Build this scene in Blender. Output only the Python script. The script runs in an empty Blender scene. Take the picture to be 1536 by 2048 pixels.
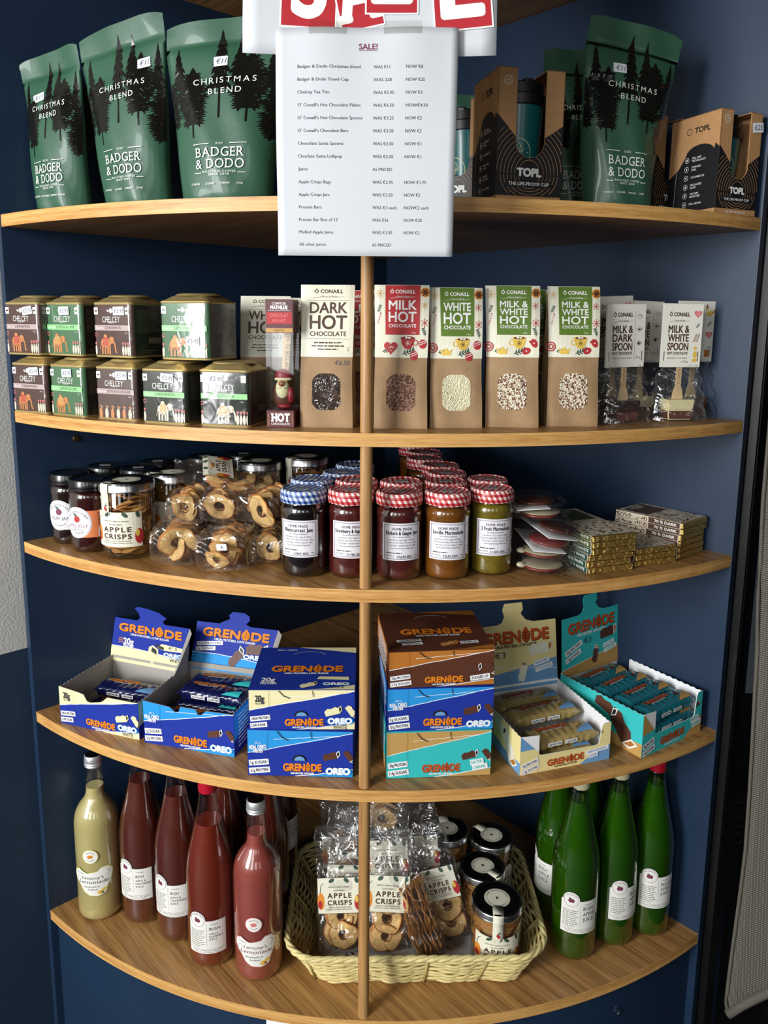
import bpy, bmesh, math, random
from mathutils import Vector, Matrix
PI = math.pi
sin, cos = math.sin, math.cos
SC = bpy.context.scene
COL = SC.collection
RND = random.Random(7)

# ------------------------------------------------------------------ camera, world, lights, exposure
cam_d = bpy.data.cameras.new('camera')
cam = bpy.data.objects.new('camera', cam_d)
COL.objects.link(cam)
SC.camera = cam
cam_d.sensor_fit = 'HORIZONTAL'; cam_d.sensor_width = 36.0
cam_d.lens = 1555.865 / 1536 * 36.0
cam_d.shift_y = -114.57 / 1536
cam_d.clip_start = 0.02
_pit, _yaw, _rol = 0.1699, -0.0363, 0.0093
_fw = Vector((sin(_yaw) * cos(_pit), cos(_yaw) * cos(_pit), -sin(_pit)))
_rt = Vector((cos(_yaw), -sin(_yaw), 0)); _up = _rt.cross(_fw)
_r2 = _rt * cos(_rol) + _up * sin(_rol); _u2 = -_rt * sin(_rol) + _up * cos(_rol)
_m = Matrix((_r2, _u2, -_fw)).transposed().to_4x4()
_m.translation = Vector((0.0650, -1.8694, 1.5067))
cam.matrix_world = _m

world = bpy.data.worlds.new('world'); SC.world = world
world.use_nodes = True
world.node_tree.nodes['Background'].inputs[0].default_value = (0.60, 0.68, 0.80, 1)
world.node_tree.nodes['Background'].inputs[1].default_value = 0.038

def area_light(name, loc, target, sx, sy, power, col):
    d = bpy.data.lights.new(name, 'AREA'); d.shape = 'RECTANGLE'; d.size = sx; d.size_y = sy
    d.energy = power; d.color = col
    o = bpy.data.objects.new(name, d); COL.objects.link(o)
    o.location = loc
    o.rotation_euler = (Vector(target) - Vector(loc)).to_track_quat('-Z', 'Y').to_euler()
    return o
# window daylight from front left, then three weaker lamps added for highlights
area_light('window_and_fill_light', (-2.1, -3.0, 1.85), (0.1, -0.5, 1.15), .9, 1.6, 112, (0.98, 0.99, 1.0))
area_light('window_and_fill_light', (-1.15, -4.2, 2.0), (0.0, -0.5, 1.1), .7, 1.6, 22, (0.98, 0.99, 1.0))
area_light('window_and_fill_light', (0.15, -4.6, 2.1), (0.0, -0.5, 1.1), .7, 1.3, 12, (0.98, 0.99, 1.0))
area_light('window_and_fill_light', (1.5, -4.2, 2.1), (0.0, -0.5, 1.1), .6, 1.3, 4, (1.0, 0.97, 0.93))
SC.view_settings.view_transform = 'Standard'
SC.view_settings.look = 'None'
SC.view_settings.exposure = 0.14
SC.view_settings.gamma = 1.0
SC.view_settings.use_curve_mapping = False
SC.cycles.transparent_max_bounces = 24
SC.cycles.max_bounces = 10
SC.cycles.caustics_reflective = False
SC.cycles.caustics_refractive = False

# ------------------------------------------------------------------ materials
def lin(h):
    h = h.lstrip('#')
    o = []
    for i in (0, 2, 4):
        c = int(h[i:i + 2], 16) / 255
        o.append(c / 12.92 if c <= .04045 else ((c + .055) / 1.055) ** 2.4)
    return (o[0], o[1], o[2], 1)
MATS = {}
def mat(name, col='#ffffff', rough=.5, metal=0, coat=0, var=0.0, vscale=60, bump=0, bscale=200, spec=.5, trans=0, sss=0):
    if name in MATS: return MATS[name]
    m = bpy.data.materials.new(name); m.use_nodes = True
    nt = m.node_tree; p = nt.nodes['Principled BSDF']
    c = lin(col)
    p.inputs['Base Color'].default_value = c
    p.inputs['Roughness'].default_value = rough
    p.inputs['Metallic'].default_value = metal
    p.inputs['Coat Weight'].default_value = coat
    p.inputs['Coat Roughness'].default_value = .06
    p.inputs['Specular IOR Level'].default_value = spec
    p.inputs['Transmission Weight'].default_value = trans
    if sss:
        p.inputs['Subsurface Weight'].default_value = sss
        p.inputs['Subsurface Radius'].default_value = (.02, .015, .01)
        p.inputs['Subsurface Scale'].default_value = .5
    if var or bump:
        tc = nt.nodes.new('ShaderNodeTexCoord')
        n = nt.nodes.new('ShaderNodeTexNoise'); n.inputs['Scale'].default_value = vscale; n.inputs['Detail'].default_value = 4
        nt.links.new(tc.outputs['Object'], n.inputs['Vector'])
        if var:
            mx = nt.nodes.new('ShaderNodeMixRGB'); mx.blend_type = 'MULTIPLY'; mx.inputs[0].default_value = 1
            rp = nt.nodes.new('ShaderNodeMapRange'); rp.inputs[1].default_value = .3; rp.inputs[2].default_value = .7
            rp.inputs[3].default_value = 1 - var; rp.inputs[4].default_value = 1 + var * .3
            nt.links.new(n.outputs['Fac'], rp.inputs[0])
            mx.inputs[1].default_value = c
            nt.links.new(rp.outputs[0], mx.inputs[2])
            nt.links.new(mx.outputs[0], p.inputs['Base Color'])
        if bump:
            n2 = nt.nodes.new('ShaderNodeTexNoise'); n2.inputs['Scale'].default_value = bscale; n2.inputs['Detail'].default_value = 3
            nt.links.new(tc.outputs['Object'], n2.inputs['Vector'])
            b = nt.nodes.new('ShaderNodeBump'); b.inputs['Strength'].default_value = bump; b.inputs['Distance'].default_value = .002
            nt.links.new(n2.outputs['Fac'], b.inputs['Height'])
            nt.links.new(b.outputs[0], p.inputs['Normal'])
    MATS[name] = m
    return m

def wood(name, c1, c2, direction, rough=.45, zstretch=False):
    """oak: long grain streaks along one direction"""
    m = bpy.data.materials.new(name); m.use_nodes = True; nt = m.node_tree; L = nt.links
    p = nt.nodes['Principled BSDF']; p.inputs['Roughness'].default_value = rough
    tc = nt.nodes.new('ShaderNodeTexCoord')
    mp = nt.nodes.new('ShaderNodeMapping')
    mp.inputs['Scale'].default_value = (1.5, 75, 75) if not zstretch else (2.2, 2.2, 120)
    mr = nt.nodes.new('ShaderNodeMapping'); mr.inputs['Rotation'].default_value = (0, 0, -direction)
    L.new(tc.outputs['Object'], mr.inputs['Vector']); L.new(mr.outputs[0], mp.inputs['Vector'])
    mp2 = nt.nodes.new('ShaderNodeMapping'); mp2.inputs['Scale'].default_value = (3, 1.6, 1.6) if not zstretch else (4, 4, 1.6)
    L.new(mp.outputs[0], mp2.inputs['Vector'])
    n1 = nt.nodes.new('ShaderNodeTexNoise'); n1.inputs['Scale'].default_value = 1.0; n1.inputs['Detail'].default_value = 3
    n1.inputs['Distortion'].default_value = .35
    L.new(mp.outputs[0], n1.inputs['Vector'])
    n2 = nt.nodes.new('ShaderNodeTexNoise'); n2.inputs['Scale'].default_value = 3.2; n2.inputs['Detail'].default_value = 6
    L.new(mp2.outputs[0], n2.inputs['Vector'])
    n3 = nt.nodes.new('ShaderNodeTexNoise'); n3.inputs['Scale'].default_value = 5; n3.inputs['Detail'].default_value = 2
    L.new(tc.outputs['Object'], n3.inputs['Vector'])
    a = nt.nodes.new('ShaderNodeMath'); a.operation = 'MULTIPLY_ADD'; a.inputs[1].default_value = .55; L.new(n1.outputs['Fac'], a.inputs[0])
    b = nt.nodes.new('ShaderNodeMath'); b.operation = 'MULTIPLY'; b.inputs[1].default_value = .45; L.new(n2.outputs['Fac'], b.inputs[0])
    L.new(b.outputs[0], a.inputs[2])
    r = nt.nodes.new('ShaderNodeValToRGB')
    r.color_ramp.elements[0].position = .36; r.color_ramp.elements[0].color = lin(c2)
    r.color_ramp.elements[1].position = .62; r.color_ramp.elements[1].color = lin(c1)
    L.new(a.outputs[0], r.inputs[0])
    mx = nt.nodes.new('ShaderNodeMixRGB'); mx.blend_type = 'MULTIPLY'; mx.inputs[0].default_value = .35
    L.new(r.outputs[0], mx.inputs[1]); L.new(n3.outputs['Fac'], mx.inputs[2])
    L.new(r.outputs[0], p.inputs['Base Color'])
    bp = nt.nodes.new('ShaderNodeBump'); bp.inputs['Strength'].default_value = .15; bp.inputs['Distance'].default_value = .001
    L.new(n2.outputs['Fac'], bp.inputs['Height']); L.new(bp.outputs[0], p.inputs['Normal'])
    MATS[name] = m
    return m

def clear(name, tint='#ffffff', base=.06, rough=.05, crinkle=0, cscale=40, haze=0, edge=.5):
    """thin clear film or glass wall: see-through plus a gloss that grows towards grazing angles"""
    if name in MATS: return MATS[name]
    m = bpy.data.materials.new(name); m.use_nodes = True; nt = m.node_tree; L = nt.links
    nt.nodes.remove(nt.nodes['Principled BSDF'])
    out = nt.nodes['Material Output']
    t = nt.nodes.new('ShaderNodeBsdfTransparent'); t.inputs[0].default_value = lin(tint)
    g = nt.nodes.new('ShaderNodeBsdfGlossy'); g.inputs['Roughness'].default_value = rough
    g.inputs['Color'].default_value = (1, 1, 1, 1)
    lw = nt.nodes.new('ShaderNodeLayerWeight'); lw.inputs['Blend'].default_value = .25
    mr = nt.nodes.new('ShaderNodeMapRange'); mr.inputs[3].default_value = base; mr.inputs[4].default_value = edge
    L.new(lw.outputs['Facing'], mr.inputs[0])
    if crinkle:
        tc = nt.nodes.new('ShaderNodeTexCoord')
        n = nt.nodes.new('ShaderNodeTexNoise'); n.inputs['Scale'].default_value = cscale; n.inputs['Detail'].default_value = 2
        n.inputs['Distortion'].default_value = 1.5
        v = nt.nodes.new('ShaderNodeTexVoronoi'); v.inputs['Scale'].default_value = cscale * .8
        L.new(tc.outputs['Object'], n.inputs['Vector']); L.new(tc.outputs['Object'], v.inputs['Vector'])
        ad = nt.nodes.new('ShaderNodeMath'); ad.operation = 'ADD'
        L.new(n.outputs['Fac'], ad.inputs[0]); L.new(v.outputs['Distance'], ad.inputs[1])
        b = nt.nodes.new('ShaderNodeBump'); b.inputs['Strength'].default_value = crinkle; b.inputs['Distance'].default_value = .012
        L.new(ad.outputs[0], b.inputs['Height'])
        L.new(b.outputs[0], g.inputs['Normal']); L.new(b.outputs[0], lw.inputs['Normal'])
    mix = nt.nodes.new('ShaderNodeMixShader')
    L.new(mr.outputs[0], mix.inputs[0]); L.new(t.outputs[0], mix.inputs[1]); L.new(g.outputs[0], mix.inputs[2])
    last = mix
    if haze:
        d = nt.nodes.new('ShaderNodeBsdfDiffuse'); d.inputs[0].default_value = (.8, .8, .78, 1)
        mx = nt.nodes.new('ShaderNodeMixShader'); mx.inputs[0].default_value = haze
        L.new(mix.outputs[0], mx.inputs[1]); L.new(d.outputs[0], mx.inputs[2]); last = mx
    L.new(last.outputs[0], out.inputs[0])
    MATS[name] = m
    return m

def speckle(name, cols, scale=900, rough=.7):
    """loose flakes: voronoi cells in the given colours"""
    m = bpy.data.materials.new(name); m.use_nodes = True; nt = m.node_tree; L = nt.links
    p = nt.nodes['Principled BSDF']; p.inputs['Roughness'].default_value = rough
    tc = nt.nodes.new('ShaderNodeTexCoord')
    v = nt.nodes.new('ShaderNodeTexVoronoi'); v.inputs['Scale'].default_value = scale
    L.new(tc.outputs['Object'], v.inputs['Vector'])
    sp = nt.nodes.new('ShaderNodeSeparateColor'); L.new(v.outputs['Color'], sp.inputs[0])
    r = nt.nodes.new('ShaderNodeValToRGB'); r.color_ramp.interpolation = 'CONSTANT'
    e = r.color_ramp.elements
    e[0].color = lin(cols[0]); e[0].position = 0
    for i, c in enumerate(cols[1:], 1):
        if i == 1: e[1].position = i / len(cols); e[1].color = lin(c)
        else:
            q = e.new(i / len(cols)); q.color = lin(c)
    L.new(sp.outputs[0], r.inputs[0]); L.new(r.outputs[0], p.inputs['Base Color'])
    b = nt.nodes.new('ShaderNodeBump'); b.inputs['Strength'].default_value = .9; b.inputs['Distance'].default_value = .002
    L.new(v.outputs['Distance'], b.inputs['Height']); L.new(b.outputs[0], p.inputs['Normal'])
    MATS[name] = m
    return m

def gingham(name, c, dark, side=False):
    """woven check: stripes both ways, darker where they cross; on a lid's side they run round and up"""
    m = bpy.data.materials.new(name); m.use_nodes = True; nt = m.node_tree; L = nt.links
    p = nt.nodes['Principled BSDF']; p.inputs['Roughness'].default_value = .35
    tc = nt.nodes.new('ShaderNodeTexCoord'); sx = nt.nodes.new('ShaderNodeSeparateXYZ')
    mp = nt.nodes.new('ShaderNodeMapping'); mp.inputs['Rotation'].default_value = (0, 0, .35)
    L.new(tc.outputs['Object'], mp.inputs['Vector']); L.new(mp.outputs[0], sx.inputs[0])
    def stripe(sock, per):
        a = nt.nodes.new('ShaderNodeMath'); a.operation = 'PINGPONG'; a.inputs[1].default_value = per
        L.new(sock, a.inputs[0])
        g = nt.nodes.new('ShaderNodeMath'); g.operation = 'GREATER_THAN'; g.inputs[1].default_value = per / 2
        L.new(a.outputs[0], g.inputs[0]); return g
    if side:
        at = nt.nodes.new('ShaderNodeMath'); at.operation = 'ARCTAN2'; L.new(sx.outputs[1], at.inputs[0]); L.new(sx.outputs[0], at.inputs[1])
        sk = nt.nodes.new('ShaderNodeMath'); sk.operation = 'MULTIPLY_ADD'; sk.inputs[1].default_value = 14; L.new(sx.outputs[2], sk.inputs[0]); L.new(at.outputs[0], sk.inputs[2])
        a = stripe(sk.outputs[0], .122); b = stripe(sx.outputs[2], .0043)
    else: a = stripe(sx.outputs[0], .0043); b = stripe(sx.outputs[1], .0043)
    s = nt.nodes.new('ShaderNodeMath'); s.operation = 'ADD'; L.new(a.outputs[0], s.inputs[0]); L.new(b.outputs[0], s.inputs[1])
    h = nt.nodes.new('ShaderNodeMath'); h.operation = 'MULTIPLY'; h.inputs[1].default_value = .45; L.new(s.outputs[0], h.inputs[0])
    r = nt.nodes.new('ShaderNodeValToRGB'); r.color_ramp.interpolation = 'CONSTANT'; e = r.color_ramp.elements
    e[0].color = lin('#f4efe9'); e[1].position = .3; e[1].color = lin(c); q = e.new(.7); q.color = lin(dark)
    L.new(h.outputs[0], r.inputs[0]); L.new(r.outputs[0], p.inputs['Base Color'])
    MATS[name] = m
    return m

# ------------------------------------------------------------------ objects and geometry
def link(name, me, parent=None):
    o = bpy.data.objects.new(name, me); COL.objects.link(o)
    if parent is not None: o.parent = parent
    return o
def finish(name, bm, mats, parent=None, smooth=False, recalc=True):
    if recalc: bmesh.ops.recalc_face_normals(bm, faces=bm.faces)
    me = bpy.data.meshes.new(name); bm.to_mesh(me); bm.free()
    for m in (mats if isinstance(mats, (list, tuple)) else [mats]): me.materials.append(m)
    if smooth:
        me.shade_smooth()
        if smooth == 'auto': me.set_sharp_from_angle(angle=math.radians(40))
    return link(name, me, parent)
def thing(name, label, cat, loc=(0, 0, 0), rz=0, group=None, rx=0, ry=0):
    o = bpy.data.objects.new(name, None); COL.objects.link(o)
    o.empty_display_size = .02
    o.location = loc; o.rotation_euler = (rx, ry, rz)
    o['label'] = label; o['category'] = cat
    if group: o['group'] = group
    return o
def tag(o, label, cat, group=None):
    o['label'] = label; o['category'] = cat
    if group: o['group'] = group
    return o
def struct(o, label=None):
    o['kind'] = 'structure'
    if label: o['label'] = label
    return o

def box(bm, x0, y0, z0, x1, y1, z1, mi=0, bev=0, M=None):
    vs = [bm.verts.new(p) for p in ((x0, y0, z0), (x1, y0, z0), (x1, y1, z0), (x0, y1, z0), (x0, y0, z1), (x1, y0, z1), (x1, y1, z1), (x0, y1, z1))]
    fs = [bm.faces.new([vs[i] for i in q]) for q in ((0, 3, 2, 1), (4, 5, 6, 7), (0, 1, 5, 4), (1, 2, 6, 5), (2, 3, 7, 6), (3, 0, 4, 7))]
    for f in fs: f.material_index = mi
    if bev:
        es = list({e for f in fs for e in f.edges})
        r = bmesh.ops.bevel(bm, geom=es, offset=bev, segments=2, affect='EDGES', profile=.6)
        vs = list({v for f in r['faces'] for v in f.verts} | {v for v in vs if v.is_valid})
        for f in r['faces']: f.material_index = mi
    if M is not None:
        bmesh.ops.transform(bm, matrix=M, verts=vs)
    return vs
def lathe(bm, prof, seg=40, mi=0, M=None, a0=0, a1=2 * PI, closed=True):
    """prof: (r, z) pairs from bottom to top; r=0 closes with a pole"""
    rings = []
    full = abs(a1 - a0 - 2 * PI) < 1e-6
    n = seg if full else seg + 1
    allv = []
    for r, z in prof:
        if r < 1e-6: rg = [bm.verts.new((0, 0, z))]
        else: rg = [bm.verts.new((r * cos(a0 + (a1 - a0) * i / seg), r * sin(a0 + (a1 - a0) * i / seg), z)) for i in range(n)]
        rings.append(rg); allv += rg
    for j in range(len(rings) - 1):
        A, B = rings[j], rings[j + 1]
        m = mi if isinstance(mi, int) else mi[j]
        for i in range(seg):
            k = (i + 1) % n
            try:
                if len(A) == 1 and len(B) == 1: continue
                if len(A) == 1: f = bm.faces.new((A[0], B[i], B[k]))
                elif len(B) == 1: f = bm.faces.new((A[i], A[k], B[0]))
                else: f = bm.faces.new((A[i], A[k], B[k], B[i]))
                f.material_index = m
            except ValueError: pass
    if M is not None: bmesh.ops.transform(bm, matrix=M, verts=allv)
    return allv
def prism(bm, pts, h0, h1, fn, mi=0, side=None):
    """extrude a 2D outline; fn(x, y, h) gives the 3D point"""
    a = [bm.verts.new(fn(x, y, h0)) for x, y in pts]; b = [bm.verts.new(fn(x, y, h1)) for x, y in pts]
    n = len(pts)
    f1 = bm.faces.new(a[::-1]); f2 = bm.faces.new(b)
    f1.material_index = f2.material_index = mi
    for i in range(n):
        f = bm.faces.new((a[i], a[(i + 1) % n], b[(i + 1) % n], b[i])); f.material_index = mi if side is None else side
    f1.normal_update(); f2.normal_update()
    bmesh.ops.triangulate(bm, faces=[f1, f2], ngon_method='EAR_CLIP')
    return a + b
def grid(bm, fn, nu, nv, mi=0, wrapu=False):
    """fn(u, v) for u, v in 0..1"""
    V = [[bm.verts.new(fn(i / nu, j / nv)) for i in range(nu if wrapu else nu + 1)] for j in range(nv + 1)]
    for j in range(nv):
        for i in range(nu):
            k = (i + 1) % len(V[j]) if wrapu else i + 1
            f = bm.faces.new((V[j][i], V[j][k], V[j + 1][k], V[j + 1][i])); f.material_index = mi
    return V
def tube(bm, pts, r, seg=10, mi=0, closed=False, cap=True):
    pts = [Vector(p) for p in pts]; n = len(pts); rings = []
    for i, p in enumerate(pts):
        a = pts[i - 1] if (i > 0 or closed) else p
        b = pts[(i + 1) % n] if (i < n - 1 or closed) else p
        d = (b - a).normalized()
        s = d.cross(Vector((0, 0, 1)))
        if s.length < .05: s = d.cross(Vector((0, 1, 0)))
        s.normalize(); t = s.cross(d)
        rr = r[i] if isinstance(r, (list, tuple)) else r
        rings.append([bm.verts.new(p + (s * cos(2 * PI * k / seg) + t * sin(2 * PI * k / seg)) * rr) for k in range(seg)])
    m = n if closed else n - 1
    for i in range(m):
        A, B = rings[i], rings[(i + 1) % n]
        for k in range(seg):
            f = bm.faces.new((A[k], A[(k + 1) % seg], B[(k + 1) % seg], B[k])); f.material_index = mi
    if cap and not closed:
        for q in (rings[0][::-1], rings[-1]):
            f = bm.faces.new(q); f.material_index = mi

# ------------------------------------------------------------------ printed graphics: flat shapes, then laid onto a surface
_GL = {}
def glyphs(s, bold, res=2):
    key = (s, res)
    if key in _GL: return _GL[key]
    cu = bpy.data.curves.new('t', 'FONT'); cu.body = s; cu.size = 1; cu.resolution_u = res
    cu.fill_mode = 'FRONT'
    ob = bpy.data.objects.new('t', cu)
    me = bpy.data.meshes.new_from_object(ob)
    vs = [(v.co.x, v.co.y) for v in me.vertices]; fs = [tuple(p.vertices) for p in me.polygons]
    bpy.data.objects.remove(ob); bpy.data.curves.remove(cu); bpy.data.meshes.remove(me)
    _GL[key] = (vs, fs)
    return vs, fs
_cap = [None]
SERIFS = {'B': 'L', 'A': 'lr', 'D': 'L', 'E': 'L', 'R': 'Lr', 'I': 'L', 'P': 'L', 'L': 'L', 'H': 'LR', 'U': 'tT', 'M': 'LR', 'N': 'LR',
          'K': 'LR', 'T': 'c', 'W': 'tT', 'J': 'T', 'F': 'L', 'Y': 'ctT', 'V': 'tT', 'X': 'LR', '1': 'c', 'h': 'l', 'n': 'lr', 'm': 'lr', 'i': 'l', 'r': 'l', 'l': 'l'}
class Art:
    """flat drawing in metres; mats are slot names"""
    def __init__(s):
        s.v = []; s.f = []; s.m = []; s.l = 0
    def _add(s, vs, fs, m, lay):
        if m not in s.m: s.m.append(m)
        k = s.m.index(m); b = len(s.v)
        z = s.l if lay is None else lay
        s.v += [(x, y, z) for x, y in vs]
        s.f += [(tuple(i + b for i in f), k) for f in fs]
    def up(s, n=1): s.l += n
    def poly(s, pts, m, lay=None): s._add(pts, [tuple(range(len(pts)))], m, lay)
    def rect(s, x0, y0, x1, y1, m, lay=None, rot=0):
        pts = [(x0, y0), (x1, y0), (x1, y1), (x0, y1)]
        if rot:
            cx, cy = (x0 + x1) / 2, (y0 + y1) / 2; c, q = cos(rot), sin(rot)
            pts = [(cx + (x - cx) * c - (y - cy) * q, cy + (x - cx) * q + (y - cy) * c) for x, y in pts]
        s.poly(pts, m, lay)
    def ell(s, cx, cy, rx, ry, m, n=24, lay=None, rot=0, a0=0, a1=2 * PI):
        full = abs(a1 - a0 - 2 * PI) < 1e-6
        c, q = cos(rot), sin(rot); pts = []
        for i in range(n if full else n + 1):
            a = a0 + (a1 - a0) * i / n; x, y = rx * cos(a), ry * sin(a)
            pts.append((cx + x * c - y * q, cy + x * q + y * c))
        s.poly(pts, m, lay)
    def ring(s, cx, cy, r, w, m, n=28, a0=0, a1=2 * PI, ry=None, lay=None):
        ry = ry or r; vs = []; fs = []
        for i in range(n + 1):
            a = a0 + (a1 - a0) * i / n
            vs += [(cx + (r - w) * cos(a), cy + (ry - w) * sin(a)), (cx + r * cos(a), cy + ry * sin(a))]
            if i: fs.append((2 * i - 2, 2 * i - 1, 2 * i + 1, 2 * i))
        s._add(vs, fs, m, lay)
    def line(s, pts, w, m, lay=None):
        for (x0, y0), (x1, y1) in zip(pts, pts[1:]):
            d = math.hypot(x1 - x0, y1 - y0) or 1e-9; nx, ny = -(y1 - y0) / d * w / 2, (x1 - x0) / d * w / 2
            s.poly([(x0 - nx, y0 - ny), (x1 - nx, y1 - ny), (x1 + nx, y1 + ny), (x0 + nx, y0 + ny)], m, lay)
    def frame(s, x0, y0, x1, y1, w, m, lay=None):
        s.rect(x0, y0, x1, y0 + w, m, lay); s.rect(x0, y1 - w, x1, y1, m, lay)
        s.rect(x0, y0 + w, x0 + w, y1 - w, m, lay); s.rect(x1 - w, y0 + w, x1, y1 - w, m, lay)
    def text(s, t, x, y, h, m, al='c', w=None, bold=0, shear=0, rot=0, serif=0, lay=None, track=0, maxw=None, arc=None):
        """h is the height of a capital; w forces the width"""
        if _cap[0] is None:
            vs, _ = glyphs('H', 0); _cap[0] = max(v[1] for v in vs)
        k = h / _cap[0]; res = 2 if h < .005 else 5
        if serif or track or arc:
            # letter by letter
            V = []; F = []; pen = 0
            for ch in t:
                if ch == ' ': pen += .32 + track; continue
                vs, fs = glyphs(ch, bold, res)
                if not vs: pen += .3; continue
                x0 = min(v[0] for v in vs); x1 = max(v[0] for v in vs); dx = pen - x0
                b = len(V); V += [(v[0] + dx, v[1]) for v in vs]; F += [tuple(i + b for i in f) for f in fs]
                if serif and ch in SERIFS:
                    L_, R_ = x0 + dx, x1 + dx; c = _cap[0] if not ch.islower() or ch in 'hl' else _cap[0] * .72; th = .045; sw = .10
                    st = .07
                    for q in SERIFS[ch]:
                        spots = {'L': [(L_ + st / 2, 0), (L_ + st / 2, 1)], 'R': [(R_ - st / 2, 0), (R_ - st / 2, 1)], 'l': [(L_ + st / 2, 0)], 'r': [(R_ - st / 2, 0)],
                                 't': [(L_ + st / 2, 1)], 'T': [(R_ - st / 2, 1)], 'c': [((L_ + R_) / 2, 0)]}[q]
                        for px, tp in spots:
                            yb = c - th if tp else 0
                            b = len(V); V += [(px - sw, yb), (px + sw, yb), (px + sw, yb + th), (px - sw, yb + th)]; F.append((b, b + 1, b + 2, b + 3))
                pen += (x1 - x0) + .09 + (.05 if serif else 0) + track
            vs, fs = V, F
        else: vs, fs = glyphs(t, bold, res)
        if not vs: return
        x0 = min(v[0] for v in vs); x1 = max(v[0] for v in vs); W = (x1 - x0) * k
        kx = k
        if w: kx = k * w / W; W = w
        elif maxw and W > maxw: kx = k * maxw / W; W = maxw
        off = {'c': -W / 2, 'l': 0, 'r': -W}[al]; c, q = cos(rot), sin(rot); o = []
        for vx, vy in vs:
            px, py = (vx - x0) * kx + off, vy * k
            if arc:
                a = px / arc; rr = abs(arc) + (py if arc > 0 else -py)
                px, py = rr * sin(a) * (1 if arc > 0 else -1), rr * cos(a) - abs(arc)
                if arc < 0: py = -py
            px += shear * py
            o.append((x + px * c - py * q, y + px * q + py * c))
        s._add(o, fs, m, lay)
        if bold > .012:   # heavier strokes: the same shapes again, nudged outwards
            d = bold * k * 1.05; z = s.l if lay is None else lay; n_ = 0
            for ax, ay in ((1, 0), (-1, 0), (0, 1), (0, -1), (.7, .7), (-.7, .7), (.7, -.7), (-.7, -.7)) if h > .004 else ((1, 0), (-1, 0)):
                n_ += 1; s._add([(a_ + ax * d, b_ + ay * d) for a_, b_ in o], fs, m, z + n_ * .07)
    def para(s, x0, x1, y, n, lh, m, h=None, rnd=None, al='l', rot=0):
        """lines of print too fine to read: words as dashes"""
        rnd = rnd or RND; h = h or lh * .38
        for i in range(n):
            yy = y - i * lh; ln = (x1 - x0) * (rnd.uniform(.78, 1) if i < n - 1 else rnd.uniform(.4, .8))
            x = x0 if al == 'l' else (x0 + x1) / 2 - ln / 2; e = x + ln
            while x < e:
                w = min(rnd.uniform(.8, 3.2) * lh * .7, e - x)
                s.rect(x, yy, x + w, yy + h, m); x += w + lh * .28
    def bake(s, name, parent, fn, cutx=(), cuty=(), clip=None, eps=.00012):
        bm = bmesh.new()
        vs = [bm.verts.new((x, y, l * .001)) for x, y, l in s.v]
        for f, k in s.f:
            try:
                q = bm.faces.new([vs[i] for i in f]); q.material_index = k
                q.normal_update()
                if q.normal.z < 0: q.normal_flip()
            except ValueError: pass
        G = lambda: bm.verts[:] + bm.edges[:] + bm.faces[:]
        if clip:
            for co, no in (((clip[0], 0, 0), (-1, 0, 0)), ((clip[2], 0, 0), (1, 0, 0)), ((0, clip[1], 0), (0, -1, 0)), ((0, clip[3], 0), (0, 1, 0))):
                bmesh.ops.bisect_plane(bm, geom=G(), dist=1e-7, plane_co=co, plane_no=no, clear_outer=True)
        for c in cutx: bmesh.ops.bisect_plane(bm, geom=G(), dist=1e-7, plane_co=(c, 0, 0), plane_no=(1, 0, 0))
        for c in cuty: bmesh.ops.bisect_plane(bm, geom=G(), dist=1e-7, plane_co=(0, c, 0), plane_no=(0, 1, 0))
        for v in bm.verts: v.co = fn(v.co.x, v.co.y, (v.co.z / .001 + 1) * eps)
        return finish(name, bm, [MATS[m] for m in s.m], parent, recalc=False)
def front(y): return lambda u, v, e: Vector((u, y - e, v))
def left(x): return lambda u, v, e: Vector((x - e, -u, v))
def right(x): return lambda u, v, e: Vector((x + e, u, v))
def top(z): return lambda u, v, e: Vector((u, v, z + e))
def cyl(R, a0=0, R2=None, H=None):
    return lambda u, v, e: Vector(((R + e) * sin(u / R + a0), -(R + e) * cos(u / R + a0), v))
def frange(a, b, n): return [a + (b - a) * i / n for i in range(n + 1)]

# plain inks
for n, c in dict(ink='#181818', white='#f2f1ec', paper='#f4f4f2', cream='#e9e6cf', red='#b52a2e', gold='#c9a45a', orange='#e08a2c',
                 green_print='#5b7a24', leaf='#35503f', brown_ink='#4a2f22', grey_ink='#77777a', pink='#e07a78', navy='#1d2f86', skyblue='#2f9be0',
                 teal_print='#3fc0bd', tan='#c79a55', choc='#5a3324', cream_yellow='#ece3ae', lblue='#5f94c8', yellow='#e3bf52', dkgreen='#16503f',
                 label_orange='#e2824f', plum='#7a3350', dkblue='#121a3a', caramel='#b5702e', brown_box='#4a2a1e', midblue='#2a6fc4', lime='#8fcb74', copper='#b8683a').items():
    mat(n, c, .55)
mat('sticker', '#eceef2', .5); mat('pen', '#2c3350', .6)
mat('silver', '#c9c9c9', .25, metal=1); mat('black_lid', '#0b0b0c', .28, coat=.3)
mat('glossy_black', '#0c0d0e', .25)
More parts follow.
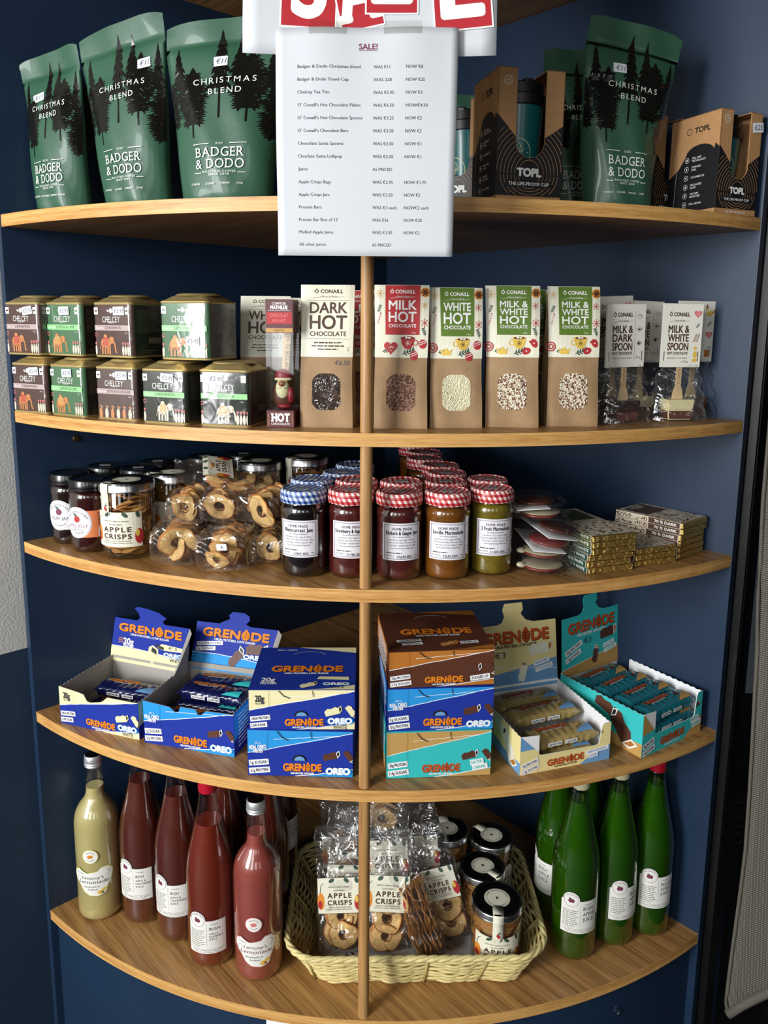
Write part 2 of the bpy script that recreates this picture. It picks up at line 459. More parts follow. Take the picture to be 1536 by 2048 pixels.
# ------------------------------------------------------------------ the setting
S = math.sqrt(.5)
Z1, Z2, Z3, Z4, Z5, Z6 = 1.6696, 1.3538, 1.1274, .8127, .4121, 2.094
ARC_R, ARC_Y, RAD = .97449, .16869, .8479      # front arc of the shelves, length of each back panel
blue = mat('navy_paint', '#1a3049', .42, var=.10, vscale=9, bump=.05, bscale=60)
wallblue = mat('wall_navy_paint', '#1d3349', .6, var=.12, vscale=6, bump=.15, bscale=90)
wallgrey = mat('wall_grey_paint', '#c9c7c0', .8, var=.06, vscale=30, bump=.5, bscale=260)
darkmat = mat('dark_interior_shade', '#07080a', .9, var=.1)  # near-black base colour stands for the unlit interior beyond the upright
floorm = mat('dark_floor', '#15130f', .7, var=.3, vscale=8)
MLEFT = Matrix.Rotation(math.radians(225), 4, 'Z')
MRIGHT = Matrix.Rotation(math.radians(-45), 4, 'Z')

bm = bmesh.new(); box(bm, 0, -.10, 0, 2.6, -.022, .927, 0, M=MLEFT); box(bm, 0, -.10, .927, 2.6, -.0215, 2.7, 1, M=MLEFT)
struct(finish('wall_left', bm, [wallblue, wallgrey]))
bm = bmesh.new(); box(bm, .95, .36, 0, 3.2, .46, 2.7, 0, M=MRIGHT)
struct(finish('wall_right', bm, [darkmat]))
bm = bmesh.new(); box(bm, -.05, .022, 0, .845, .12, 2.7, 0, M=MRIGHT)
struct(finish('wall_back', bm, [wallblue]))
bm = bmesh.new(); box(bm, -3.5, -5, -.05, 3.5, 1.2, 0)
struct(finish('floor', bm, [floorm]))

# ------------------------------------------------------------------ the corner shelf unit
oak_top = wood('oak_veneer', '#b98b52', '#7c542c', math.radians(-45), .38)
oak_edge = wood('oak_edge', '#e3b36c', '#b98040', 0, .45, zstretch=True)
oak_post = wood('oak_dowel', '#c79a62', '#94683a', 0, .4)
_p = MATS['oak_dowel'].node_tree.nodes
for n in _p:
    if n.type == 'MAPPING' and n.inputs['Scale'].default_value[1] == 75: n.inputs['Scale'].default_value = (90, 90, 2.5)
unit = thing('corner_shelf', 'tall blue corner shelving unit with curved oak shelves and a central dowel post', 'shelf')
bm = bmesh.new(); box(bm, .0, -.018, 0, RAD + .0015, 0, 2.5, bev=.0008, M=MLEFT); finish('side_panel', bm, [blue], unit)
bm = bmesh.new(); box(bm, -.018, 0, 0, RAD + .0015, .018, 2.5, bev=.0008, M=MRIGHT); finish('side_panel', bm, [blue], unit)
def arc_pts(inset=0, n=48):
    r = ARC_R - inset
    # arc from left panel to right panel
    t = math.asin(min(1, (RAD - inset * .7) * S / r))
    return [(r * sin(a), ARC_Y - r * cos(a)) for a in frange(-t, t, n)]
def shelf(z, th=.019):
    bm = bmesh.new()
    pts = [(0, -.0005)] + arc_pts()
    a = [bm.verts.new((x, y, z)) for x, y in pts]; b = [bm.verts.new((x, y, z - th)) for x, y in pts]
    bm.faces.new(a).material_index = 0; bm.faces.new(b[::-1]).material_index = 0
    n = len(pts)
    for i in range(n):
        f = bm.faces.new((a[i], b[i], b[(i + 1) % n], a[(i + 1) % n])); f.material_index = 1 if 0 < i < n - 1 else 0
    es = [e for e in bm.edges if len(e.link_faces) == 2 and {f.material_index for f in e.link_faces} == {0, 1} and all(v.index >= 0 for v in e.verts)]
    bmesh.ops.bevel(bm, geom=es, offset=.0012, segments=2, affect='EDGES')
    return finish('shelf', bm, [oak_top, oak_edge], unit)
for z in (Z1, Z2, Z3, Z4, Z5, Z6): shelf(z)
def post(z0, z1):
    bm = bmesh.new(); y = ARC_Y - ARC_R + .0115
    lathe(bm, [(0, z0), (.0088, z0), (.0088, z1), (0, z1)], 24)
    for v in bm.verts: v.co += Vector((.0012, y, 0))
    finish('post', bm, [oak_post], unit, smooth='auto')
for a, b in ((Z5, Z4), (Z4, Z3), (Z3, Z2), (Z2, Z1), (Z1, Z6)): post(a, b - .019)
# curved blue cupboard front under the lowest shelf
bm = bmesh.new()
P_ = arc_pts(.012)
grid(bm, lambda u, v: Vector((*P_[int(round(u * 48))], v * (Z5 - .019))), 48, 1)
grid(bm, lambda u, v: Vector((P_[int(round(u * 48))][0] * .985, P_[int(round(u * 48))][1] + .014, v * (Z5 - .019))), 48, 1)
finish('base_front', bm, [blue], unit, smooth=True)
# cam fitting on the left panel and a small hook on the base front
bm = bmesh.new(); lathe(bm, [(0, .002), (.0048, .002), (.0062, .0012), (.0062, 0)], 20)
box(bm, -.0035, -.0007, .0018, .0035, .0007, .0026); box(bm, -.0007, -.0035, .0018, .0007, .0035, .0026)
o = finish('screw', bm, [mat('brass_screw', '#7a6c4c', .35, metal=1)], unit)
o.matrix_local = Matrix.Translation((-.5293 + .0002, -.5293 - .0002, 1.2973)) @ Vector((1, -1, 0)).to_track_quat('Z', 'Y').to_matrix().to_4x4()
bm = bmesh.new(); tube(bm, [(0.006 * cos(t), -.002, .006 * sin(t)) for t in frange(-1.2, 1.2, 8)], .0011, 8)
o = finish('hook', bm, [MATS['silver']], unit); o.location = (.432, ARC_Y - math.sqrt((ARC_R - .012) ** 2 - .432 ** 2) + .001, .335)

# notice card taped on the base front, just under the lowest shelf
bm = bmesh.new()
def cf(u, v):
    x = -.158 + u * .083; r = ARC_R - .0105
    return Vector((x, ARC_Y - math.sqrt(r * r - x * x), .255 + v * .135))
grid(bm, cf, 8, 2)
o = finish('notice_card', bm, [mat('card_white', '#e9eaec', .6, var=.03)], smooth=True)
o.modifiers.new('s', 'SOLIDIFY').thickness = .0006
tag(o, 'white card on the blue cupboard front just under the lowest shelf', 'notice')

# ------------------------------------------------------------------ right of the unit: black upright, wire shelf, woven fabric
bm = bmesh.new()
box(bm, .850, .0195, 0, .864, .023, 2.5, bev=.0006, M=MRIGHT); box(bm, .838, .023, 0, .864, .055, 2.5, bev=.001, M=MRIGHT)
box(bm, .8635, .0265, 0, .8648, .0277, 2.5, M=MRIGHT)
o = finish('display_frame', bm, [mat('black_metal', '#0a0a0b', .35, coat=.2, var=.1)])
for f in o.data.polygons: pass
tag(o, 'black metal upright standing against the right side of the shelves', 'frame')
wire = mat('dull_wire', '#55534a', .45, metal=.6)
ws = thing('wire_shelf', 'dark wire mesh shelf glimpsed between the black upright and the fabric', 'shelf')
bm = bmesh.new()
for r in range(9):
    for c in range(9):
        cx_, cz_ = .70 + c * .022 + (r % 2) * .011, .37 + r * .019
        tube(bm, [(cx_ + .0115 * cos(a), -.30 + .02 * (c / 9), cz_ + .0115 * sin(a)) for a in frange(PI / 6, PI / 6 + 5 * PI / 3, 5)], .0007, 5, closed=True)
finish('mesh', bm, [wire], ws)
bm = bmesh.new(); box(bm, .64, -.335, .325, .95, -.29, .349, bev=.002, M=Matrix.Rotation(-.12, 4, 'Y') @ Matrix.Translation((-.045, 0, .09)))
finish('shelf_rail', bm, [mat('grey_rail', '#5f5e58', .5)], ws)
bm = bmesh.new()
lathe(bm, [(0, 0), (.02, 0), (.026, .012), (.022, .04), (.03, .06), (.034, .10), (.03, .13), (0, .135)], 20)
o = finish('vase', bm, [mat('drab_ceramic', '#3a372c', .5, var=.2)], smooth=True); o.location = (.80, -.372, .575)
tag(o, 'drab round pot in the dark gap left of the grey fabric', 'vase')
bm = bmesh.new()
box(bm, .70, -.40, .555, .95, -.345, .5745); o = finish('dark_ledge', bm, [mat('near_black_wood', '#0d0c0b', .8, var=.2)])
tag(o, 'near-black ledge under the drab pot in the gap', 'shelf')

fabric = bpy.data.materials.new('woven_fabric'); fabric.use_nodes = True
nt = fabric.node_tree; L = nt.links; p = nt.nodes['Principled BSDF']; p.inputs['Roughness'].default_value = .85
tc = nt.nodes.new('ShaderNodeTexCoord')
def wv(sc, ang, axis):
    mp = nt.nodes.new('ShaderNodeMapping'); mp.inputs['Rotation'].default_value = (0, ang, 0); L.new(tc.outputs['Object'], mp.inputs[0])
    w = nt.nodes.new('ShaderNodeTexWave'); w.wave_type = 'BANDS'; w.bands_direction = axis; w.inputs['Scale'].default_value = sc
    w.inputs['Distortion'].default_value = 1.2; w.inputs['Detail'].default_value = 1; L.new(mp.outputs[0], w.inputs[0]); return w
a = wv(95, -.12, 'Z'); b = wv(75, .05, 'X')
mm = nt.nodes.new('ShaderNodeMath'); mm.operation = 'MULTIPLY'; L.new(a.outputs['Fac'], mm.inputs[0]); L.new(b.outputs['Fac'], mm.inputs[1])
ad = nt.nodes.new('ShaderNodeMath'); ad.operation = 'MULTIPLY_ADD'; ad.inputs[1].default_value = .55; L.new(a.outputs['Fac'], ad.inputs[0]); L.new(mm.outputs[0], ad.inputs[2])
cr = nt.nodes.new('ShaderNodeValToRGB'); cr.color_ramp.elements[0].position = .1; cr.color_ramp.elements[0].color = lin('#3f3b34')
cr.color_ramp.elements[1].position = .9; cr.color_ramp.elements[1].color = lin('#857f72')
L.new(ad.outputs[0], cr.inputs[0]); L.new(cr.outputs[0], p.inputs['Base Color'])
bp = nt.nodes.new('ShaderNodeBump'); bp.inputs['Strength'].default_value = .7; bp.inputs['Distance'].default_value = .0015
L.new(ad.outputs[0], bp.inputs['Height']); L.new(bp.outputs[0], p.inputs['Normal'])
MATS['woven_fabric'] = fabric
fs = thing('fabric_screen', 'taupe woven fabric screen with a hemmed slanting bottom edge at the far right', 'fabric screen')
EL = [(.598, .372), (.594, .393), (.596, .47), (.6005, .60), (.602, .672), (.599, .80), (.590, 1.013), (.583, 1.13), (.578, 1.25), (.577, 1.40), (.579, 1.514), (.588, 1.75), (.60, 1.95)]
def el(t):
    k = t * (len(EL) - 1); i = min(int(k), len(EL) - 2); f = k - i
    return EL[i][0] * (1 - f) + EL[i + 1][0] * f, EL[i][1] * (1 - f) + EL[i + 1][1] * f
def fab(u, v):
    x0, z0 = el(v); x = x0 + .01 + u * .42
    z = z0 if v > .35 else z0 + (1 - v / .35) * u * .42 * 1.08
    return Vector((x, -.72 - .018 * sin(u * 9 + v * 3) * min(1, u * 4) - .05 * u, z))
bm = bmesh.new(); grid(bm, fab, 30, 40)
o = finish('fabric_panel', bm, [fabric], fs, smooth=True); md = o.modifiers.new('s', 'SOLIDIFY'); md.thickness = .0035
hemm = mat('fabric_hem', '#5f5a50', .85, var=.15, vscale=400)
bm = bmesh.new(); tube(bm, [fab(u / 20, 0) + Vector((0, -.002, -.004)) for u in range(-0, 21)], .0075, 8); 
for v in bm.verts: v.co.y = -.727 + (v.co.y + .727) * .5 if False else v.co.y
finish('hem', bm, [hemm], fs, smooth=True)
bm = bmesh.new(); tube(bm, [fab(0, v / 30) for v in range(31)], .003, 6); finish('selvedge', bm, [hemm], fs, smooth=True)

# ------------------------------------------------------------------ the two paper notices
paper = mat('printer_paper', '#cfd2d6', .55, var=.015, vscale=20)
mat('sale_red', '#b3242c', .5); mat('dark_print', '#3a3a3f', .6)
big = thing('sale_sign', 'large white landscape paper with red SALE letter tiles, hanging from the top shelf', 'sign')
def bigf(u, v, e=0):
    # u -.15..15, v 0 bottom .. .275 top
    y = -.872 + .055 * (v / .275) ** 1.5 - .010 * (abs(u) / .15) ** 2 * (1 - v / .3)
    return Vector((.0065 + u, y - e, 1.8185 + v + .004 * (u / .15) * -.5))
bm = bmesh.new(); grid(bm, lambda u, v: bigf(-.1505 + u * .301, v * .275), 16, 12)
o = finish('sheet', bm, [paper], big, smooth=True); md = o.modifiers.new('s', 'SOLIDIFY'); md.thickness = .0002; md.offset = 1
A = Art()
def tile(cx, cy, w, h, rot, ch, tw, th):
    A.up(2); A.rect(cx - w / 2 - .002, cy - h / 2 - .002, cx + w / 2 + .002, cy + h / 2 + .002, 'white', rot=rot)
    A.up(); A.rect(cx - w / 2, cy - h / 2, cx + w / 2, cy + h / 2, 'sale_red', rot=rot)
    A.up()
    c, q = cos(rot), sin(rot); lx, ly = 0, -th / 2 
    A.text(ch, cx + lx * c - ly * q, cy + lx * q + ly * c, th, 'white', w=tw, bold=.03, rot=rot, serif=ch in 'AL')
tile(-.072, .082, .064, .098, -.03, 'S', .036, .072)
tile(.0285 - .045, .076, .050, .088, .22, 'A', .052, .066)
tile(.0265, .096, .060, .092, .0, 'L', .044, .066)
tile(.108, .082, .066, .102, .08, 'E', .046, .072)
A.bake('printed_letters', big, bigf, cutx=frange(-.15, .15, 14), cuty=frange(.02, .26, 8), clip=(-.1500, .001, .150, .270))
mat('tape', '#e6e6e2', .25)
lst = thing('price_list', 'white A4 price list headed SALE! taped over the lower half of the red-lettered sheet', 'notice')
def lsf(u, v, e=0):
    # u -.107...107; v 0..262
    y = -.897 + .012 * (v / .262) ** 2 + .003 * sin(v * 30) * (1 - v / .262) + .0022 * cos(u * 60) * (v / .262) ** 3
    return Vector((.0042 + u * (.985 + .02 * (v / .262)), y - e, 1.5848 + v - .012 * 0 - .014 * (u + .1)*.12))
bm = bmesh.new(); grid(bm, lambda u, v: lsf(-.1075 + u * .215, v * .2625), 24, 24)
o = finish('sheet', bm, [paper], lst, smooth=True); md = o.modifiers.new('s', 'SOLIDIFY'); md.thickness = .0002; md.offset = 1
A = Art(); A.l = 1
A.text('SALE!', .002, .238, .0062, 'plum', w=.0215, bold=.02); A.rect(-.009, .2362, .0130, .2367, 'plum')
ROWS = [('Badger & Dodo Christmas blend', 'WAS €11', 'NOW €8'), ('Badger & Dodo Travel Cup', 'WAS 228', 'NOW €25'), ('Chelcey Tea Tins', 'WAS €5.95', 'NOW €3'),
        ("O' Conaill's Hot Chocolate Flakes", 'WAS €6.50', 'NOW€4.50'), ("O' Conaill's Hot Chocolate Spoons", 'WAS €3.25', 'NOW €2'), ("O' Conaill's Chocolate Bars", 'WAS €3.50', 'NOW €2'),
        ('Chocolate Santa Spoons', 'WAS €3.50', 'NOW €1'), ('Choclate Santa Lollipop', 'WAS €2.50', 'NOW €1'), ('Jams', 'AS PRICED', None), ('Apple Crisps Bags', 'WAS €2.95', 'NOW €1.75'),
        ('Apple Crisps Jars', 'WAS €3.50', 'NOW €2'), ('Protein Bars', 'WAS €3 each', 'NOW€2 each'), ('Protein Bar Box of 12', 'WAS €36', 'NOW €20'), ('Mulled Apple Juice', 'WAS €3.95', 'NOW €2'), ('All other juices', 'AS PRICED', None)]
WL = [.0745, .0605, .038, .075, .0775, .0605, .0545, .053, .0115, .0395, .0375, .028, .0475, .042, .033]
for i, (a, b, c) in enumerate(ROWS):
    y = .2165 - i * .01462
    A.text(a, -.0815, y, .0036, 'dark_print', al='l', w=WL[i], bold=.008)
    A.text(b, .0085, y - .0003, .0036, 'dark_print', al='l', bold=.008, w={'AS PRICED': .0235, 'WAS €3 each': .0295}.get(b, .0245 if len(b) == 9 else .0215 if len(b) == 7 and b[4] == '2' else .0195))
    if c: A.text(c, .047, y - .0003, .0036, 'dark_print', al='l', bold=.008, w={8: .0262, 7: .022, 6: .0195, 9: .0262, 10: .030}[len(c)])
A.bake('printed_text', lst, lsf, cutx=frange(-.1, .1, 10), cuty=frange(.01, .25, 16), eps=.00025)
for x in (-.068, .02):
    bm = bmesh.new(); grid(bm, lambda u, v: lsf(x + u * .045, .255 + v * .014, .0006), 4, 3)
    finish('tape', bm, [clear('sticky_tape', '#f4f4f0', .08, .15)], lst, smooth=True)
# ------------------------------------------------------------------ shared small pieces
def at_front(t, A, B, depth, z, dz=0, dr=0):
    """stand a thing so that its front foot runs from A to B on a shelf"""
    ang = math.atan2(B[1] - A[1], B[0] - A[0]) + dr
    mx, my = (A[0] + B[0]) / 2, (A[1] + B[1]) / 2
    t.location = (mx - sin(ang) * depth / 2, my + cos(ang) * depth / 2, z + dz)
    t.rotation_euler = (t.rotation_euler[0], t.rotation_euler[1], ang)
def price_sticker(parent, fn, x, y, txt, w=.026, h=.013, rot=0, pen=True):
    A = Art(); c, q = cos(rot), sin(rot)
    def R(px, py): return (x + px * c - py * q, y + px * q + py * c)
    pts = []
    n = 6
    pts = [R(-w / 2, -h / 2 + h * .12), R(-w / 2 + .0015, -h / 2), R(w / 2 - .0015, -h / 2), R(w / 2, -h / 2 + h * .12)]
    pts += [R(w / 2 - (.0012 if k % 2 else 0), -h / 2 + h * (.12 + .76 * k / n)) for k in range(1, n)]
    pts += [R(w / 2, h / 2 - h * .12), R(w / 2 - .0015, h / 2), R(-w / 2 + .0015, h / 2), R(-w / 2, h / 2 - h * .12)]
    pts += [R(-w / 2 + (.0012 if k % 2 else 0), h / 2 - h * (.12 + .76 * k / n)) for k in range(1, n)]
    A.l = 6; A.poly(pts, 'sticker'); A.up()
    px, py = R(0, -h * .25)
    A.text(txt, px, py, h * .5, 'pen', rot=rot, shear=.25, bold=.004, maxw=w * .8)
    return A.bake('price_sticker', parent, fn, cutx=[x - w / 4, x, x + w / 4])
def spruce(A, x, y, h, w, m, style=0, seed=0):
    """dark silhouette of a conifer drawn on packaging, y is the foot of the trunk"""
    r = random.Random(seed)
    A.rect(x - w * (.045 if style == 0 else .025), y, x + w * (.045 if style == 0 else .025), y + h * .6, m)
    y0 = y + h * (.36 if style == 0 else .20); n = 6 if style == 0 else 12
    top_ = y + h
    for i in range(n):
        f = i / n; yy = y0 + (top_ - y0) * f
        if style == 0: hw = w * .5 * ((1 - f) ** .9 + .10) * r.uniform(.8, 1.12); th = (top_ - y0) / n * 1.7
        else: hw = w * .5 * (.35 + .65 * sin(PI * min(1, .18 + f * .82)) ** .8) * (1 if f < .6 else 1.25 - .55 * (f - .6) / .4) * r.uniform(.86, 1.1); th = (top_ - y0) / n * 2.2
        for s_ in (-1, 1):
            hs = hw * r.uniform(.85, 1.1); d = -th * (.30 if style == 0 else .10)
            A.poly([(x, yy - th * .02), (x + s_ * hs * .45, yy + d * .1), (x + s_ * hs, yy + d + th * .04), (x + s_ * hs * .80, yy + th * .16), (x + s_ * hs * .42, yy + th * .40), (x + s_ * hs * .16, yy + th * .8), (x, yy + th)], m)
            A.poly([(x + s_ * hs * .30, yy + th * .1), (x + s_ * hs * .62, yy - th * .38), (x + s_ * hs * .60, yy + th * .14)], m)
            if style: A.poly([(x + s_ * hs * .5, yy + th * .2), (x + s_ * hs * 1.12, yy + th * .22), (x + s_ * hs * .7, yy + th * .42)], m)
mat('pouch_green', '#305a43', .46, var=.05, vscale=14, bump=.35, bscale=28, coat=.15)
mat('tree_black', '#15130f', .16, bump=.12, bscale=40)
mat('pouch_print', '#e9ece4', .4)

# ------------------------------------------------------------------ coffee pouches
def coffee_pouch(label, A, B, z, topw, botw, h, dep=.07, lean=0, bend=0, rx=0, dr=0, seed=0, sticker=None, group='green coffee pouches', flip=0):
    t = thing('coffee_pouch', label, 'coffee pouch', group=group, ry=0, rx=rx)
    def T(v): return dep / 2 * (0 if v > .86 else (1 - (v / .86) ** 2.2) ** .8) * (1 if v > .05 else .85 + 3 * v)
    def P(x, v, s, e=0):
        u = max(-1, min(1, x)); w = botw + (topw - botw) * min(1, v / .82) ** 1.1
        cx = lean * v + bend * sin(PI * v)
        th = T(v) * (1 - abs(u) ** 2.6) ** .75
        wr = .0016 * sin(u * 7 + v * 11 + seed) * (1 - .5 * v) + .0022 * sin(v * 9 + seed) * (1 if v > .7 else .2) + .0030 * sin(u * 2.6 + seed * 2) * (v ** 3)
        zz = v * h - (.006 * abs(u) ** 6 if v > .97 else 0) + flip * u * .004 * v
        return Vector((cx + u * w / 2, s * (th + e) + wr, zz))
    bm = bmesh.new()
    for s_ in (-1, 1): grid(bm, lambda u, v: P(u * 2 - 1, v, s_), 28, 36)
    # bottom
    bmesh.ops.remove_doubles(bm, verts=bm.verts, dist=.00025)
    bt = [v for v in bm.verts if v.co.z < 1e-5]
    bt.sort(key=lambda v: math.atan2(v.co.y, v.co.x)); 
    try: bm.faces.new(bt)
    except ValueError: pass
    finish('pouch', bm, [MATS['pouch_green']], t, smooth=True)
    A_ = Art()
    W = topw
    A_.l = 0
    rr = random.Random(seed)
    for (x, y, hh, ww, st) in ((-.40, .52, .32, .18, 0), (-.02, .46, .45, .23, 0), (.14, .54, .36, .17, 0), (.43, .50, .32, .17, 0), (-.27, .36, .36, .30, 1), (.24, .43, .36, .34, 1), (.51, .28, .34, .34, 1), (-.52, .38, .30, .24, 1)):
        spruce(A_, x * W, y * h, hh * h, ww * W, 'tree_black', st, seed=int(x * 100)); A_.l += .35
    A_.l = 5
    A_.text('CHRISTMAS', .02 * W, .645 * h, .0078, 'pouch_print', w=.56 * W, track=.18)
    A_.text('BLEND', .03 * W, .588 * h, .0078, 'pouch_print', w=.30 * W, track=.18)
    A_.text('IRISH', .0 * W, 0.3140 * h, .003, 'pouch_print', serif=1, track=.1, bold=.01)
    for sx in (-1, 1):
        A_.rect(min(sx * .10, sx * .27) * W, 0.3180 * h, max(sx * .10, sx * .27) * W, 0.3215 * h, 'pouch_print')
        A_.rect(min(sx * .19, sx * .27) * W, 0.1630 * h, max(sx * .19, sx * .27) * W, 0.1665 * h, 'pouch_print')
    A_.text('BADGER', 0, 0.2500 * h, .0125, 'pouch_print', w=.50 * W, serif=1, bold=.012)
    A_.text('& DODO', 0, 0.1880 * h, .0125, 'pouch_print', w=.50 * W, serif=1, bold=.012)
    A_.text('ROASTING COFFEE', 0, 0.1640 * h, .0028, 'pouch_print', w=.35 * W, serif=1, bold=.01)
    A_.text('SINCE 2008', 0, 0.1490 * h, .0028, 'pouch_print', w=.22 * W, serif=1, bold=.01)
    for k, wd in enumerate(('WHOLE', 'COARSE', 'MEDIUM', 'FINE')):
        x = (-.30 + k * .165) * W
        A_.ring(x, 0.1060 * h, .0016, .0004, 'pouch_print', n=10); A_.text(wd, x + .0028, 0.1020 * h, .0024, 'pouch_print', al='l', bold=.02)
    def fn(x, y, e):
        v = max(0.0, y / h); w = botw + (topw - botw) * min(1, v / .82) ** 1.1
        u = x / (W * .5) * .98
        p_ = P(u, v, -1, 0); q_ = P(u, v, -1, .001); d = (q_ - p_)
        return Vector((p_.x, p_.y - e * 1.6, p_.z))
    A_.bake('printed_front', t, fn, cutx=frange(-W / 2, W / 2, 20), cuty=frange(0, h, 30), clip=(-W * .497, .002, W * .497, h * .985), eps=.00022)
    if sticker: price_sticker(t, fn, sticker[0] * W, sticker[1] * h, '€11', rot=sticker[2], w=.022, h=.0135)
    at_front(t, A, B, dep * .8, z, dr=dr)
    return t
coffee_pouch('leftmost green coffee pouch with black fir trees, half behind its neighbour, top shelf', (-.560, -.590), (-.450, -.642), Z1, .118, .105, .246, dep=.06, lean=-.014, seed=1, sticker=(-.19, .735, .15), flip=2.2, dr=.10)
coffee_pouch('green coffee pouch tilting left, second from the left on the top shelf', (-.424, -.642), (-.308, -.692), Z1, .150, .116, .270, dep=.066, lean=-.022, seed=2, sticker=(.28, .755, .05), flip=3.2, dr=.12)
coffee_pouch('wide green coffee pouch standing just left of the price list', (-.279, -.712), (-.147, -.735), Z1, .176, .136, .255, dep=.07, lean=.004, seed=3, sticker=(-.02, .765, .03), flip=1.5, dr=.05)
coffee_pouch('shaded green coffee pouch right of the price list, behind the tall curved one', (.275, -.535), (.385, -.52), Z1, .118, .105, .275, dep=.06, lean=.0, seed=4)
coffee_pouch('tall curved green coffee pouch leaning right between the two open cup cartons', (.330, -.650), (.428, -.628), Z1, .145, .108, .276, dep=.066, lean=.018, bend=-.009, seed=5, sticker=(-.15, .745, .03), flip=-3.5, dr=-.04)
coffee_pouch('green coffee pouch glimpsed between the price list and the first cup carton', (.075, -.46), (.185, -.46), Z1, .118, .105, .225, dep=.06, seed=6, dr=.1)

# ------------------------------------------------------------------ cup cartons with travel cups inside
mat('kraft_card', '#b98b5c', .65, var=.10, vscale=120); mat('carton_black', '#17171a', .5); mat('carton_line', '#8d8a84', .5)
mat('cup_teal', '#0f5e60', .35, coat=.2); mat('cup_lid', '#101112', .4); mat('cup_print', '#b8c08a', .4)
def travel_cup(label, loc, rz=0, h=.155):
    t = thing('travel_cup', label, 'travel cup', loc, rz, 'teal travel cups in their cartons')
    bm = bmesh.new(); lathe(bm, [(0, 0), (.026, 0), (.0275, .003), (.036, h * .82), (0, h * .82)], 40); finish('cup_body', bm, [MATS['cup_teal']], t, smooth='auto')
    bm = bmesh.new(); z = h * .8
    lathe(bm, [(.0365, z), (.0385, z + .001), (.0385, z + .014), (.0365, z + .016), (.036, z + .029), (.033, z + .031), (0, z + .031)], 40)
    box(bm, -.006, -.036, z + .029, .006, -.02, z + .0335, bev=.001)
    finish('cup_lid', bm, [MATS['cup_lid']], t, smooth='auto')
    A = Art(); A.ring(0, .07, .02, .0012, 'cup_print'); A.line([(0, .052), (0, .07)], .0012, 'cup_print')
    r = random.Random(3)
    for k in range(26):
        a = r.uniform(.15, PI - .15); d = r.uniform(.005, .017); A.ell(d * cos(a), .068 + d * sin(a) * .9, .0013, .0008, 'cup_print', n=6, rot=a)
        if k % 4 == 0: A.line([(0, .060 + k * .0003), (d * cos(a), .068 + d * sin(a) * .9)], .0005, 'cup_print')
    A.text('TRAVEL CUP', 0, .0475, .002, 'cup_print')
    fn = lambda u, v, e: Vector(((.0275 + .0085 * v / (h * .82) + e) * sin(u / .033 - .35), -(.0275 + .0085 * v / (h * .82) + e) * cos(u / .033 - .35), v))
    A.bake('tree_emblem', t, fn, cutx=frange(-.02, .02, 6))
    return t
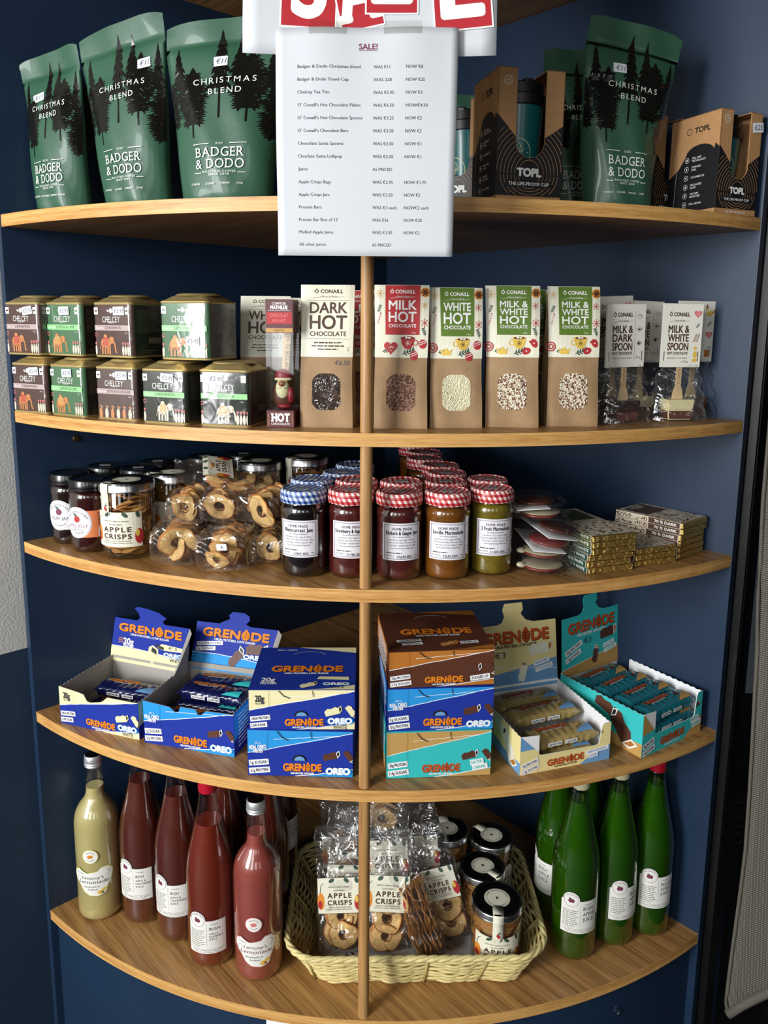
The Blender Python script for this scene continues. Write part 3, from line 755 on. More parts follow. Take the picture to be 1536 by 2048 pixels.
def cup_carton(label, A, B, z, w, d, h, cup=True, sticker=False, dr=0, cuplabel=''):
    t = thing('cup_carton', label, 'cup carton', group='cartons for travel cups')
    T_ = .0012
    bm = bmesh.new()
    box(bm, -w / 2, -d / 2, 0, w / 2, d / 2, T_); box(bm, -w / 2, -d / 2, 0, -w / 2 + T_, d / 2, h); box(bm, w / 2 - T_, -d / 2, 0, w / 2, d / 2, h); box(bm, -w / 2, d / 2 - T_, 0, w / 2, d / 2, h)
    # top flaps at left and right, open in the middle
    for s_ in (-1, 1):
        x0, x1 = sorted((s_ * w / 2, s_ * w * .22)); box(bm, x0, -d / 2, h - T_, x1, d / 2, h)
    x = w * .22; yb = h * .35
    # front with U-shaped cut-out
    pts = [(-w / 2, 0), (w / 2, 0), (w / 2, h), (x, h)]
    pts += [(x * cos(a), yb + x + x * sin(a) * 1.0) for a in frange(0, -PI, 14)]
    pts += [(-x, h), (-w / 2, h)]
    prism(bm, pts, -d / 2, -d / 2 + T_, lambda a, b, hh: Vector((a, hh, b)))
    finish('carton', bm, [MATS['kraft_card']], t)
    Fr = Art(); yc = h * .24
    Fr.l = 0
    def wave(xx): return h * (.52 + .10 * abs(xx) / (w / 2)) 
    # black lower field, split around the cut-out
    Fr.poly([(-w / 2, h * .062), (w / 2, h * .062), (w / 2, h * .60), (w * .36, h * .55), (x + .0003, h * .50), (x + .0003, yb + x)] + [(x * 1.02 * cos(a), yb + x + x * 1.02 * sin(a)) for a in frange(0, -PI, 12)] + [(-x - .0003, h * .50), (-w * .36, h * .58), (-w / 2, h * .66)], 'carton_black')
    Fr.up()
    for k in range(3, 17):
        r0 = w * .055 * k
        def arcline(r0):
            pts = []
            for a in frange(0, PI, 40):
                px, py = r0 * cos(a), yc - .002 + r0 * sin(a) * 1.15
                inside = abs(px) < x + .0005 and py > yb + x - math.sqrt(max(0, (x * 1.03) ** 2 - px * px))
                if abs(px) > w / 2 - .0005 or py > h * (.50 + .1 * abs(px) / (w / 2)) or inside or py < h * .065: 
                    if len(pts) > 1: Fr.line(pts, .0007, 'kraft_card')
                    pts = []
                else: pts.append((px, py))
            if len(pts) > 1: Fr.line(pts, .0007, 'kraft_card')
        arcline(r0)
        if k < 9:
            r1 = w * .055 * k
            pts = [(r1 * cos(a), yc - .004 + r1 * sin(a) * .8) for a in frange(PI, 2 * PI, 24)]
            pts = [q for q in pts if abs(q[0]) < w / 2 - .0005 and q[1] > h * .066]
            if len(pts) > 1:
                mid = [i for i in range(1, len(pts)) if abs(pts[i][0] - pts[i - 1][0]) < .02]
                for i in mid: Fr.line([pts[i - 1], pts[i]], .0007, 'kraft_card')
    Fr.up()
    Fr.rect(-w * .20, h * .205, w * .20, h * .275, 'carton_black'); Fr.rect(-w * .36, h * .128, w * .36, h * .178, 'carton_black'); Fr.up()
    Fr.text('TOPL', 0, h * .212, h * .056, 'white', w=w * .36, bold=.055)
    Fr.text('THE LIFE-PROOF CUP', 0, h * .142, h * .024, 'white', w=w * .62, bold=.02)
    Fr.text('SPILL-SAFE TECHNOLOGY', 0, h * .024, h * .017, 'white', w=w * .5, bold=.02)
    Fr.ring(-w * .36, h * .905, .0062, .0006, 'cream'); Fr.ring(-w * .36, h * .905, .0048, .0005, 'cream'); Fr.poly([(-w * .36 - .0018, h * .900), (-w * .36 + .0018, h * .900), (-w * .36, h * .92)], 'cream')
    Fr.bake('printed_front', t, front(-d / 2), clip=(-w / 2, 0, w / 2, h))
    Sd = Art()
    Sd.poly([(-d / 2, h * .062), (d / 2, h * .062), (d / 2, h * .64), (d * .42, h * .69)] + [(d * (.12 + .28 * cos(a)), h * (.62 + .09 * sin(a))) for a in frange(.2, PI, 8)] + [(-d * .30, h * .50), (-d / 2, h * .42)], 'carton_black'); Sd.up()
    Sd.text('TOPL', d * .14, h * .83, h * .05, 'ink', w=d * .30, bold=.03); Sd.ring(-d * .12, h * .853, .005, .0009, 'ink')
    for k, (l1, l2) in enumerate((('SPILL SAFE', 'TECHNOLOGY'), ('STAINLESS', 'STEEL'), ('LOCKABLE LID', ''), ('REGULATED', 'FLOW'), ('VACUUM', 'INSULATED'), ('FULL AROMA', ''))):
        yy = h * (.575 - k * .088); Sd.ring(-d * .13, yy, .0042, .0005, 'white', n=16); Sd.ell(-d * .13, yy, .0012, .0018, 'white', n=8)
        Sd.text(l1, -d * .03, yy + .0006 - (0 if l2 else .0018), .0028, 'white', al='l', maxw=d * .42, bold=.01)
        if l2: Sd.text(l2, -d * .03, yy - .0036, .0028, 'white', al='l', maxw=d * .42, bold=.01)
    # cup outline wrapping the rear edge
    Sd.line([(-d * .49, h * .72), (-d * .40, h * .72), (-d * .38, h * .66), (-d * .33, h * .62), (-d * .36, h * .12), (-d * .49, h * .10)], .0011, 'carton_line')
    Sd.bake('printed_side', t, left(-w / 2), clip=(-d / 2, 0, d / 2, h))
    if sticker: price_sticker(t, front(-d / 2 - .0006), w * .38, h * .86, '€25', w=.023, h=.014, rot=.12)
    at_front(t, A, B, d, z, dr=dr)
    if cup:
        L_ = t.location
        travel_cup(cuplabel, (L_.x, L_.y, z + .0018), t.rotation_euler[2], h=h * .94)
    return t
cup_carton('tall open-fronted cup carton just right of the price list, teal cup inside', (.1735, -.742), (.270, -.718), Z1, .098, .094, .178, dr=.04, cuplabel='teal travel cup with black lid in the carton nearest the price list')
cup_carton('smaller cup carton with a price sticker at the right end of the top shelf', (.512, -.648), (.586, -.603), Z1, .082, .100, .150, sticker=True, dr=-.10, cuplabel='teal travel cup in the carton at the right end of the top shelf')
cup_carton('dark cup carton half hidden behind the right edge of the price list', (.085, -.585), (.172, -.613), Z1, .090, .09, .172, dr=-.12, cuplabel='teal travel cup in the carton half hidden by the price list')
cup_carton('cup carton behind the tall curved pouch, only its corner showing', (.448, -.545), (.515, -.505), Z1, .08, .05, .166, cup=False)
# ------------------------------------------------------------------ tea tins
mat('tin_gold', '#e6cd8c', .38, metal=.75, var=.06); mat('tin_green', '#4b7350', .3, coat=.5); mat('tin_brown', '#50362e', .3, coat=.5); mat('tin_dark', '#33382f', .3, coat=.5); mat('tin_mauve', '#5d4a44', .3, coat=.5)
mat('tin_side', '#2b2620', .35, coat=.5); mat('tin_side_print', '#7d7358', .5); mat('elephant', '#c87f45', .5); mat('band_mauve', '#b9a3a0', .5); mat('band_green', '#93d58c', .5)
mat('figure_white', '#d9cdb8', .5)
film = clear('tin_film', '#ffffff', .030, .17, crinkle=.12, cscale=22, edge=.25)
def rrect(w, r, n=5):
    pts = []
    for cx, cy, a0 in ((w / 2 - r, -w / 2 + r, -PI / 2), (w / 2 - r, w / 2 - r, 0), (-w / 2 + r, w / 2 - r, PI / 2), (-w / 2 + r, -w / 2 + r, PI)):
        pts += [(cx + r * cos(a), cy + r * sin(a)) for a in frange(a0, a0 + PI / 2, n)]
    return pts
def loft(bm, rings, mi=0, cap0=True, cap1=True):
    R_ = [[bm.verts.new(p) for p in r] for r in rings]
    n = len(R_[0])
    for a, b in zip(R_, R_[1:]):
        for i in range(n):
            f = bm.faces.new((a[i], a[(i + 1) % n], b[(i + 1) % n], b[i])); f.material_index = mi
    if cap0: bm.faces.new(R_[0][::-1]).material_index = mi
    if cap1: bm.faces.new(R_[-1]).material_index = mi
def elephant(A, x, y, s, m, m2):
    A.ell(x, y + s * .50, s * .30, s * .24, m); A.ell(x + s * .34, y + s * .62, s * .15, s * .16, m)
    A.line([(x + s * .44, y + s * .62), (x + s * .54, y + s * .40), (x + s * .56, y + s * .15), (x + s * .64, y + s * .06)], s * .075, m)
    for dx in (-.22, -.06, .10, .22): A.rect(x + (dx - .045) * s, y, x + (dx + .045) * s, y + s * .36, m)
    A.line([(x - s * .29, y + s * .5), (x - s * .36, y + s * .2)], s * .03, m)
    A.up(); A.poly([(x - s * .2, y + s * .36), (x + s * .16, y + s * .36), (x + s * .13, y + s * .76), (x - s * .15, y + s * .76)], m2)
    A.up(); A.ring(x - s * .02, y + s * .56, s * .12, s * .03, m); A.ring(x - s * .02, y + s * .56, s * .05, s * .02, m); A.rect(x - s * .2, y + s * .37, x + s * .16, y + s * .41, m)
    A.ell(x - s * .02, y + s * .80, s * .10, s * .08, m)
def tea_tin(label, A, B, z, body, band, flavour, kind, w=.078, st=None, dr=0, h=.081):
    t = thing('tea_tin', label, 'tea tin', group='tea tins at the left of the second shelf')
    bm = bmesh.new(); r = .007
    loft(bm, [[(x, y, z_) for x, y in rrect(w - 2 * i, r)] for z_, i in ((.0008, .0008), (.002, 0), (h - .001, 0))], cap1=False)
    finish('tin_body', bm, [MATS[body]], t, smooth='auto')
    bm = bmesh.new()
    loft(bm, [[(x, y, z_) for x, y in rrect(w + 2 * o, r + o)] for z_, o in ((0, .0002), (.0022, .0008), (.003, .0002))], cap0=True, cap1=False)
    finish_lid = [[(x, y, z_) for x, y in rrect(w + 2 * o, max(r + o, .006))] for z_, o in ((h - .0016, .0003), (h, .0010), (h + .0016, .0003), (h + .0032, -.003))]
    finish('bottom_rim', bm, [MATS['tin_gold']], t, smooth='auto'); bm = bmesh.new()
    # shoulder sweeping from the square body up to a round lid
    loft(bm, finish_lid, cap0=False, cap1=False)
    sq = rrect(w, r)
    rings = []
    for k, (f, zz) in enumerate(((.03, .0028), (.15, .0036), (.38, .0056), (.70, .0085), (1, .0100))):
        pr = []
        for x, y in sq:
            a = math.atan2(y, x); cr = w * .41; qx, qy = cr * cos(a), cr * sin(a)
            sc = 1 - .06 * 1
            pr.append((x * .94 * (1 - f) + qx * f, y * .94 * (1 - f) + qy * f, h + zz))
        rings.append(pr)
    loft(bm, rings, cap0=False, cap1=False)
    lathe(bm, [(w * .41, h + .0098), (w * .405, h + .0108), (w * .37, h + .0126), (w * .30, h + .0135), (w * .28, h + .0129), (0, h + .0130)], 40)
    finish('lid', bm, [MATS['tin_gold']], t, smooth='auto')
    A_ = Art(); W = w; Hh = h
    A_.l = 1
    A_.rect(-W * .5, Hh * .50, W * .5, Hh * .60, band); A_.up()
    A_.text('Green Tea' if 'GREEN' in kind else 'Black Tea', -W * .42, Hh * .53, .0026, 'paper', al='l', shear=.3, maxw=W * .2)
    A_.text(flavour, -W * .20, Hh * .528, .0042, 'ink', al='l', maxw=W * .58, bold=.01)
    A_.text('CHELCEY', -W * .02, Hh * .655, Hh * .105, 'white', w=W * .46, serif=1)
    A_.text('LONDON', -W * .02, Hh * .635, .0018, 'white')
    A_.ring(-W * .02, Hh * .87, .0035, .0008, 'white', n=12); A_.ell(-W * .02, Hh * .86, .002, .0035, 'white', n=10)
    for sx in (-1, 1): A_.ell(-W * .02 + sx * .0062, Hh * .865, .0026, .0014, 'white', n=8, rot=sx * .6)
    A_.rect(-W * .46, Hh * .80, -W * .36, Hh * .93, 'white'); A_.rect(W * .34, Hh * .80, W * .44, Hh * .93, 'white'); A_.up()
    for sx in (-.41, .39): A_.rect(W * sx - .0026, Hh * .85, W * sx + .0026, Hh * .88, body); A_.para(W * sx - .003, W * sx + .003, Hh * .815, 1, .0015, body)
    A_.l = 2
    rr = random.Random(len(flavour))
    if 'LADY' in kind:
        for k in range(6):
            x = -W * .38 + k * W * .145; A_.ell(x, Hh * .12, .0033, .0085, 'figure_white' if k % 2 else 'elephant', n=10); A_.ell(x, Hh * .26, .0016, .002, 'elephant', n=8); A_.line([(x, Hh * .2), (x + .004, Hh * .26)], .0008, 'figure_white')
    else:
        sx = -W * (.18 if 'DARK' not in kind else .02)
        elephant(A_, sx, Hh * .06, Hh * .42, 'elephant' if 'DARK' not in kind else 'figure_white', 'red' if 'BLACK' in kind else 'gold')
        A_.ring(-W * .43, Hh * .42, .003, .0008, 'pink', n=12)
        for k in range(5):
            x = W * (.20 + .065 * k) if k else -W * .44
            A_.ell(x, Hh * .13, .0022, .0075, 'figure_white', n=10); A_.ell(x, Hh * .25, .0013, .0017, 'pink', n=8); A_.rect(x - .002, Hh * .27, x + .002, Hh * .283, 'pink')
    A_.text('100g e', W * .36, Hh * .45, .0015, 'white')
    A_.bake('printed_front', t, front(-w / 2), clip=(-W * .46, 0, W * .46, Hh))
    bm = bmesh.new(); box(bm, w / 2, -w / 2 + .007, .004, w / 2 + .00015, w / 2 - .007, h - .003); 
    A2 = Art(); A2.rect(-w * .41, .003, w * .41, h - .003, 'tin_side'); A2.up()
    A2.para(-w * .36, w * .30, h * .88, 13, h * .035, 'tin_side_print', rnd=rr); A2.rect(-w * .05, h * .26, w * .30, h * .37, 'tin_side_print'); A2.ring(-w * .2, h * .2, .004, .0006, 'tin_side_print'); A2.para(-w * .3, w * .3, h * .12, 2, h * .035, 'tin_side_print', rnd=rr)
    bm.free()
    A2.bake('printed_side', t, right(w / 2))
    bm = bmesh.new(); e = .0009
    loft(bm, [[(x, y, z_) for x, y in rrect(w + 2 * e, r + e)] for z_ in (.0035, h - .002)], cap0=False, cap1=False)
    fo = finish('shrink_film', bm, [film], t, smooth='auto')
    if st: price_sticker(t, front(-w / 2 - .0012), st[0] * w, st[1] * h, '€5.95', w=.0235, h=.0125, rot=st[2])
    at_front(t, A, B, w, z, dr=dr)
    return t
dR = math.radians
TB = Z2; TT = Z2 + .0945
G_, B_ = 'tin_green', 'tin_brown'
tea_tin('brown cinnamon tea tin at the left end, lower row', (-.594, -.611), (-.524, -.642), TB, B_, 'band_mauve', 'CINNAMON', 'BLACK', st=(.18, .865, .05), h=.079)
tea_tin('dark green lemon and lime tea tin, second from the left in the lower row', (-.517, -.644), (-.444, -.682), TB, G_, 'band_green', 'LEMON & LIME', 'GREEN', st=(.05, .865, .03), h=.079)
tea_tin('mauve-brown lemon and ginger tea tin, middle of the lower row', (-.426, -.686), (-.350, -.716), TB, 'tin_mauve', 'band_mauve', 'LEMON & GINGER', 'BLACK LADY', st=(.18, .865, .02), h=.079)
tea_tin('near-black tea tin with a pale green band and pale elephant, lower row', (-.339, -.726), (-.264, -.751), TB, 'tin_dark', 'band_green', 'CARDAMOM', 'GREEN DARK', st=(.10, .865, -.08), h=.079)
tea_tin('glinting dark tea tin at the right end of the lower row', (-.245, -.752), (-.169, -.766), TB, 'tin_dark', 'band_green', 'GREEN TEA', 'GREEN DARK', st=(-.15, .865, -.05), h=.080)
tea_tin('brown cinnamon tea tin at the left end, upper row', (-.597, -.613), (-.528, -.644), TT, B_, 'band_mauve', 'CINNAMON', 'BLACK', st=(.20, .865, .12), h=.081)
tea_tin('green lemon and lime tea tin, second from the left in the upper row', (-.524, -.630), (-.450, -.664), TT, G_, 'band_green', 'LEMON & LIME', 'GREEN', st=(.06, .865, .02), h=.081)
tea_tin('brown cinnamon tea tin, third in the upper row', (-.432, -.668), (-.356, -.702), TT, B_, 'band_mauve', 'CINNAMON', 'BLACK', st=(.20, .865, .02), h=.081)
tea_tin('light green lemon and lime tea tin, rightmost of the upper row', (-.309, -.721), (-.230, -.745), TT, G_, 'band_green', 'LEMON & LIME', 'GREEN', w=.082, st=(.18, .33, .0), h=.083)

# ------------------------------------------------------------------ paper bags of hot chocolate
kraft = mat('kraft_paper', '#ac8b64', .7, var=.12, vscale=45, bump=.25, bscale=70)
_k = kraft.node_tree
_w = _k.nodes.new('ShaderNodeTexWave'); _w.bands_direction = 'X'; _w.inputs['Scale'].default_value = 130; _w.inputs['Distortion'].default_value = .4
_mx = _k.nodes.new('ShaderNodeMixRGB'); _mx.blend_type = 'MULTIPLY'; _mx.inputs[0].default_value = .16
_src = _k.nodes['Principled BSDF'].inputs['Base Color'].links[0].from_socket
_tc = _k.nodes.new('ShaderNodeTexCoord'); _k.links.new(_tc.outputs['Object'], _w.inputs[0])
_k.links.new(_src, _mx.inputs[1]); _k.links.new(_w.outputs['Color'], _mx.inputs[2]); _k.links.new(_mx.outputs[0], _k.nodes['Principled BSDF'].inputs['Base Color'])
speckle('flakes_milk', ['#6b4836', '#8a6550', '#a88672', '#5a3a2c'], 520)
speckle('flakes_white', ['#e6dfb8', '#f2edcf', '#d8cf9f', '#efe8c4'], 520)
speckle('flakes_mix', ['#e9dfc4', '#8a5f48', '#d9c8a8', '#f2ead6', '#6d4634'], 480)
speckle('flakes_dark', ['#2a1c17', '#3b2720', '#4a332a', '#1c120e'], 480)
def snow(A, x, y, r, m, n=8):
    for k in range(n):
        a = 2 * PI * k / n; A.line([(x, y), (x + r * cos(a), y + r * sin(a))], r * .12, m); A.ell(x + r * cos(a), y + r * sin(a), r * .13, r * .13, m, n=6)
def sprig(A, x, y, L_, a, m, n=4):
    ex, ey = x + L_ * cos(a), y + L_ * sin(a); A.line([(x, y), (ex, ey)], L_ * .05, m)
    for k in range(n):
        f = (k + .6) / n; px, py = x + (ex - x) * f, y + (ey - y) * f
        for s_ in (-1, 1): b = a + s_ * .8; A.ell(px + cos(b) * L_ * .16, py + sin(b) * L_ * .16, L_ * .17, L_ * .055, m, n=8, rot=b)
    A.ell(ex, ey, L_ * .15, L_ * .05, m, n=8, rot=a)
def mug(A, x, y, s, m):
    A.poly([(x - s * .5, y + s * .35), (x + s * .5, y + s * .35), (x + s * .42, y - s * .05), (x + s * .2, y - s * .38), (x - s * .2, y - s * .38), (x - s * .42, y - s * .05)], m)
    A.ring(x - s * .55 if m == 'yellow' else x + s * .55, y + .03 * s, s * .2, s * .06, m); A.up()
    A.ell(x, y + s * .35, s * .5, s * .13, m); A.up(); A.ell(x, y + s * .36, s * .42, s * .09, 'choc'); A.up()
    A.rect(x - s * .2, y + s * .33, x - s * .02, y + s * .45, 'white'); A.rect(x + s * .02, y + s * .32, x + s * .2, y + s * .42, 'white')
    snow(A, x, y, s * .17, 'white' if m == 'red' else 'choc')
def heart(A, x, y, s, m):
    pts = []
    for a in frange(0, 2 * PI, 26)[:-1]:
        pts.append((x + s * .5 * sin(a) ** 3, y + s * .5 * (.8125 * cos(a) - .3125 * cos(2 * a) - .125 * cos(3 * a) - .0625 * cos(4 * a))))
    A.poly(pts, m); A.up()
    r = random.Random(5)
    for k in range(16): 
        a = r.uniform(0, 6.28); d = r.uniform(0, .26) * s; A.ell(x + d * cos(a), y + d * sin(a) + s * .03, s * .03, s * .03, 'cream', n=6)
def cane(A, x, y, s, rot=0):
    c, q = cos(rot), sin(rot); R_ = lambda a, b: (x + a * c - b * q, y + a * q + b * c)
    A.line([R_(0, -s), R_(0, 0)] + [R_(s * .22 - s * .22 * cos(a), s * .25 * sin(a)) for a in frange(.2, PI, 6)], s * .16, 'white'); A.up()
    for k in range(6): A.line([R_(-s * .07, -s + k * s * .17), R_(s * .07, -s + k * s * .17 + s * .1)], s * .06, 'red')
    A.line([R_(0, -s * .0), R_(s * .05, s * .15)], s * .12, 'red')
def choc_label(A, w, y0, y1, lines, panel, full=False, gram='200 g'):
    """printed label; y0..y1 high; lines of (word, cap height fraction)"""
    H = y1 - y0
    A.l = 1; A.rect(-w / 2, y0, w / 2, y1, 'cream'); A.up()
    ink_ = 'brown_ink' if full else 'white'
    if not full:
        # seasonal drawings round the edge
        snow(A, -w * .40, y1 - H * .12, w * .07, 'gold'); A.ell(w * .42, y1 - H * .10, w * .085, w * .085, 'orange', n=18); 
        sprig(A, -w * .44, y1 - H * .38, w * .13, 1.2, 'leaf'); cane(A, -w * .40, y0 + H * .60, H * .14, -.25)
        snow(A, w * .41, y1 - H * .28, w * .06, 'red' if panel == 'green_print' else 'gold'); snow(A, w * .42, y1 - H * .52, w * .07, 'red')
        sprig(A, w * .44, y0 + H * .30, w * .14, 1.9, 'leaf'); sprig(A, -w * .36, y0 + H * .08, w * .15, .2, 'leaf'); sprig(A, w * .02, y0 + H * .05, w * .22, .35, 'leaf')
        for k in range(5): A.ell(-w * .02 + k * .0022, y0 + H * .27 - (k % 3) * .0022, .0006, .0006, 'leaf', n=6)
        A.up()
        for k in range(6): a = k * PI / 3; A.ell(w * .42 + w * .04 * cos(a), y1 - H * .10 + w * .04 * sin(a), w * .035, w * .015, 'brown_ink', n=8, rot=a)
        if panel == 'red': heart(A, -w * .20, y0 + H * .14, w * .26, 'red'); mug(A, w * .12, y0 + H * .20, w * .26, 'red')
        else:
            A.poly([(-w * .28, y0 + H * .045), (-w * .12, y0 + H * .045), (-w * .09, y0 + H * .14), (-w * .15, y0 + H * .10), (-w * .20, y0 + H * .155), (-w * .25, y0 + H * .10), (-w * .31, y0 + H * .14)], 'yellow')
            mug(A, w * .12, y0 + H * .20, w * .26, 'yellow'); A.ring(-w * .46, y0 + H * .15, w * .09, w * .02, 'red'); A.ring(-w * .46, y0 + H * .15, w * .05, w * .02, 'red')
        A.l = 3
        if gram == '200 g' and panel == 'red' or lines[0][0] == 'WHITE':
            for bx, by in ((w * .40, H * .19), (w * .24, H * .03)):
                A.ell(bx, y0 + by, w * .075, w * .085, 'red', n=16)
                A.up(); A.line([(bx - w * .06, y0 + by - w * .02), (bx + w * .06, y0 + by + w * .03)], w * .012, 'white'); A.line([(bx - w * .06, y0 + by + w * .02), (bx + w * .05, y0 + by + w * .06)], w * .012, 'white'); A.l -= 1
        else:
            for bx, by, ro in ((w * .40, H * .20, .5), (w * .26, H * .09, -1.2)):
                A.ell(bx, y0 + by, w * .06, w * .085, 'red', n=16, rot=ro); A.ell(bx - w * .06, y0 + by + w * .02, w * .025, w * .04, 'red', n=10, rot=ro + .6); A.up(); A.ell(bx, y0 + by, w * .014, w * .014, 'white', n=8); A.l -= 1
        A.l = 4; px0, px1 = -w * .30, w * .33
        A.rect(px0, y0 + H * .315, px1, y1 - H * .005, panel); A.up()
        cx = (px0 + px1) / 2; pw = (px1 - px0)
    else: cx = .02 * w; pw = w * .82; px0, px1 = cx - pw / 2, cx + pw / 2
    A.text('Ó CONAILL', cx, y1 - H * .115, H * .048, ink_, w=pw * (.72 if not full else .64), bold=.03)
    # script word
    A.text('chocolate', cx, y1 - H * .175, H * .030, ink_, w=pw * .40, shear=.4, bold=.0)
    for s_ in (-1, 1): A.line([(cx + s_ * pw * .2, y1 - H * .172), (cx + s_ * pw * .36, y1 - H * (.172 - .012 * s_))], .0004, ink_)
    y = y1 - H * .215
    if full: A.rect(px0 + pw * .03, y1 - H * .222, px1 - pw * .03, y1 - H * .218, ink_); y -= H * .03
    tot = sum(f for _, f in lines); avail = H * .40 if not full else H * .50
    k = avail / (tot + .26 * len(lines) * lines[0][1] * 1.0)
    for wd, f in lines:
        y -= f * k; A.text(wd, cx, y, f * k, ink_, w=pw * (.80 if not full else .84), bold=.02 if f > .6 else .02); y -= .26 * lines[0][1] * k
    if not full: A.text(gram, px1 - pw * .1, y0 + H * .335, H * .018, ink_, al='r')
    else:
        y -= H * .005; A.rect(px0 + pw * .03, y, px1 - pw * .03, y + H * .004, ink_)
        A.para(px0 + pw * .1, px1 - pw * .1, y - H * .06, 3, H * .045, ink_, al='c')
        A.text('200 g', px1 - pw * .01, y - H * .14, H * .02, ink_, rot=PI / 2)
def choc_bag(label, A, B, z, lines, panel, flakes, w=.076, h=.2, d=.05, full=False, name='hot_chocolate_bag', dr=0, glare=False, lean=0, written=None, loff=0, shape=0):
    t = thing(name, label, 'hot chocolate bag', group='paper bags of hot chocolate flakes')
    def hd(v): return d / 2 * (1 - max(0, (v - .12) / .88) ** 1.6 * .93)
    def hw(v, u): return w / 2 * (1 - .03 * sin(PI * v) + .01 * sin(9 * v + u))
    def F(u, v, s, e=0):   # front/back sheet
        return Vector((u * hw(v, u) + lean * v, s * (hd(v) + e) + .0012 * sin(u * 4 + v * 8 + w * 900) * (1 if v < .6 else .4) - s * .002 * abs(u) ** 6, v * h))
    bm = bmesh.new()
    for s_ in (-1, 1): grid(bm, lambda u, v: F(u * 2 - 1, v, s_), 12, 26)
    for s_ in (-1, 1):    # side gussets folded inwards towards the top
        grid(bm, lambda u, v: Vector((lerp3(F(s_, v, -1), F(s_, v, 1), u).x - s_ * (1 - abs(2 * u - 1)) * .016 * min(1, v * 1.4), lerp3(F(s_, v, -1), F(s_, v, 1), u).y, v * h)), 4, 26)
    bm.faces.new([bm.verts.new(F(a, 0, b)) for a, b in ((-1, -1), (1, -1), (1, 1), (-1, 1))])
    bmesh.ops.remove_doubles(bm, verts=bm.verts, dist=.0004)
    finish('paper_bag', bm, [kraft], t, smooth='auto')
    fn = lambda u, v, e: F(u / (w / 2), v / h, -1, e)
    A_ = Art(); y0 = h * .50; choc_label(A_, w * 1.015, y0, h * 1.004, lines, panel, full)
    A_.bake('paper_label', t, fn, cutx=frange(-w / 2, w / 2, 12), cuty=frange(0, h, 26), eps=.00022)
    # the label folded down over the back
    W_ = Art(); ww, wh = w * .315, h * .152; cy_ = h * .255
    pts = [(loff + ww * max(-.86, min(.86, 1.05 * cos(a))), cy_ + wh * max(-.93, min(.93, 1.02 * sin(a))) * .92) for a in frange(0, 2 * PI, 40)[:-1]]
    W_.l = 0; W_.poly(pts, flakes)
    W_.bake('window', t, fn, cutx=frange(-w / 2, w / 2, 8), cuty=frange(0, h, 20), eps=.0004)
    if glare:
        G = Art(); G.l = 2; G.poly([(p[0], p[1]) for p in pts], 'window_film'); G.bake('window_film', t, fn, cutx=frange(-w / 2, w / 2, 16), cuty=frange(0, h, 30), eps=.0004)
    if written:
        G = Art(); G.text(written, w * .30, h * .445, .0062, 'pen', shear=.2); G.bake('pen_price', t, fn)
    at_front(t, A, B, d, z, dr=dr)
    return t
def lerp3(a, b, f): return a + (b - a) * f
clear('window_film', '#ffffff', .10, .05, crinkle=.9, cscale=70, edge=.5)
HC = [('HOT', 1.25), ('CHOCOLATE', .42)]
choc_bag('cream-labelled dark hot chocolate bag standing left of the post', (-.0985, -.752), (-.0215, -.755), Z2, [('DARK', 1)] + HC, None, 'flakes_dark', w=.077, h=.203, full=True, glare=True, written='€6.50')
choc_bag('red-panelled milk hot chocolate bag right of the post', (.0095, -.754), (.0855, -.754), Z2, [('MILK', 1.15)] + HC, 'red', 'flakes_milk', w=.0775, h=.2035)
choc_bag('green-panelled white hot chocolate bag, second right of the post', (.091, -.742), (.166, -.735), Z2, [('WHITE', .95)] + HC, 'green_print', 'flakes_white', w=.077, h=.201, lean=-.001)
choc_bag('milk and white hot chocolate bag leaning left, with the coarser flakes', (.173, -.722), (.250, -.724), Z2, [('MILK &', .85), ('WHITE', .85), ('HOT', 1.05), ('CHOCOLATE', .42)], 'green_print', 'flakes_mix', w=.0785, h=.205, lean=-.003)
choc_bag('rightmost milk and white hot chocolate bag, beside the spoon packs', (.2655, -.708), (.3425, -.697), Z2, [('MILK &', .85), ('WHITE', .85), ('HOT', 1.05), ('CHOCOLATE', .42)], 'green_print', 'flakes_mix', w=.078, h=.2055, dr=-.06)
choc_bag('hot chocolate bag behind, its green panel showing between the two milk and white bags', (.215, -.628), (.293, -.610), Z2, [('MILK &', .85), ('WHITE', .85), ('HOT', 1.05), ('CHOCOLATE', .42)], 'green_print', 'flakes_mix', w=.078, h=.204)
choc_bag('milk hot chocolate bag in the gap between the dark bag and the post', (-.068, -.665), (.008, -.665), Z2, [('MILK', 1.15)] + HC, 'red', 'flakes_milk', w=.077, h=.199)
choc_bag('cream-labelled white hot chocolate bag behind the right end of the tea tins', (-.212, -.635), (-.134, -.640), Z2, [('WHITE', .95)] + HC, None, 'flakes_white', w=.080, h=.190, full=True)
choc_bag('cream-labelled white hot chocolate bag behind the clear lolly carton', (-.155, -.580), (-.077, -.580), Z2, [('WHITE', .95)] + HC, None, 'flakes_white', w=.080, h=.189, full=True, d=.045)

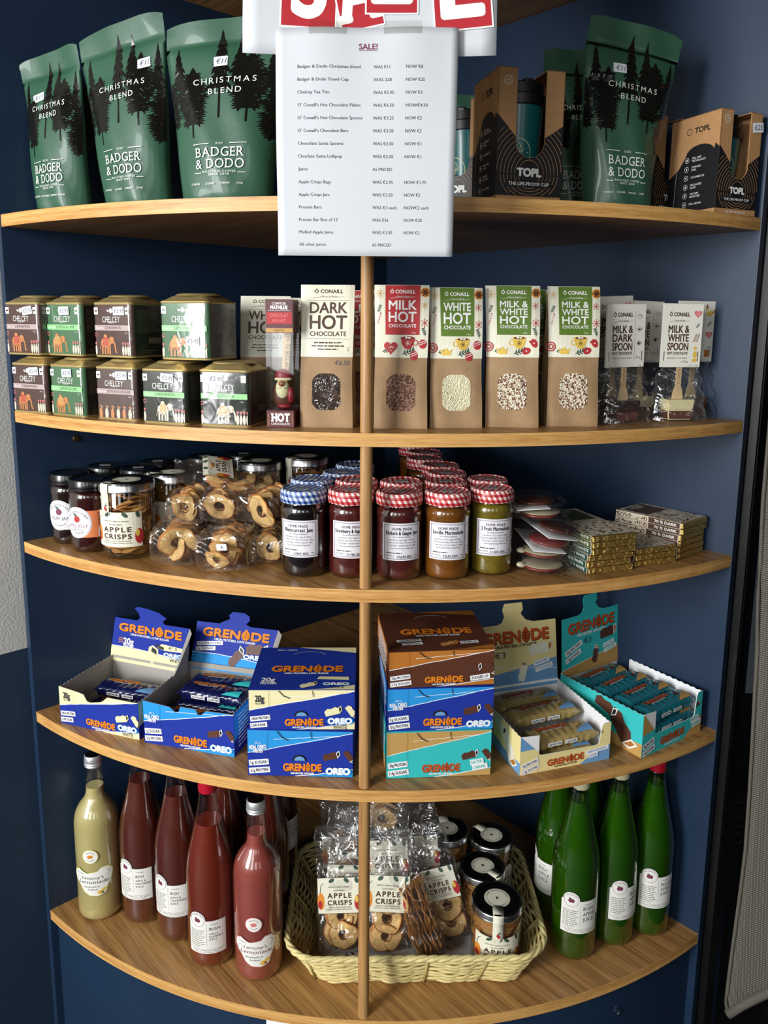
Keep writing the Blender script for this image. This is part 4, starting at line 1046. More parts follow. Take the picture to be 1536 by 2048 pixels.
# ------------------------------------------------------------------ clear carton with a Santa lolly
mat('carton_maroon', '#5b2427', .4, var=.1); mat('santa_red', '#8f2430', .4); mat('white_choc', '#e9dfae', .45, sss=.1); mat('milk_choc', '#5d3424', .4); mat('dark_choc', '#2b1812', .35)
mat('birch', '#d9bd8d', .6, var=.08, vscale=90)
clear('acetate', '#f4f6f8', .035, .03, crinkle=.04, cscale=8, edge=.55)
t = thing('lolly_carton', 'tall clear carton with maroon ends left of the dark hot chocolate bag', 'carton')
w, h = .040, .182
bm = bmesh.new(); box(bm, -w / 2, -w / 2, .024, w / 2, w / 2, h - .046); bmesh.ops.delete(bm, geom=[f for f in bm.faces if abs(f.normal.z) > .5] , context='FACES_ONLY')
finish('clear_case', bm, [MATS['acetate']], t)
bm = bmesh.new(); box(bm, -w / 2, -w / 2, 0, w / 2, w / 2, .025, bev=.0006); finish('bottom_band', bm, [MATS['carton_maroon']], t)
bm = bmesh.new(); box(bm, -w / 2, -w / 2, h - .047, w / 2, w / 2, h, bev=.0006); finish('top_band', bm, [MATS['carton_maroon']], t)
A = Art(); A.text('HOT', 0, .0095, .0105, 'white', w=.026, bold=.05, serif=1); A.text('CHOCOLATE', 0, .004, .0032, 'white', w=.027, bold=.02)
A.line([(-.016, .021), (.016, .021)], .0005, 'tan'); A.line([(-.017, .003), (-.017, .02)], .0005, 'tan'); A.line([(.017, .003), (.017, .02)], .0005, 'tan')
A.bake('bottom_print', t, front(-w / 2)); A = Art(); A.text('COMPTOIR', 0, h - .0075, .0032, 'white', w=.02, bold=.02); A.text('MATHILDE', 0, h - .0135, .0048, 'white', w=.024, bold=.04); A.line([(-.016, h - .0155), (.016, h - .0155)], .0004, 'white')
A.rect(-.018, h - .034, .018, h - .018, 'red'); A.up(); A.text('CHOCOLAT', 0, h - .0245, .0044, 'pink', w=.026, bold=.02); A.text('AU LAIT', 0, h - .0315, .0044, 'pink', w=.020, bold=.02)
A.l = 0; A.rect(-.019, h - .046, .019, h - .040, 'tan'); A.up(); A.text('SANTA', 0, h - .0445, .003, 'choc')
A.bake('top_print', t, front(-w / 2))
at_front(t, (-.145, -.761), (-.105, -.763), w, Z2)
L0 = t.location.copy(); R0 = t.rotation_euler[2]
t = thing('santa_lolly', 'chocolate Santa lolly with a wooden stick inside the clear maroon-ended carton', 'chocolate lolly', (L0.x, L0.y, L0.z + .026), R0)
bm = bmesh.new(); box(bm, -.0055, -.001, .04, .0055, .001, .142, bev=.0008, M=Matrix.Rotation(.07, 4, 'Y')); finish('stick', bm, [MATS['birch']], t)
A = Art(); A.text('COMPTOIR DE MATHILDE', .0085, .050, .0055, 'choc', al='l', rot=PI / 2 + .07 * -1, w=.078, serif=1); A.bake('stick_print', t, front(-.0012))
def blob(bm, cx, cy, cz, rx, ry, rz, mi=0, n=14):
    V = lathe(bm, [(rx * sin(a), -rz * cos(a)) for a in frange(0, PI, 9)], n, mi)
    for v in V: v.co = Vector((v.co.x + cx, v.co.y * ry / rx + cy, v.co.z + cz))
bm = bmesh.new()
blob(bm, 0, 0, .020, .0150, .008, .022, 2); blob(bm, 0, -.003, .028, .0105, .0075, .016, 1); blob(bm, 0, -.005, .036, .0062, .0065, .0058, 3)
blob(bm, .001, 0, .047, .0125, .0075, .011, 0); blob(bm, .001, -.002, .043, .0135, .007, .0035, 1); blob(bm, .012, -.003, .020, .0055, .006, .012, 0); blob(bm, .003, -.004, .004, .011, .0075, .004, 0)
blob(bm, 0, -.0115, .0345, .0015, .0015, .0015, 0); blob(bm, -.0032, -.0095, .0305, .0035, .0022, .0012, 1); blob(bm, .0032, -.0095, .0305, .0035, .0022, .0012, 1)
finish('santa', bm, [MATS['santa_red'], MATS['white_choc'], MATS['milk_choc'], mat('santa_face', '#a06a4c', .45)], t, smooth=True)

# ------------------------------------------------------------------ hot chocolate spoon packs: card header, film bag, wooden spoon, chocolate block
bagfilm = clear('bag_film', '#ffffff', .075, .12, crinkle=.75, cscale=24, edge=.40, haze=.015)
def spoon_pack(label, A, B, z, lines, art, top_, bot_, w=.066, dr=0, ry=0, hh=.182, hd=.088, seed=0, bw=.098):
    t = thing('chocolate_spoon_pack', label, 'chocolate spoon pack', group='hot chocolate spoon packs', ry=ry)
    hy0 = hh - hd
    bm = bmesh.new()
    def bagf(a, v):
        wdt = bw * (1 - .34 * v) * .5; dp = .026 * (1 - v) ** .7 + .0008
        wr = .0025 * sin(v * 17 + a * 3 + seed) * (.3 + v)
        c, q = cos(a), sin(a)
        return Vector((wdt * math.copysign(abs(c) ** .7, c) + wr, dp * math.copysign(abs(q) ** .8, q) + .002 * sin(v * 23 + seed + a * 2), v * (hy0 + .004) + .0005 + .003 * abs(c) ** 4 * (1 - v)))
    grid(bm, lambda u, v: bagf(u * 2 * PI, v), 40, 26, wrapu=True)
    bt = [v for v in bm.verts if v.co.z < .0045][:40]
    finish('film_bag', bm, [bagfilm], t, smooth=True)
    bm = bmesh.new()
    for s_ in (-1, 1): box(bm, -w / 2, s_ * .0015 - .0003, hy0, w / 2, s_ * .0015 + .0003, hh)
    box(bm, -w / 2, -.0018, hh - .0008, w / 2, .0018, hh)
    finish('header_card', bm, [mat('header_paper', '#ece9dc', .6, var=.03)], t)
    A_ = Art(); A_.l = 1; k = hd
    cx = -w * .09
    A_.text('Ó CONAILL', cx, hy0 + k * .80, k * .058, 'brown_ink', w=w * .50, bold=.03)
    A_.text('chocolate', cx, hy0 + k * .715, k * .035, 'brown_ink', w=w * .26, shear=.4)
    for s_ in (-1, 1): A_.line([(cx + s_ * w * .13, hy0 + k * .72), (cx + s_ * w * .25, hy0 + k * (.72 + .012 * s_))], .0004, 'brown_ink')
    y = hy0 + k * .655
    n = len(lines)
    for i, wd in enumerate(lines):
        f = k * .112; y -= f; A_.text(wd, cx, y, f, 'brown_ink' if art != 'milk' else 'plum', w=w * (.52 if wd != 'MILK' else .44), bold=.02); y -= f * .22
    A_.text('HOT CHOCOLATE', cx, y - k * .045, k * .042, 'brown_ink', w=w * .52, bold=.02)
    A_.text('Handmade in Cork, Ireland', cx, hy0 + k * .135, k * .024, 'brown_ink', w=w * .50)
    A_.text('23 g' if art == 'mugs' else 'e 23 g', cx + w * (.42 if art == 'mugs' else .19), hy0 + k * (.14 if art == 'mugs' else .075), k * .032, 'brown_ink')
    rx_ = w * .34
    if art == 'mugs':
        A_.line([(w * .23, hy0 + k * .12), (w * .23, hy0 + k * .88)], .0003, 'brown_ink')
        for j, yy in enumerate((.80, .60, .38)):
            A_.ring(rx_, hy0 + k * yy, .0037, .0004, 'brown_ink', n=14); A_.ring(rx_ + .0042, hy0 + k * yy, .0014, .0004, 'brown_ink', n=8)
            if j: A_.ell(rx_, hy0 + k * yy - .0006, .0022, .0022 if j > 1 else .0012, 'brown_ink', n=10)
            A_.line([(rx_ - .0035, hy0 + k * yy + .001), (rx_ + .0035, hy0 + k * yy + .001)], .0004, 'brown_ink')
    else:
        hyy = .84 if art == 'white' else .45
        heart(A_, rx_ + w * .03, hy0 + k * hyy, w * .20, 'pink'); 
        if art == 'white':
            sprig(A_, rx_, hy0 + k * .62, w * .11, .9, 'leaf')
            for j in range(4): A_.line([(rx_ - .004 + j * .0022, hy0 + k * .40), (rx_ + .0005 + j * .0022, hy0 + k * .53)], .0008, 'brown_ink' if j % 2 else 'gold')
            A_.ell(rx_ + .001, hy0 + k * .30, .0028, .003, 'yellow', n=12); A_.ell(rx_ + .001, hy0 + k * .20, .0036, .0055, 'yellow', n=12); A_.ell(rx_ + .001, hy0 + k * .11, .0048, .003, 'yellow', n=12)
        else:
            A_.ell(rx_ + .001, hy0 + k * .80, .0065, .0042, 'yellow', n=14, rot=.3); A_.poly([(rx_ + .005, hy0 + k * .80), (rx_ + .011, hy0 + k * .88), (rx_ + .0095, hy0 + k * .80)], 'caramel'); A_.ell(rx_ - .0045, hy0 + k * .87, .0026, .0026, 'yellow', n=10); A_.poly([(rx_ - .0068, hy0 + k * .89), (rx_ - .0022, hy0 + k * .89), (rx_ - .0045, hy0 + k * .96)], 'plum')
            sprig(A_, rx_ - .002, hy0 + k * .58, w * .14, .9, 'leaf')
            A_.rect(rx_ - .004, hy0 + k * .08, rx_ + .0045, hy0 + k * .20, 'caramel'); A_.line([(rx_ + .0, hy0 + k * .22), (rx_ + .005, hy0 + k * .27)], .001, 'leaf')
    A_.bake('header_print', t, front(-.0018))
    for sx in (-1, 1):
        S_ = Art(); S_.rect(sx * w * .43 - .0005, hy0 + k * .10, sx * w * .43 + .0005, hy0 + k * .25, 'silver'); S_.bake('staple', t, front(-.0022))
    bm = bmesh.new()
    pts = [(-.0045, .13), (-.0045, .056), (-.0075, .048), (-.0095, .036), (-.0095, .030), (.0095, .030), (.0095, .036), (.0075, .048), (.0045, .056), (.0045, .13)]
    prism(bm, pts, -.0008, .0008, lambda a, b, hh_: Vector((a, hh_ + .0, b))); finish('wooden_spoon', bm, [MATS['birch']], t)
    S_ = Art(); S_.text('Ó CONAILL', .0018, .058, .0036, 'caramel', al='l', rot=PI / 2, track=.12); S_.bake('spoon_print', t, front(-.0009))
    bm = bmesh.new()
    def slab(z0, z1, a, b, mi):
        V = box(bm, -a, -.014, z0, a, .014, z1, mi)
        for v in V:
            if v.co.z > (z0 + z1) / 2: v.co.x *= b / a; v.co.y *= 1.08
    slab(.002, .018, .0195, .0215, 1); slab(.018, .034, .0215, .0235, 0)
    es = [e for e in bm.edges]; bmesh.ops.bevel(bm, geom=es, offset=.0014, segments=2, affect='EDGES')
    finish('chocolate_block', bm, [MATS[top_], MATS[bot_]], t, smooth='auto')
    at_front(t, A, B, .03, z, dr=dr); t.rotation_euler[1] = ry
    return t
spoon_pack('milk and dark spoon pack with small mug drawings, nearest the hot chocolate bags', (.368, -.664), (.432, -.640), Z2, ['MILK &', 'DARK', 'SPOON'], 'mugs', 'dark_choc', 'milk_choc', w=.069, ry=-.02, hh=.183, hd=.097, seed=1, bw=.094)
spoon_pack('milk and white spoon pack with a pink heart, in front at the right end', (.458, -.632), (.526, -.605), Z2, ['MILK &', 'WHITE', 'SPOON'], 'white', 'white_choc', 'milk_choc', w=.066, hh=.185, hd=.100, seed=2, dr=-.22)
spoon_pack('milk spoon pack with a bird drawing, at the far right of the second shelf', (.502, -.586), (.554, -.572), Z2, ['MILK', 'SPOON'], 'milk', 'milk_choc', 'milk_choc', w=.066, hh=.190, hd=.098, seed=3, bw=.088)
spoon_pack('milk and white spoon pack half covered by the pink-heart one', (.415, -.572), (.475, -.556), Z2, ['MILK &', 'WHITE', 'SPOON'], 'mugs', 'white_choc', 'milk_choc', w=.066, hh=.190, hd=.10, seed=4, ry=.03)
spoon_pack('spoon pack with a pink heart peeping out behind the milk and dark one', (.372, -.590), (.430, -.570), Z2, ['MILK', 'SPOON'], 'white', 'milk_choc', 'milk_choc', w=.070, hh=.197, hd=.10, seed=5, ry=-.04)
# ------------------------------------------------------------------ jars
glass = clear('jar_glass', '#f2f6f2', .04, .03, edge=.6)
mat('jam_blackcurrant', '#140a10', .25, coat=1); mat('jam_strawberry', '#5a1a1a', .3, coat=1, sss=.1, var=.2, vscale=80); mat('jam_rhubarb', '#5e201d', .3, coat=1, sss=.1, var=.2, vscale=80)
mat('jam_seville', '#8a4f16', .3, coat=1, sss=.2, var=.25, vscale=90); mat('jam_threefruit', '#8a7524', .3, coat=1, sss=.2, var=.3, vscale=110); mat('jam_plum', '#240a0c', .25, coat=1); mat('jam_jelly', '#3a0d0e', .25, coat=1)
gingham('gingham_red', '#cf5c5c', '#a3141d'); gingham('gingham_blue', '#6f8fc9', '#1c2f6a')
gingham('gingham_red_side', '#cf5c5c', '#a3141d', True); gingham('gingham_blue_side', '#6f8fc9', '#1c2f6a', True)
mat('lid_sticker', '#8c8c8e', .5)
def octo(a, r, k=.06):   # slightly facetted body
    return r * (1 - k * .0)
def jam_jar(label, x, y, z, jam, lidm, front_label=None, rz=0, r=.0352, h=.134, group=None, plain_lid=False, simple=False):
    t = thing('jam_jar', label, 'jam jar', (x, y, z), rz, group)
    body = [(0, .0006), (r * .86, .0006), (r * .97, .004), (r, .010), (r, h * .30), (r * .985, h * .32), (r * .985, h * .68), (r, h * .70), (r, h * .75), (r * .97, h * .785), (r * .90, h * .81), (r * .86, h * .825), (r * .86, h * .84)]
    bm = bmesh.new(); lathe(bm, body, 36); finish('jar_glass', bm, [glass], t, smooth=True)
    bm = bmesh.new(); lathe(bm, [(0, .0022)] + [(max(0, q - .0016), max(zz, .0022)) for q, zz in body[1:-2]] + [(0, h * .81)], 32); finish('jam', bm, [MATS[jam]], t, smooth=True)
    bm = bmesh.new(); lr = r * 1.0
    if plain_lid:
        lathe(bm, [(lr * .93, h * .83), (lr * .97, h * .832), (lr * .97, h * .865), (lr * .94, h * .87), (lr * .97, h * .875), (lr * .97, h * .955), (lr * .93, h * .972), (lr * .80, h * .972), (lr * .77, h * .962), (0, h * .962)], 40)
        finish('lid', bm, [MATS[lidm]], t, smooth='auto')
    else:
        lathe(bm, [(lr * .95, h * .84), (lr * .985, h * .842), (lr * 1.0, h * .855), (lr * 1.0, h * .925), (lr * .985, h * .955), (lr * .93, h * .978), (lr * .86, h * .982), (lr * .83, h * .972), (0, h * .972)], 44, [1] * 5 + [0] * 3)
        finish('lid', bm, [MATS[lidm], MATS[lidm + '_side']], t, smooth='auto')
    if not (plain_lid and simple):
        bm = bmesh.new(); box(bm, -.010, -.008, h * .973, .008, .0045, h * .977, M=Matrix.Rotation(.3 - rz, 4, 'Z')); finish('lid_sticker', bm, [MATS['lid_sticker']], t)
    if front_label: front_label(t, r, h)
    return t
mat('stamp_ink', '#2a2a38', .6); mat('label_purple', '#4a3550', .5); mat('jar_label_white', '#ece9ee', .5)
def homemade(title, date, a0=-.1, tw=.044, purple=True):
    def f(t, r, h):
        A = Art(); w = .060; y0, y1 = h * .245, h * .665
        A.l = 1; A.rect(-w / 2, y0, w / 2, y1, 'jar_label_white'); A.up(); A.frame(-w / 2 + .0025, y0 + .0022, w / 2 - .0025, y1 - .0022, .0006, 'label_purple'); A.frame(-w / 2 + .0038, y0 + .0035, w / 2 - .0038, y1 - .0035, .0002, 'label_purple')
        A.text('HOME MADE', 0, y1 - .0105, .0040, 'label_purple', w=.030, serif=1, bold=.02)
        A.text(title, 0, y1 - .0172, .0052, 'ink', w=tw, serif=1, bold=.025)
        A.text('No Artificial Additives', 0, y1 - .0215, .0021, 'ink', w=.026)
        for i, s_ in enumerate(('Ingredients: Fruit, Sugar & Water', 'Prepared with 50g of Fruit per 100g', 'Total Sugar Content 63g per 100g', 'Once opened keep refrigerated')):
            A.text(s_, 0, y1 - .0258 - i * .0042, .0021, 'ink', w=(.040, .044, .042, .036)[i])
        A.para(-.0235, .0235, y0 + .0108, 1, .0040, 'ink', h=.0013, rnd=random.Random(8))
        A.text('Best Before', -w / 2 + .0055, y0 + .0062, .0020, 'ink', al='l'); A.text('340g', w / 2 - .0055, y0 + .0062, .0020, 'ink', al='r')
        A.text(date, .004, y0 + .0042, .0036, 'stamp_ink', bold=.02, w=.022)
        A.bake('jar_label', t, cyl(r + .0002, a0), cutx=frange(-w / 2, w / 2, 14), eps=.00016)
    return f
def farm_label(title, line2, round_x, body, fruit, a0=0):
    def f(t, r, h):
        A = Art(); R_ = .0245; cy = h * .42; w = .085
        A.l = 1; A.rect(-.002, h * .22, w * .62, h * .58, body)
        A.up(); A.ell(0, cy, R_, R_ * 1.06, 'jar_label_white', n=36); A.up(); A.ring(0, cy, R_ - .001, .0003, 'label_purple')
        A.text('THE APPLE FARM', 0, cy + R_ * .70 - .0015, .0036, 'ink', w=.040, arc=.0185, serif=1, track=.12)
        A.text('CO TIPPERARY', 0, cy - R_ * .72 - .002, .0030, 'ink', w=.030, arc=-.0185, serif=1, track=.1)
        A.ell(.0, cy + .0055, .0055, .0055, fruit, n=18); A.ell(-.0028, cy + .0125, .0042, .0018, 'leaf', n=10, rot=2.6)
        A.text(title, 0, cy - .0082, .0052, 'ink' if body == 'cream' else 'plum', w=.036, serif=1)
        if line2: A.text(line2, 0, cy - .0125, .0022, 'ink')
        if body != 'cream':
            for k in range(16): A.rect(w * .42 + k * .0011, h * .24, w * .42 + k * .0011 + (.0005 if k % 3 else .0008), h * .33, 'ink')
            A.rect(w * .40, h * .235, w * .62, h * .345, 'jar_label_white', lay=1.5); A.para(w * .40, w * .60, h * .54, 6, .0036, 'ink')
        A.bake('jar_label', t, cyl(r + .0002, a0), cutx=frange(-.03, .055, 18), eps=.00016)
    return f
GJ = 'checked-lid jam jars on the third shelf'
jam_jar('blackcurrant jam jar with a blue checked lid, in front left of the post', -.097, -.7285, Z3, 'jam_blackcurrant', 'gingham_blue', homemade('Blackcurrant Jam', '2 MAY 2024', -.12), group=GJ)
jam_jar('strawberry jam jar with a red checked lid, half hidden by the post', -.0255, -.7285, Z3, 'jam_strawberry', 'gingham_red', homemade('Strawberry & Apple Jam', '27 FEB 2024', .10, .050), group=GJ)
jam_jar('rhubarb and ginger jam jar, first front jar right of the post', .0475, -.7345, Z3, 'jam_rhubarb', 'gingham_red', homemade('Rhubarb & Ginger Jam', '03 JUN 2024', .14, .049), group=GJ)
jam_jar('amber Seville marmalade jar, middle front jar right of the post', .1195, -.7265, Z3, 'jam_seville', 'gingham_red', homemade('Seville Marmalade', '9 JUN 2024', .02, .047), group=GJ)
jam_jar('yellow three fruit marmalade jar, rightmost front jar beside the lolly packets', .1885, -.7015, Z3, 'jam_threefruit', 'gingham_red', homemade('3 Fruit Marmalade', '11 AUG 2024', .12, .044), r=.0335, group=GJ)
BL = [(-.094, -.655, 'gingham_blue', 'jam_blackcurrant', 'blue-lidded jam jar directly behind the front blackcurrant jar'), (-.050, -.592, 'gingham_blue', 'jam_blackcurrant', 'blue-lidded jam jar third back behind the blackcurrant jar'), (-.035, -.522, 'gingham_blue', 'jam_blackcurrant', 'rearmost blue-lidded jam jar left of the post'),
      (-.0225, -.6565, 'gingham_red', 'jam_strawberry', 'red-lidded jam jar behind the strawberry jar at the post'), (.049, -.661, 'gingham_red', 'jam_rhubarb', 'red-lidded jam jar directly behind the rhubarb and ginger jar'), (.1195, -.6545, 'gingham_red', 'jam_seville', 'red-lidded jar directly behind the Seville marmalade'),
      (.124, -.583, 'gingham_red', 'jam_seville', 'red-lidded jar third in the row behind the Seville marmalade'), (.116, -.512, 'gingham_red', 'jam_seville', 'red-lidded jar fourth in the row behind the Seville marmalade'), (.089, -.445, 'gingham_red', 'jam_seville', 'red-lidded amber jar in front of the rear trio'),
      (.090, -.373, 'gingham_red', 'jam_seville', 'red-lidded amber jar in the middle of the rear trio'), (.072, -.302, 'gingham_red', 'jam_seville', 'rearmost red-lidded jar, nearest the corner of the shelves'), (.188, -.630, 'gingham_red', 'jam_threefruit', 'red-lidded jar directly behind the three fruit marmalade')]
for i, (x, y, lm, jm, lb) in enumerate(BL): jam_jar(lb, x, y, Z3, jm, lm, rz=RND.uniform(-.6, .6), group=GJ, r=.0345 if i < 11 else .0333)
GB = 'black-lidded jam jars at the left of the third shelf'
jam_jar('plum jam jar with a round white label at the left end of the third shelf', -.5215, -.583, Z3, 'jam_plum', 'black_lid', farm_label('PLUM JAM', '', 0, 'cream', 'plum', -.18), r=.0335, h=.124, plain_lid=True, simple=True, group=GB)
jam_jar('apple jelly jar with an orange side label between the plum jam and the crisp jar', -.4670, -.6275, Z3, 'jam_jelly', 'black_lid', farm_label('APPLE JELLY', 'with berries', 0, 'label_orange', 'red', -.30), r=.0345, h=.124, plain_lid=True, simple=True, group=GB)
for x, y, lb in ((-.478, -.530, 'black-lidded jar with a grey lid sticker behind the apple jelly jar'), (-.400, -.480, 'black-lidded jar behind the first apple crisp jar, left of two'), (-.412, -.548, 'black-lidded jar just behind the front apple crisp jar'), (-.330, -.420, 'black-lidded jar deep behind the apple crisp jars'), (-.262, -.385, 'black-lidded jar with a pale lid sticker behind the topmost crisp bag')):
    jam_jar(lb, x, y, Z3, 'jam_plum', 'black_lid', r=.0345, h=.127, plain_lid=True, group=GB)

# ------------------------------------------------------------------ dried apple rings, as loose shapes for jars and bags
apple = mat('dried_apple', '#e0b672', .6, var=.28, vscale=160, bump=.5, bscale=220, sss=.15)
mat('apple_rim', '#b8783c', .6, var=.2, vscale=120); mat('apple_core', '#8a5026', .6)
def ring_mesh(name, r=.027, seed=0, th=.0022, wav=.0022):
    rr = random.Random(seed); bm = bmesh.new(); n = 30
    ph = [rr.uniform(0, 6) for _ in range(4)]
    def wv_(a, f): return wav * (sin(2 * a + ph[0]) + .5 * sin(3 * a + ph[1]) + .35 * sin(7 * a + ph[2]) * f) * (.4 + f)
    prof = [(.30, .4, 2), (.36, .8, 0), (.62, 1, 0), (.90, .85, 0), (1, 0, 1), (.90, -.85, 0), (.62, -1, 0), (.36, -.8, 0)]
    R_ = []
    for i in range(n):
        a = 2 * PI * i / n; k = 1 + .05 * sin(2 * a + ph[3]) + .03 * sin(5 * a)
        R_.append([bm.verts.new((r * q * k * cos(a), r * q * k * sin(a), th / 2 * s + wv_(a, q))) for q, s, _ in prof])
    for i in range(n):
        A_, B_2 = R_[i], R_[(i + 1) % n]; m = len(prof)
        for j in range(m):
            f = bm.faces.new((A_[j], B_2[j], B_2[(j + 1) % m], A_[(j + 1) % m])); f.material_index = 1 if j in (3, 4) else 2 if j in (0, 7) else 0
    bmesh.ops.recalc_face_normals(bm, faces=bm.faces)
    me = bpy.data.meshes.new(name); bm.to_mesh(me); bm.free()
    for m in ('dried_apple', 'apple_rim', 'apple_core'): me.materials.append(MATS[m])
    me.shade_smooth(); return me
RINGS = [ring_mesh('apple_ring', seed=i) for i in range(4)]
def put_ring(parent, loc, rot, sc=1.0, k=None):
    o = link('apple_ring', RINGS[RND.randrange(4) if k is None else k], parent); o.location = loc; o.rotation_euler = rot; o.scale = (sc, sc, sc * 1.0); return o
def crisp_print(A, w, y0, y1, sc=1.0):
    """the APPLE CRISPS label"""
    H = y1 - y0
    A.rect(-w / 2, y0, w / 2, y1, 'cream'); A.up()
    A.ell(-w * .43, y0 + H * .35, w * .085, H * .24, 'orange', n=18); A.ell(w * .44, y0 + H * .30, w * .085, H * .22, 'red', n=18); A.up()
    A.ell(w * .41, y0 + H * .40, w * .04, H * .10, 'yellow', n=12); A.ell(-w * .45, y0 + H * .26, w * .05, H * .12, 'red', n=12)
    A.line([(-w * .45, y0 + H * .58), (-w * .42, y0 + H * .80), (-w * .36, y0 + H * .86)], w * .012, 'ink')
    for x, rot in ((-.17, .5), (.18, 2.4), (.42, 1.9)): A.ell(w * x, y1 - H * .07, w * .07, H * .055, 'leaf', n=12, rot=rot)
    A.text('SIMPLICITY GREEN & UNIQUE', 0, y1 - H * .27, H * .035, 'ink', w=w * .50)
    A.text('SLOW-DRIED', 0, y1 - H * .37, H * .04, 'brown_ink', w=w * .26)
    A.text('APPLE', w * .01, y1 - H * .56, H * .135, 'brown_ink', w=w * .56, bold=.03, track=.15)
    A.text('CRISPS', w * .01, y1 - H * .76, H * .135, 'brown_ink', w=w * .56, bold=.03, track=.12)
    A.text('UNPEELED AND UNSWEETENED', 0, y1 - H * .84, H * .03, 'ink', w=w * .56); A.text('CRUNCHY DRIED APPLE SLICES', 0, y1 - H * .90, H * .03, 'ink', w=w * .60)
def crisp_jar(label, x, y, z, rz=0, tag_a=-.5, r=.041, h=.127, lidc='black_lid', rimc='silver', n=26, seal=True, lab_a=0):
    t = thing('apple_crisp_jar', label, 'crisp jar', (x, y, z), rz, 'glass jars of apple crisps')
    bm = bmesh.new(); lathe(bm, [(0, .001), (r * .88, .001), (r * .97, .004), (r, .01), (r, h * .84), (r * .97, h * .87), (r * .95, h * .88)], 44); finish('jar_glass', bm, [glass], t, smooth=True)
    for i in range(n):
        f = i / n
        if (f * 7) % 1 < .12: continue
        put_ring(t, (RND.uniform(-.004, .004), RND.uniform(-.004, .004), .007 + f * (h * .78)), (RND.uniform(-.12, .12), RND.uniform(-.12, .12), RND.uniform(0, 6)), r / .0285 * RND.uniform(.86, .95))
    bm = bmesh.new(); lathe(bm, [(r * .98, h * .855), (r * 1.03, h * .857), (r * 1.04, h * .87), (r * 1.02, h * .885), (r * 1.02, h * .945), (r * 1.0, h * .955)], 48, 0); finish('lid_rim', bm, [MATS[rimc]], t, smooth='auto')
    bm = bmesh.new(); lathe(bm, [(r * 1.0, h * .953), (r * .985, h * .972), (r * .93, h * .978), (r * .90, h * .968), (0, h * .968)], 48); finish('lid', bm, [MATS[lidc]], t, smooth='auto')
    A = Art(); A.l = 1; crisp_print(A, r * 1.95, h * .18, h * .62); A.bake('jar_label', t, cyl(r + .0003, lab_a), cutx=frange(-r, r, 16), eps=.00018)
    if seal:
        A = Art(); zt = h * .972; A.l = 2
        ca, sa = sin(tag_a), -cos(tag_a)
        A.ell(0, 0, r * .52, r * .52, 'cream', n=30); A.up(); A.ring(0, 0, r * .49, .0003, 'ink'); A.ring(0, 0, r * .40, .0002, 'ink', lay=None)
        A.text('THE APPLE FARM', 0, r * .40, .0022, 'ink', w=r * 1.1, arc=r * .40, track=.1); A.text('CO TIPPERARY', 0, -r * .46, .0022, 'ink', w=r * .9, arc=-r * .42, track=.1); A.text('8', 0, -.0025, .005, 'ink', bold=.05)
        A.bake('lid_seal', t, lambda u, v, e: Vector((u * cos(tag_a) - v * sin(tag_a), u * sin(tag_a) + v * cos(tag_a), zt - .0008 + e)), eps=.0002)
        # strip running from the lid seal over the rim and down the glass
        bm = bmesh.new(); sw = .0088
        prof = [(r * .45, zt + .0004), (r * .93, zt + .0006), (r * 1.02, h * .962), (r * 1.032, h * .94), (r * 1.035, h * .88), (r * 1.045, h * .865), (r * 1.015, h * .84), (r * 1.01, h * .70), (r * 1.01, h * .62)]
        V = [[bm.verts.new((q * sin(tag_a) + s_ * cos(tag_a), -q * cos(tag_a) + s_ * sin(tag_a), zz)) for s_ in (-sw, sw)] for q, zz in prof]
        for a_, b_ in zip(V, V[1:]): bm.faces.new((a_[0], a_[1], b_[1], b_[0]))
        # rounded end
        e = [bm.verts.new(((r * 1.01) * sin(tag_a) + sw * cos(k) * cos(tag_a), -(r * 1.01) * cos(tag_a) + sw * cos(k) * sin(tag_a), h * .62 - sw * sin(k))) for k in frange(PI, 0, 8)[1:-1]]
        bm.faces.new([V[-1][0]] + e + [V[-1][1]])
        o = finish('seal_strip', bm, [MATS['cream']], t, smooth='auto'); o.modifiers.new('s', 'SOLIDIFY').thickness = .0003
        A = Art(); A.ell(0, h * .665, .0024, .0028, 'red', n=12); A.ell(.002, h * .645, .0024, .0028, 'red', n=12); A.line([(0, h * .69), (.001, h * .72), (.003, h * .73)], .0006, 'brown_ink'); A.ell(.003, h * .70, .0028, .0012, 'leaf', n=8, rot=.5)
        A.bake('seal_print', t, lambda u, v, e: Vector(((r * 1.015 + e) * sin(tag_a) + u * cos(tag_a), -(r * 1.015 + e) * cos(tag_a) + u * sin(tag_a), v)), eps=.0003)
    return t
crisp_jar('large apple crisp jar with a cream seal strip, beside the apple jelly jar', -.3945, -.6555, Z3, tag_a=-.55, lab_a=-.12, r=.0425, h=.128, n=30)
crisp_jar('apple crisp jar partly hidden by the front crisp jar and the bag pile', -.345, -.575, Z3, tag_a=-1.1, lab_a=.45, r=.0405, h=.126)
crisp_jar('dim apple crisp jar behind the topmost crisp bag, rear of the third shelf', -.213, -.475, Z3, tag_a=-1.3, lab_a=.6, r=.040, h=.130)
crisp_jar('tall dim apple crisp jar beside the blue-lidded jars, rear of the third shelf', -.131, -.452, Z3, tag_a=-.75, lab_a=.8, r=.040, h=.136)

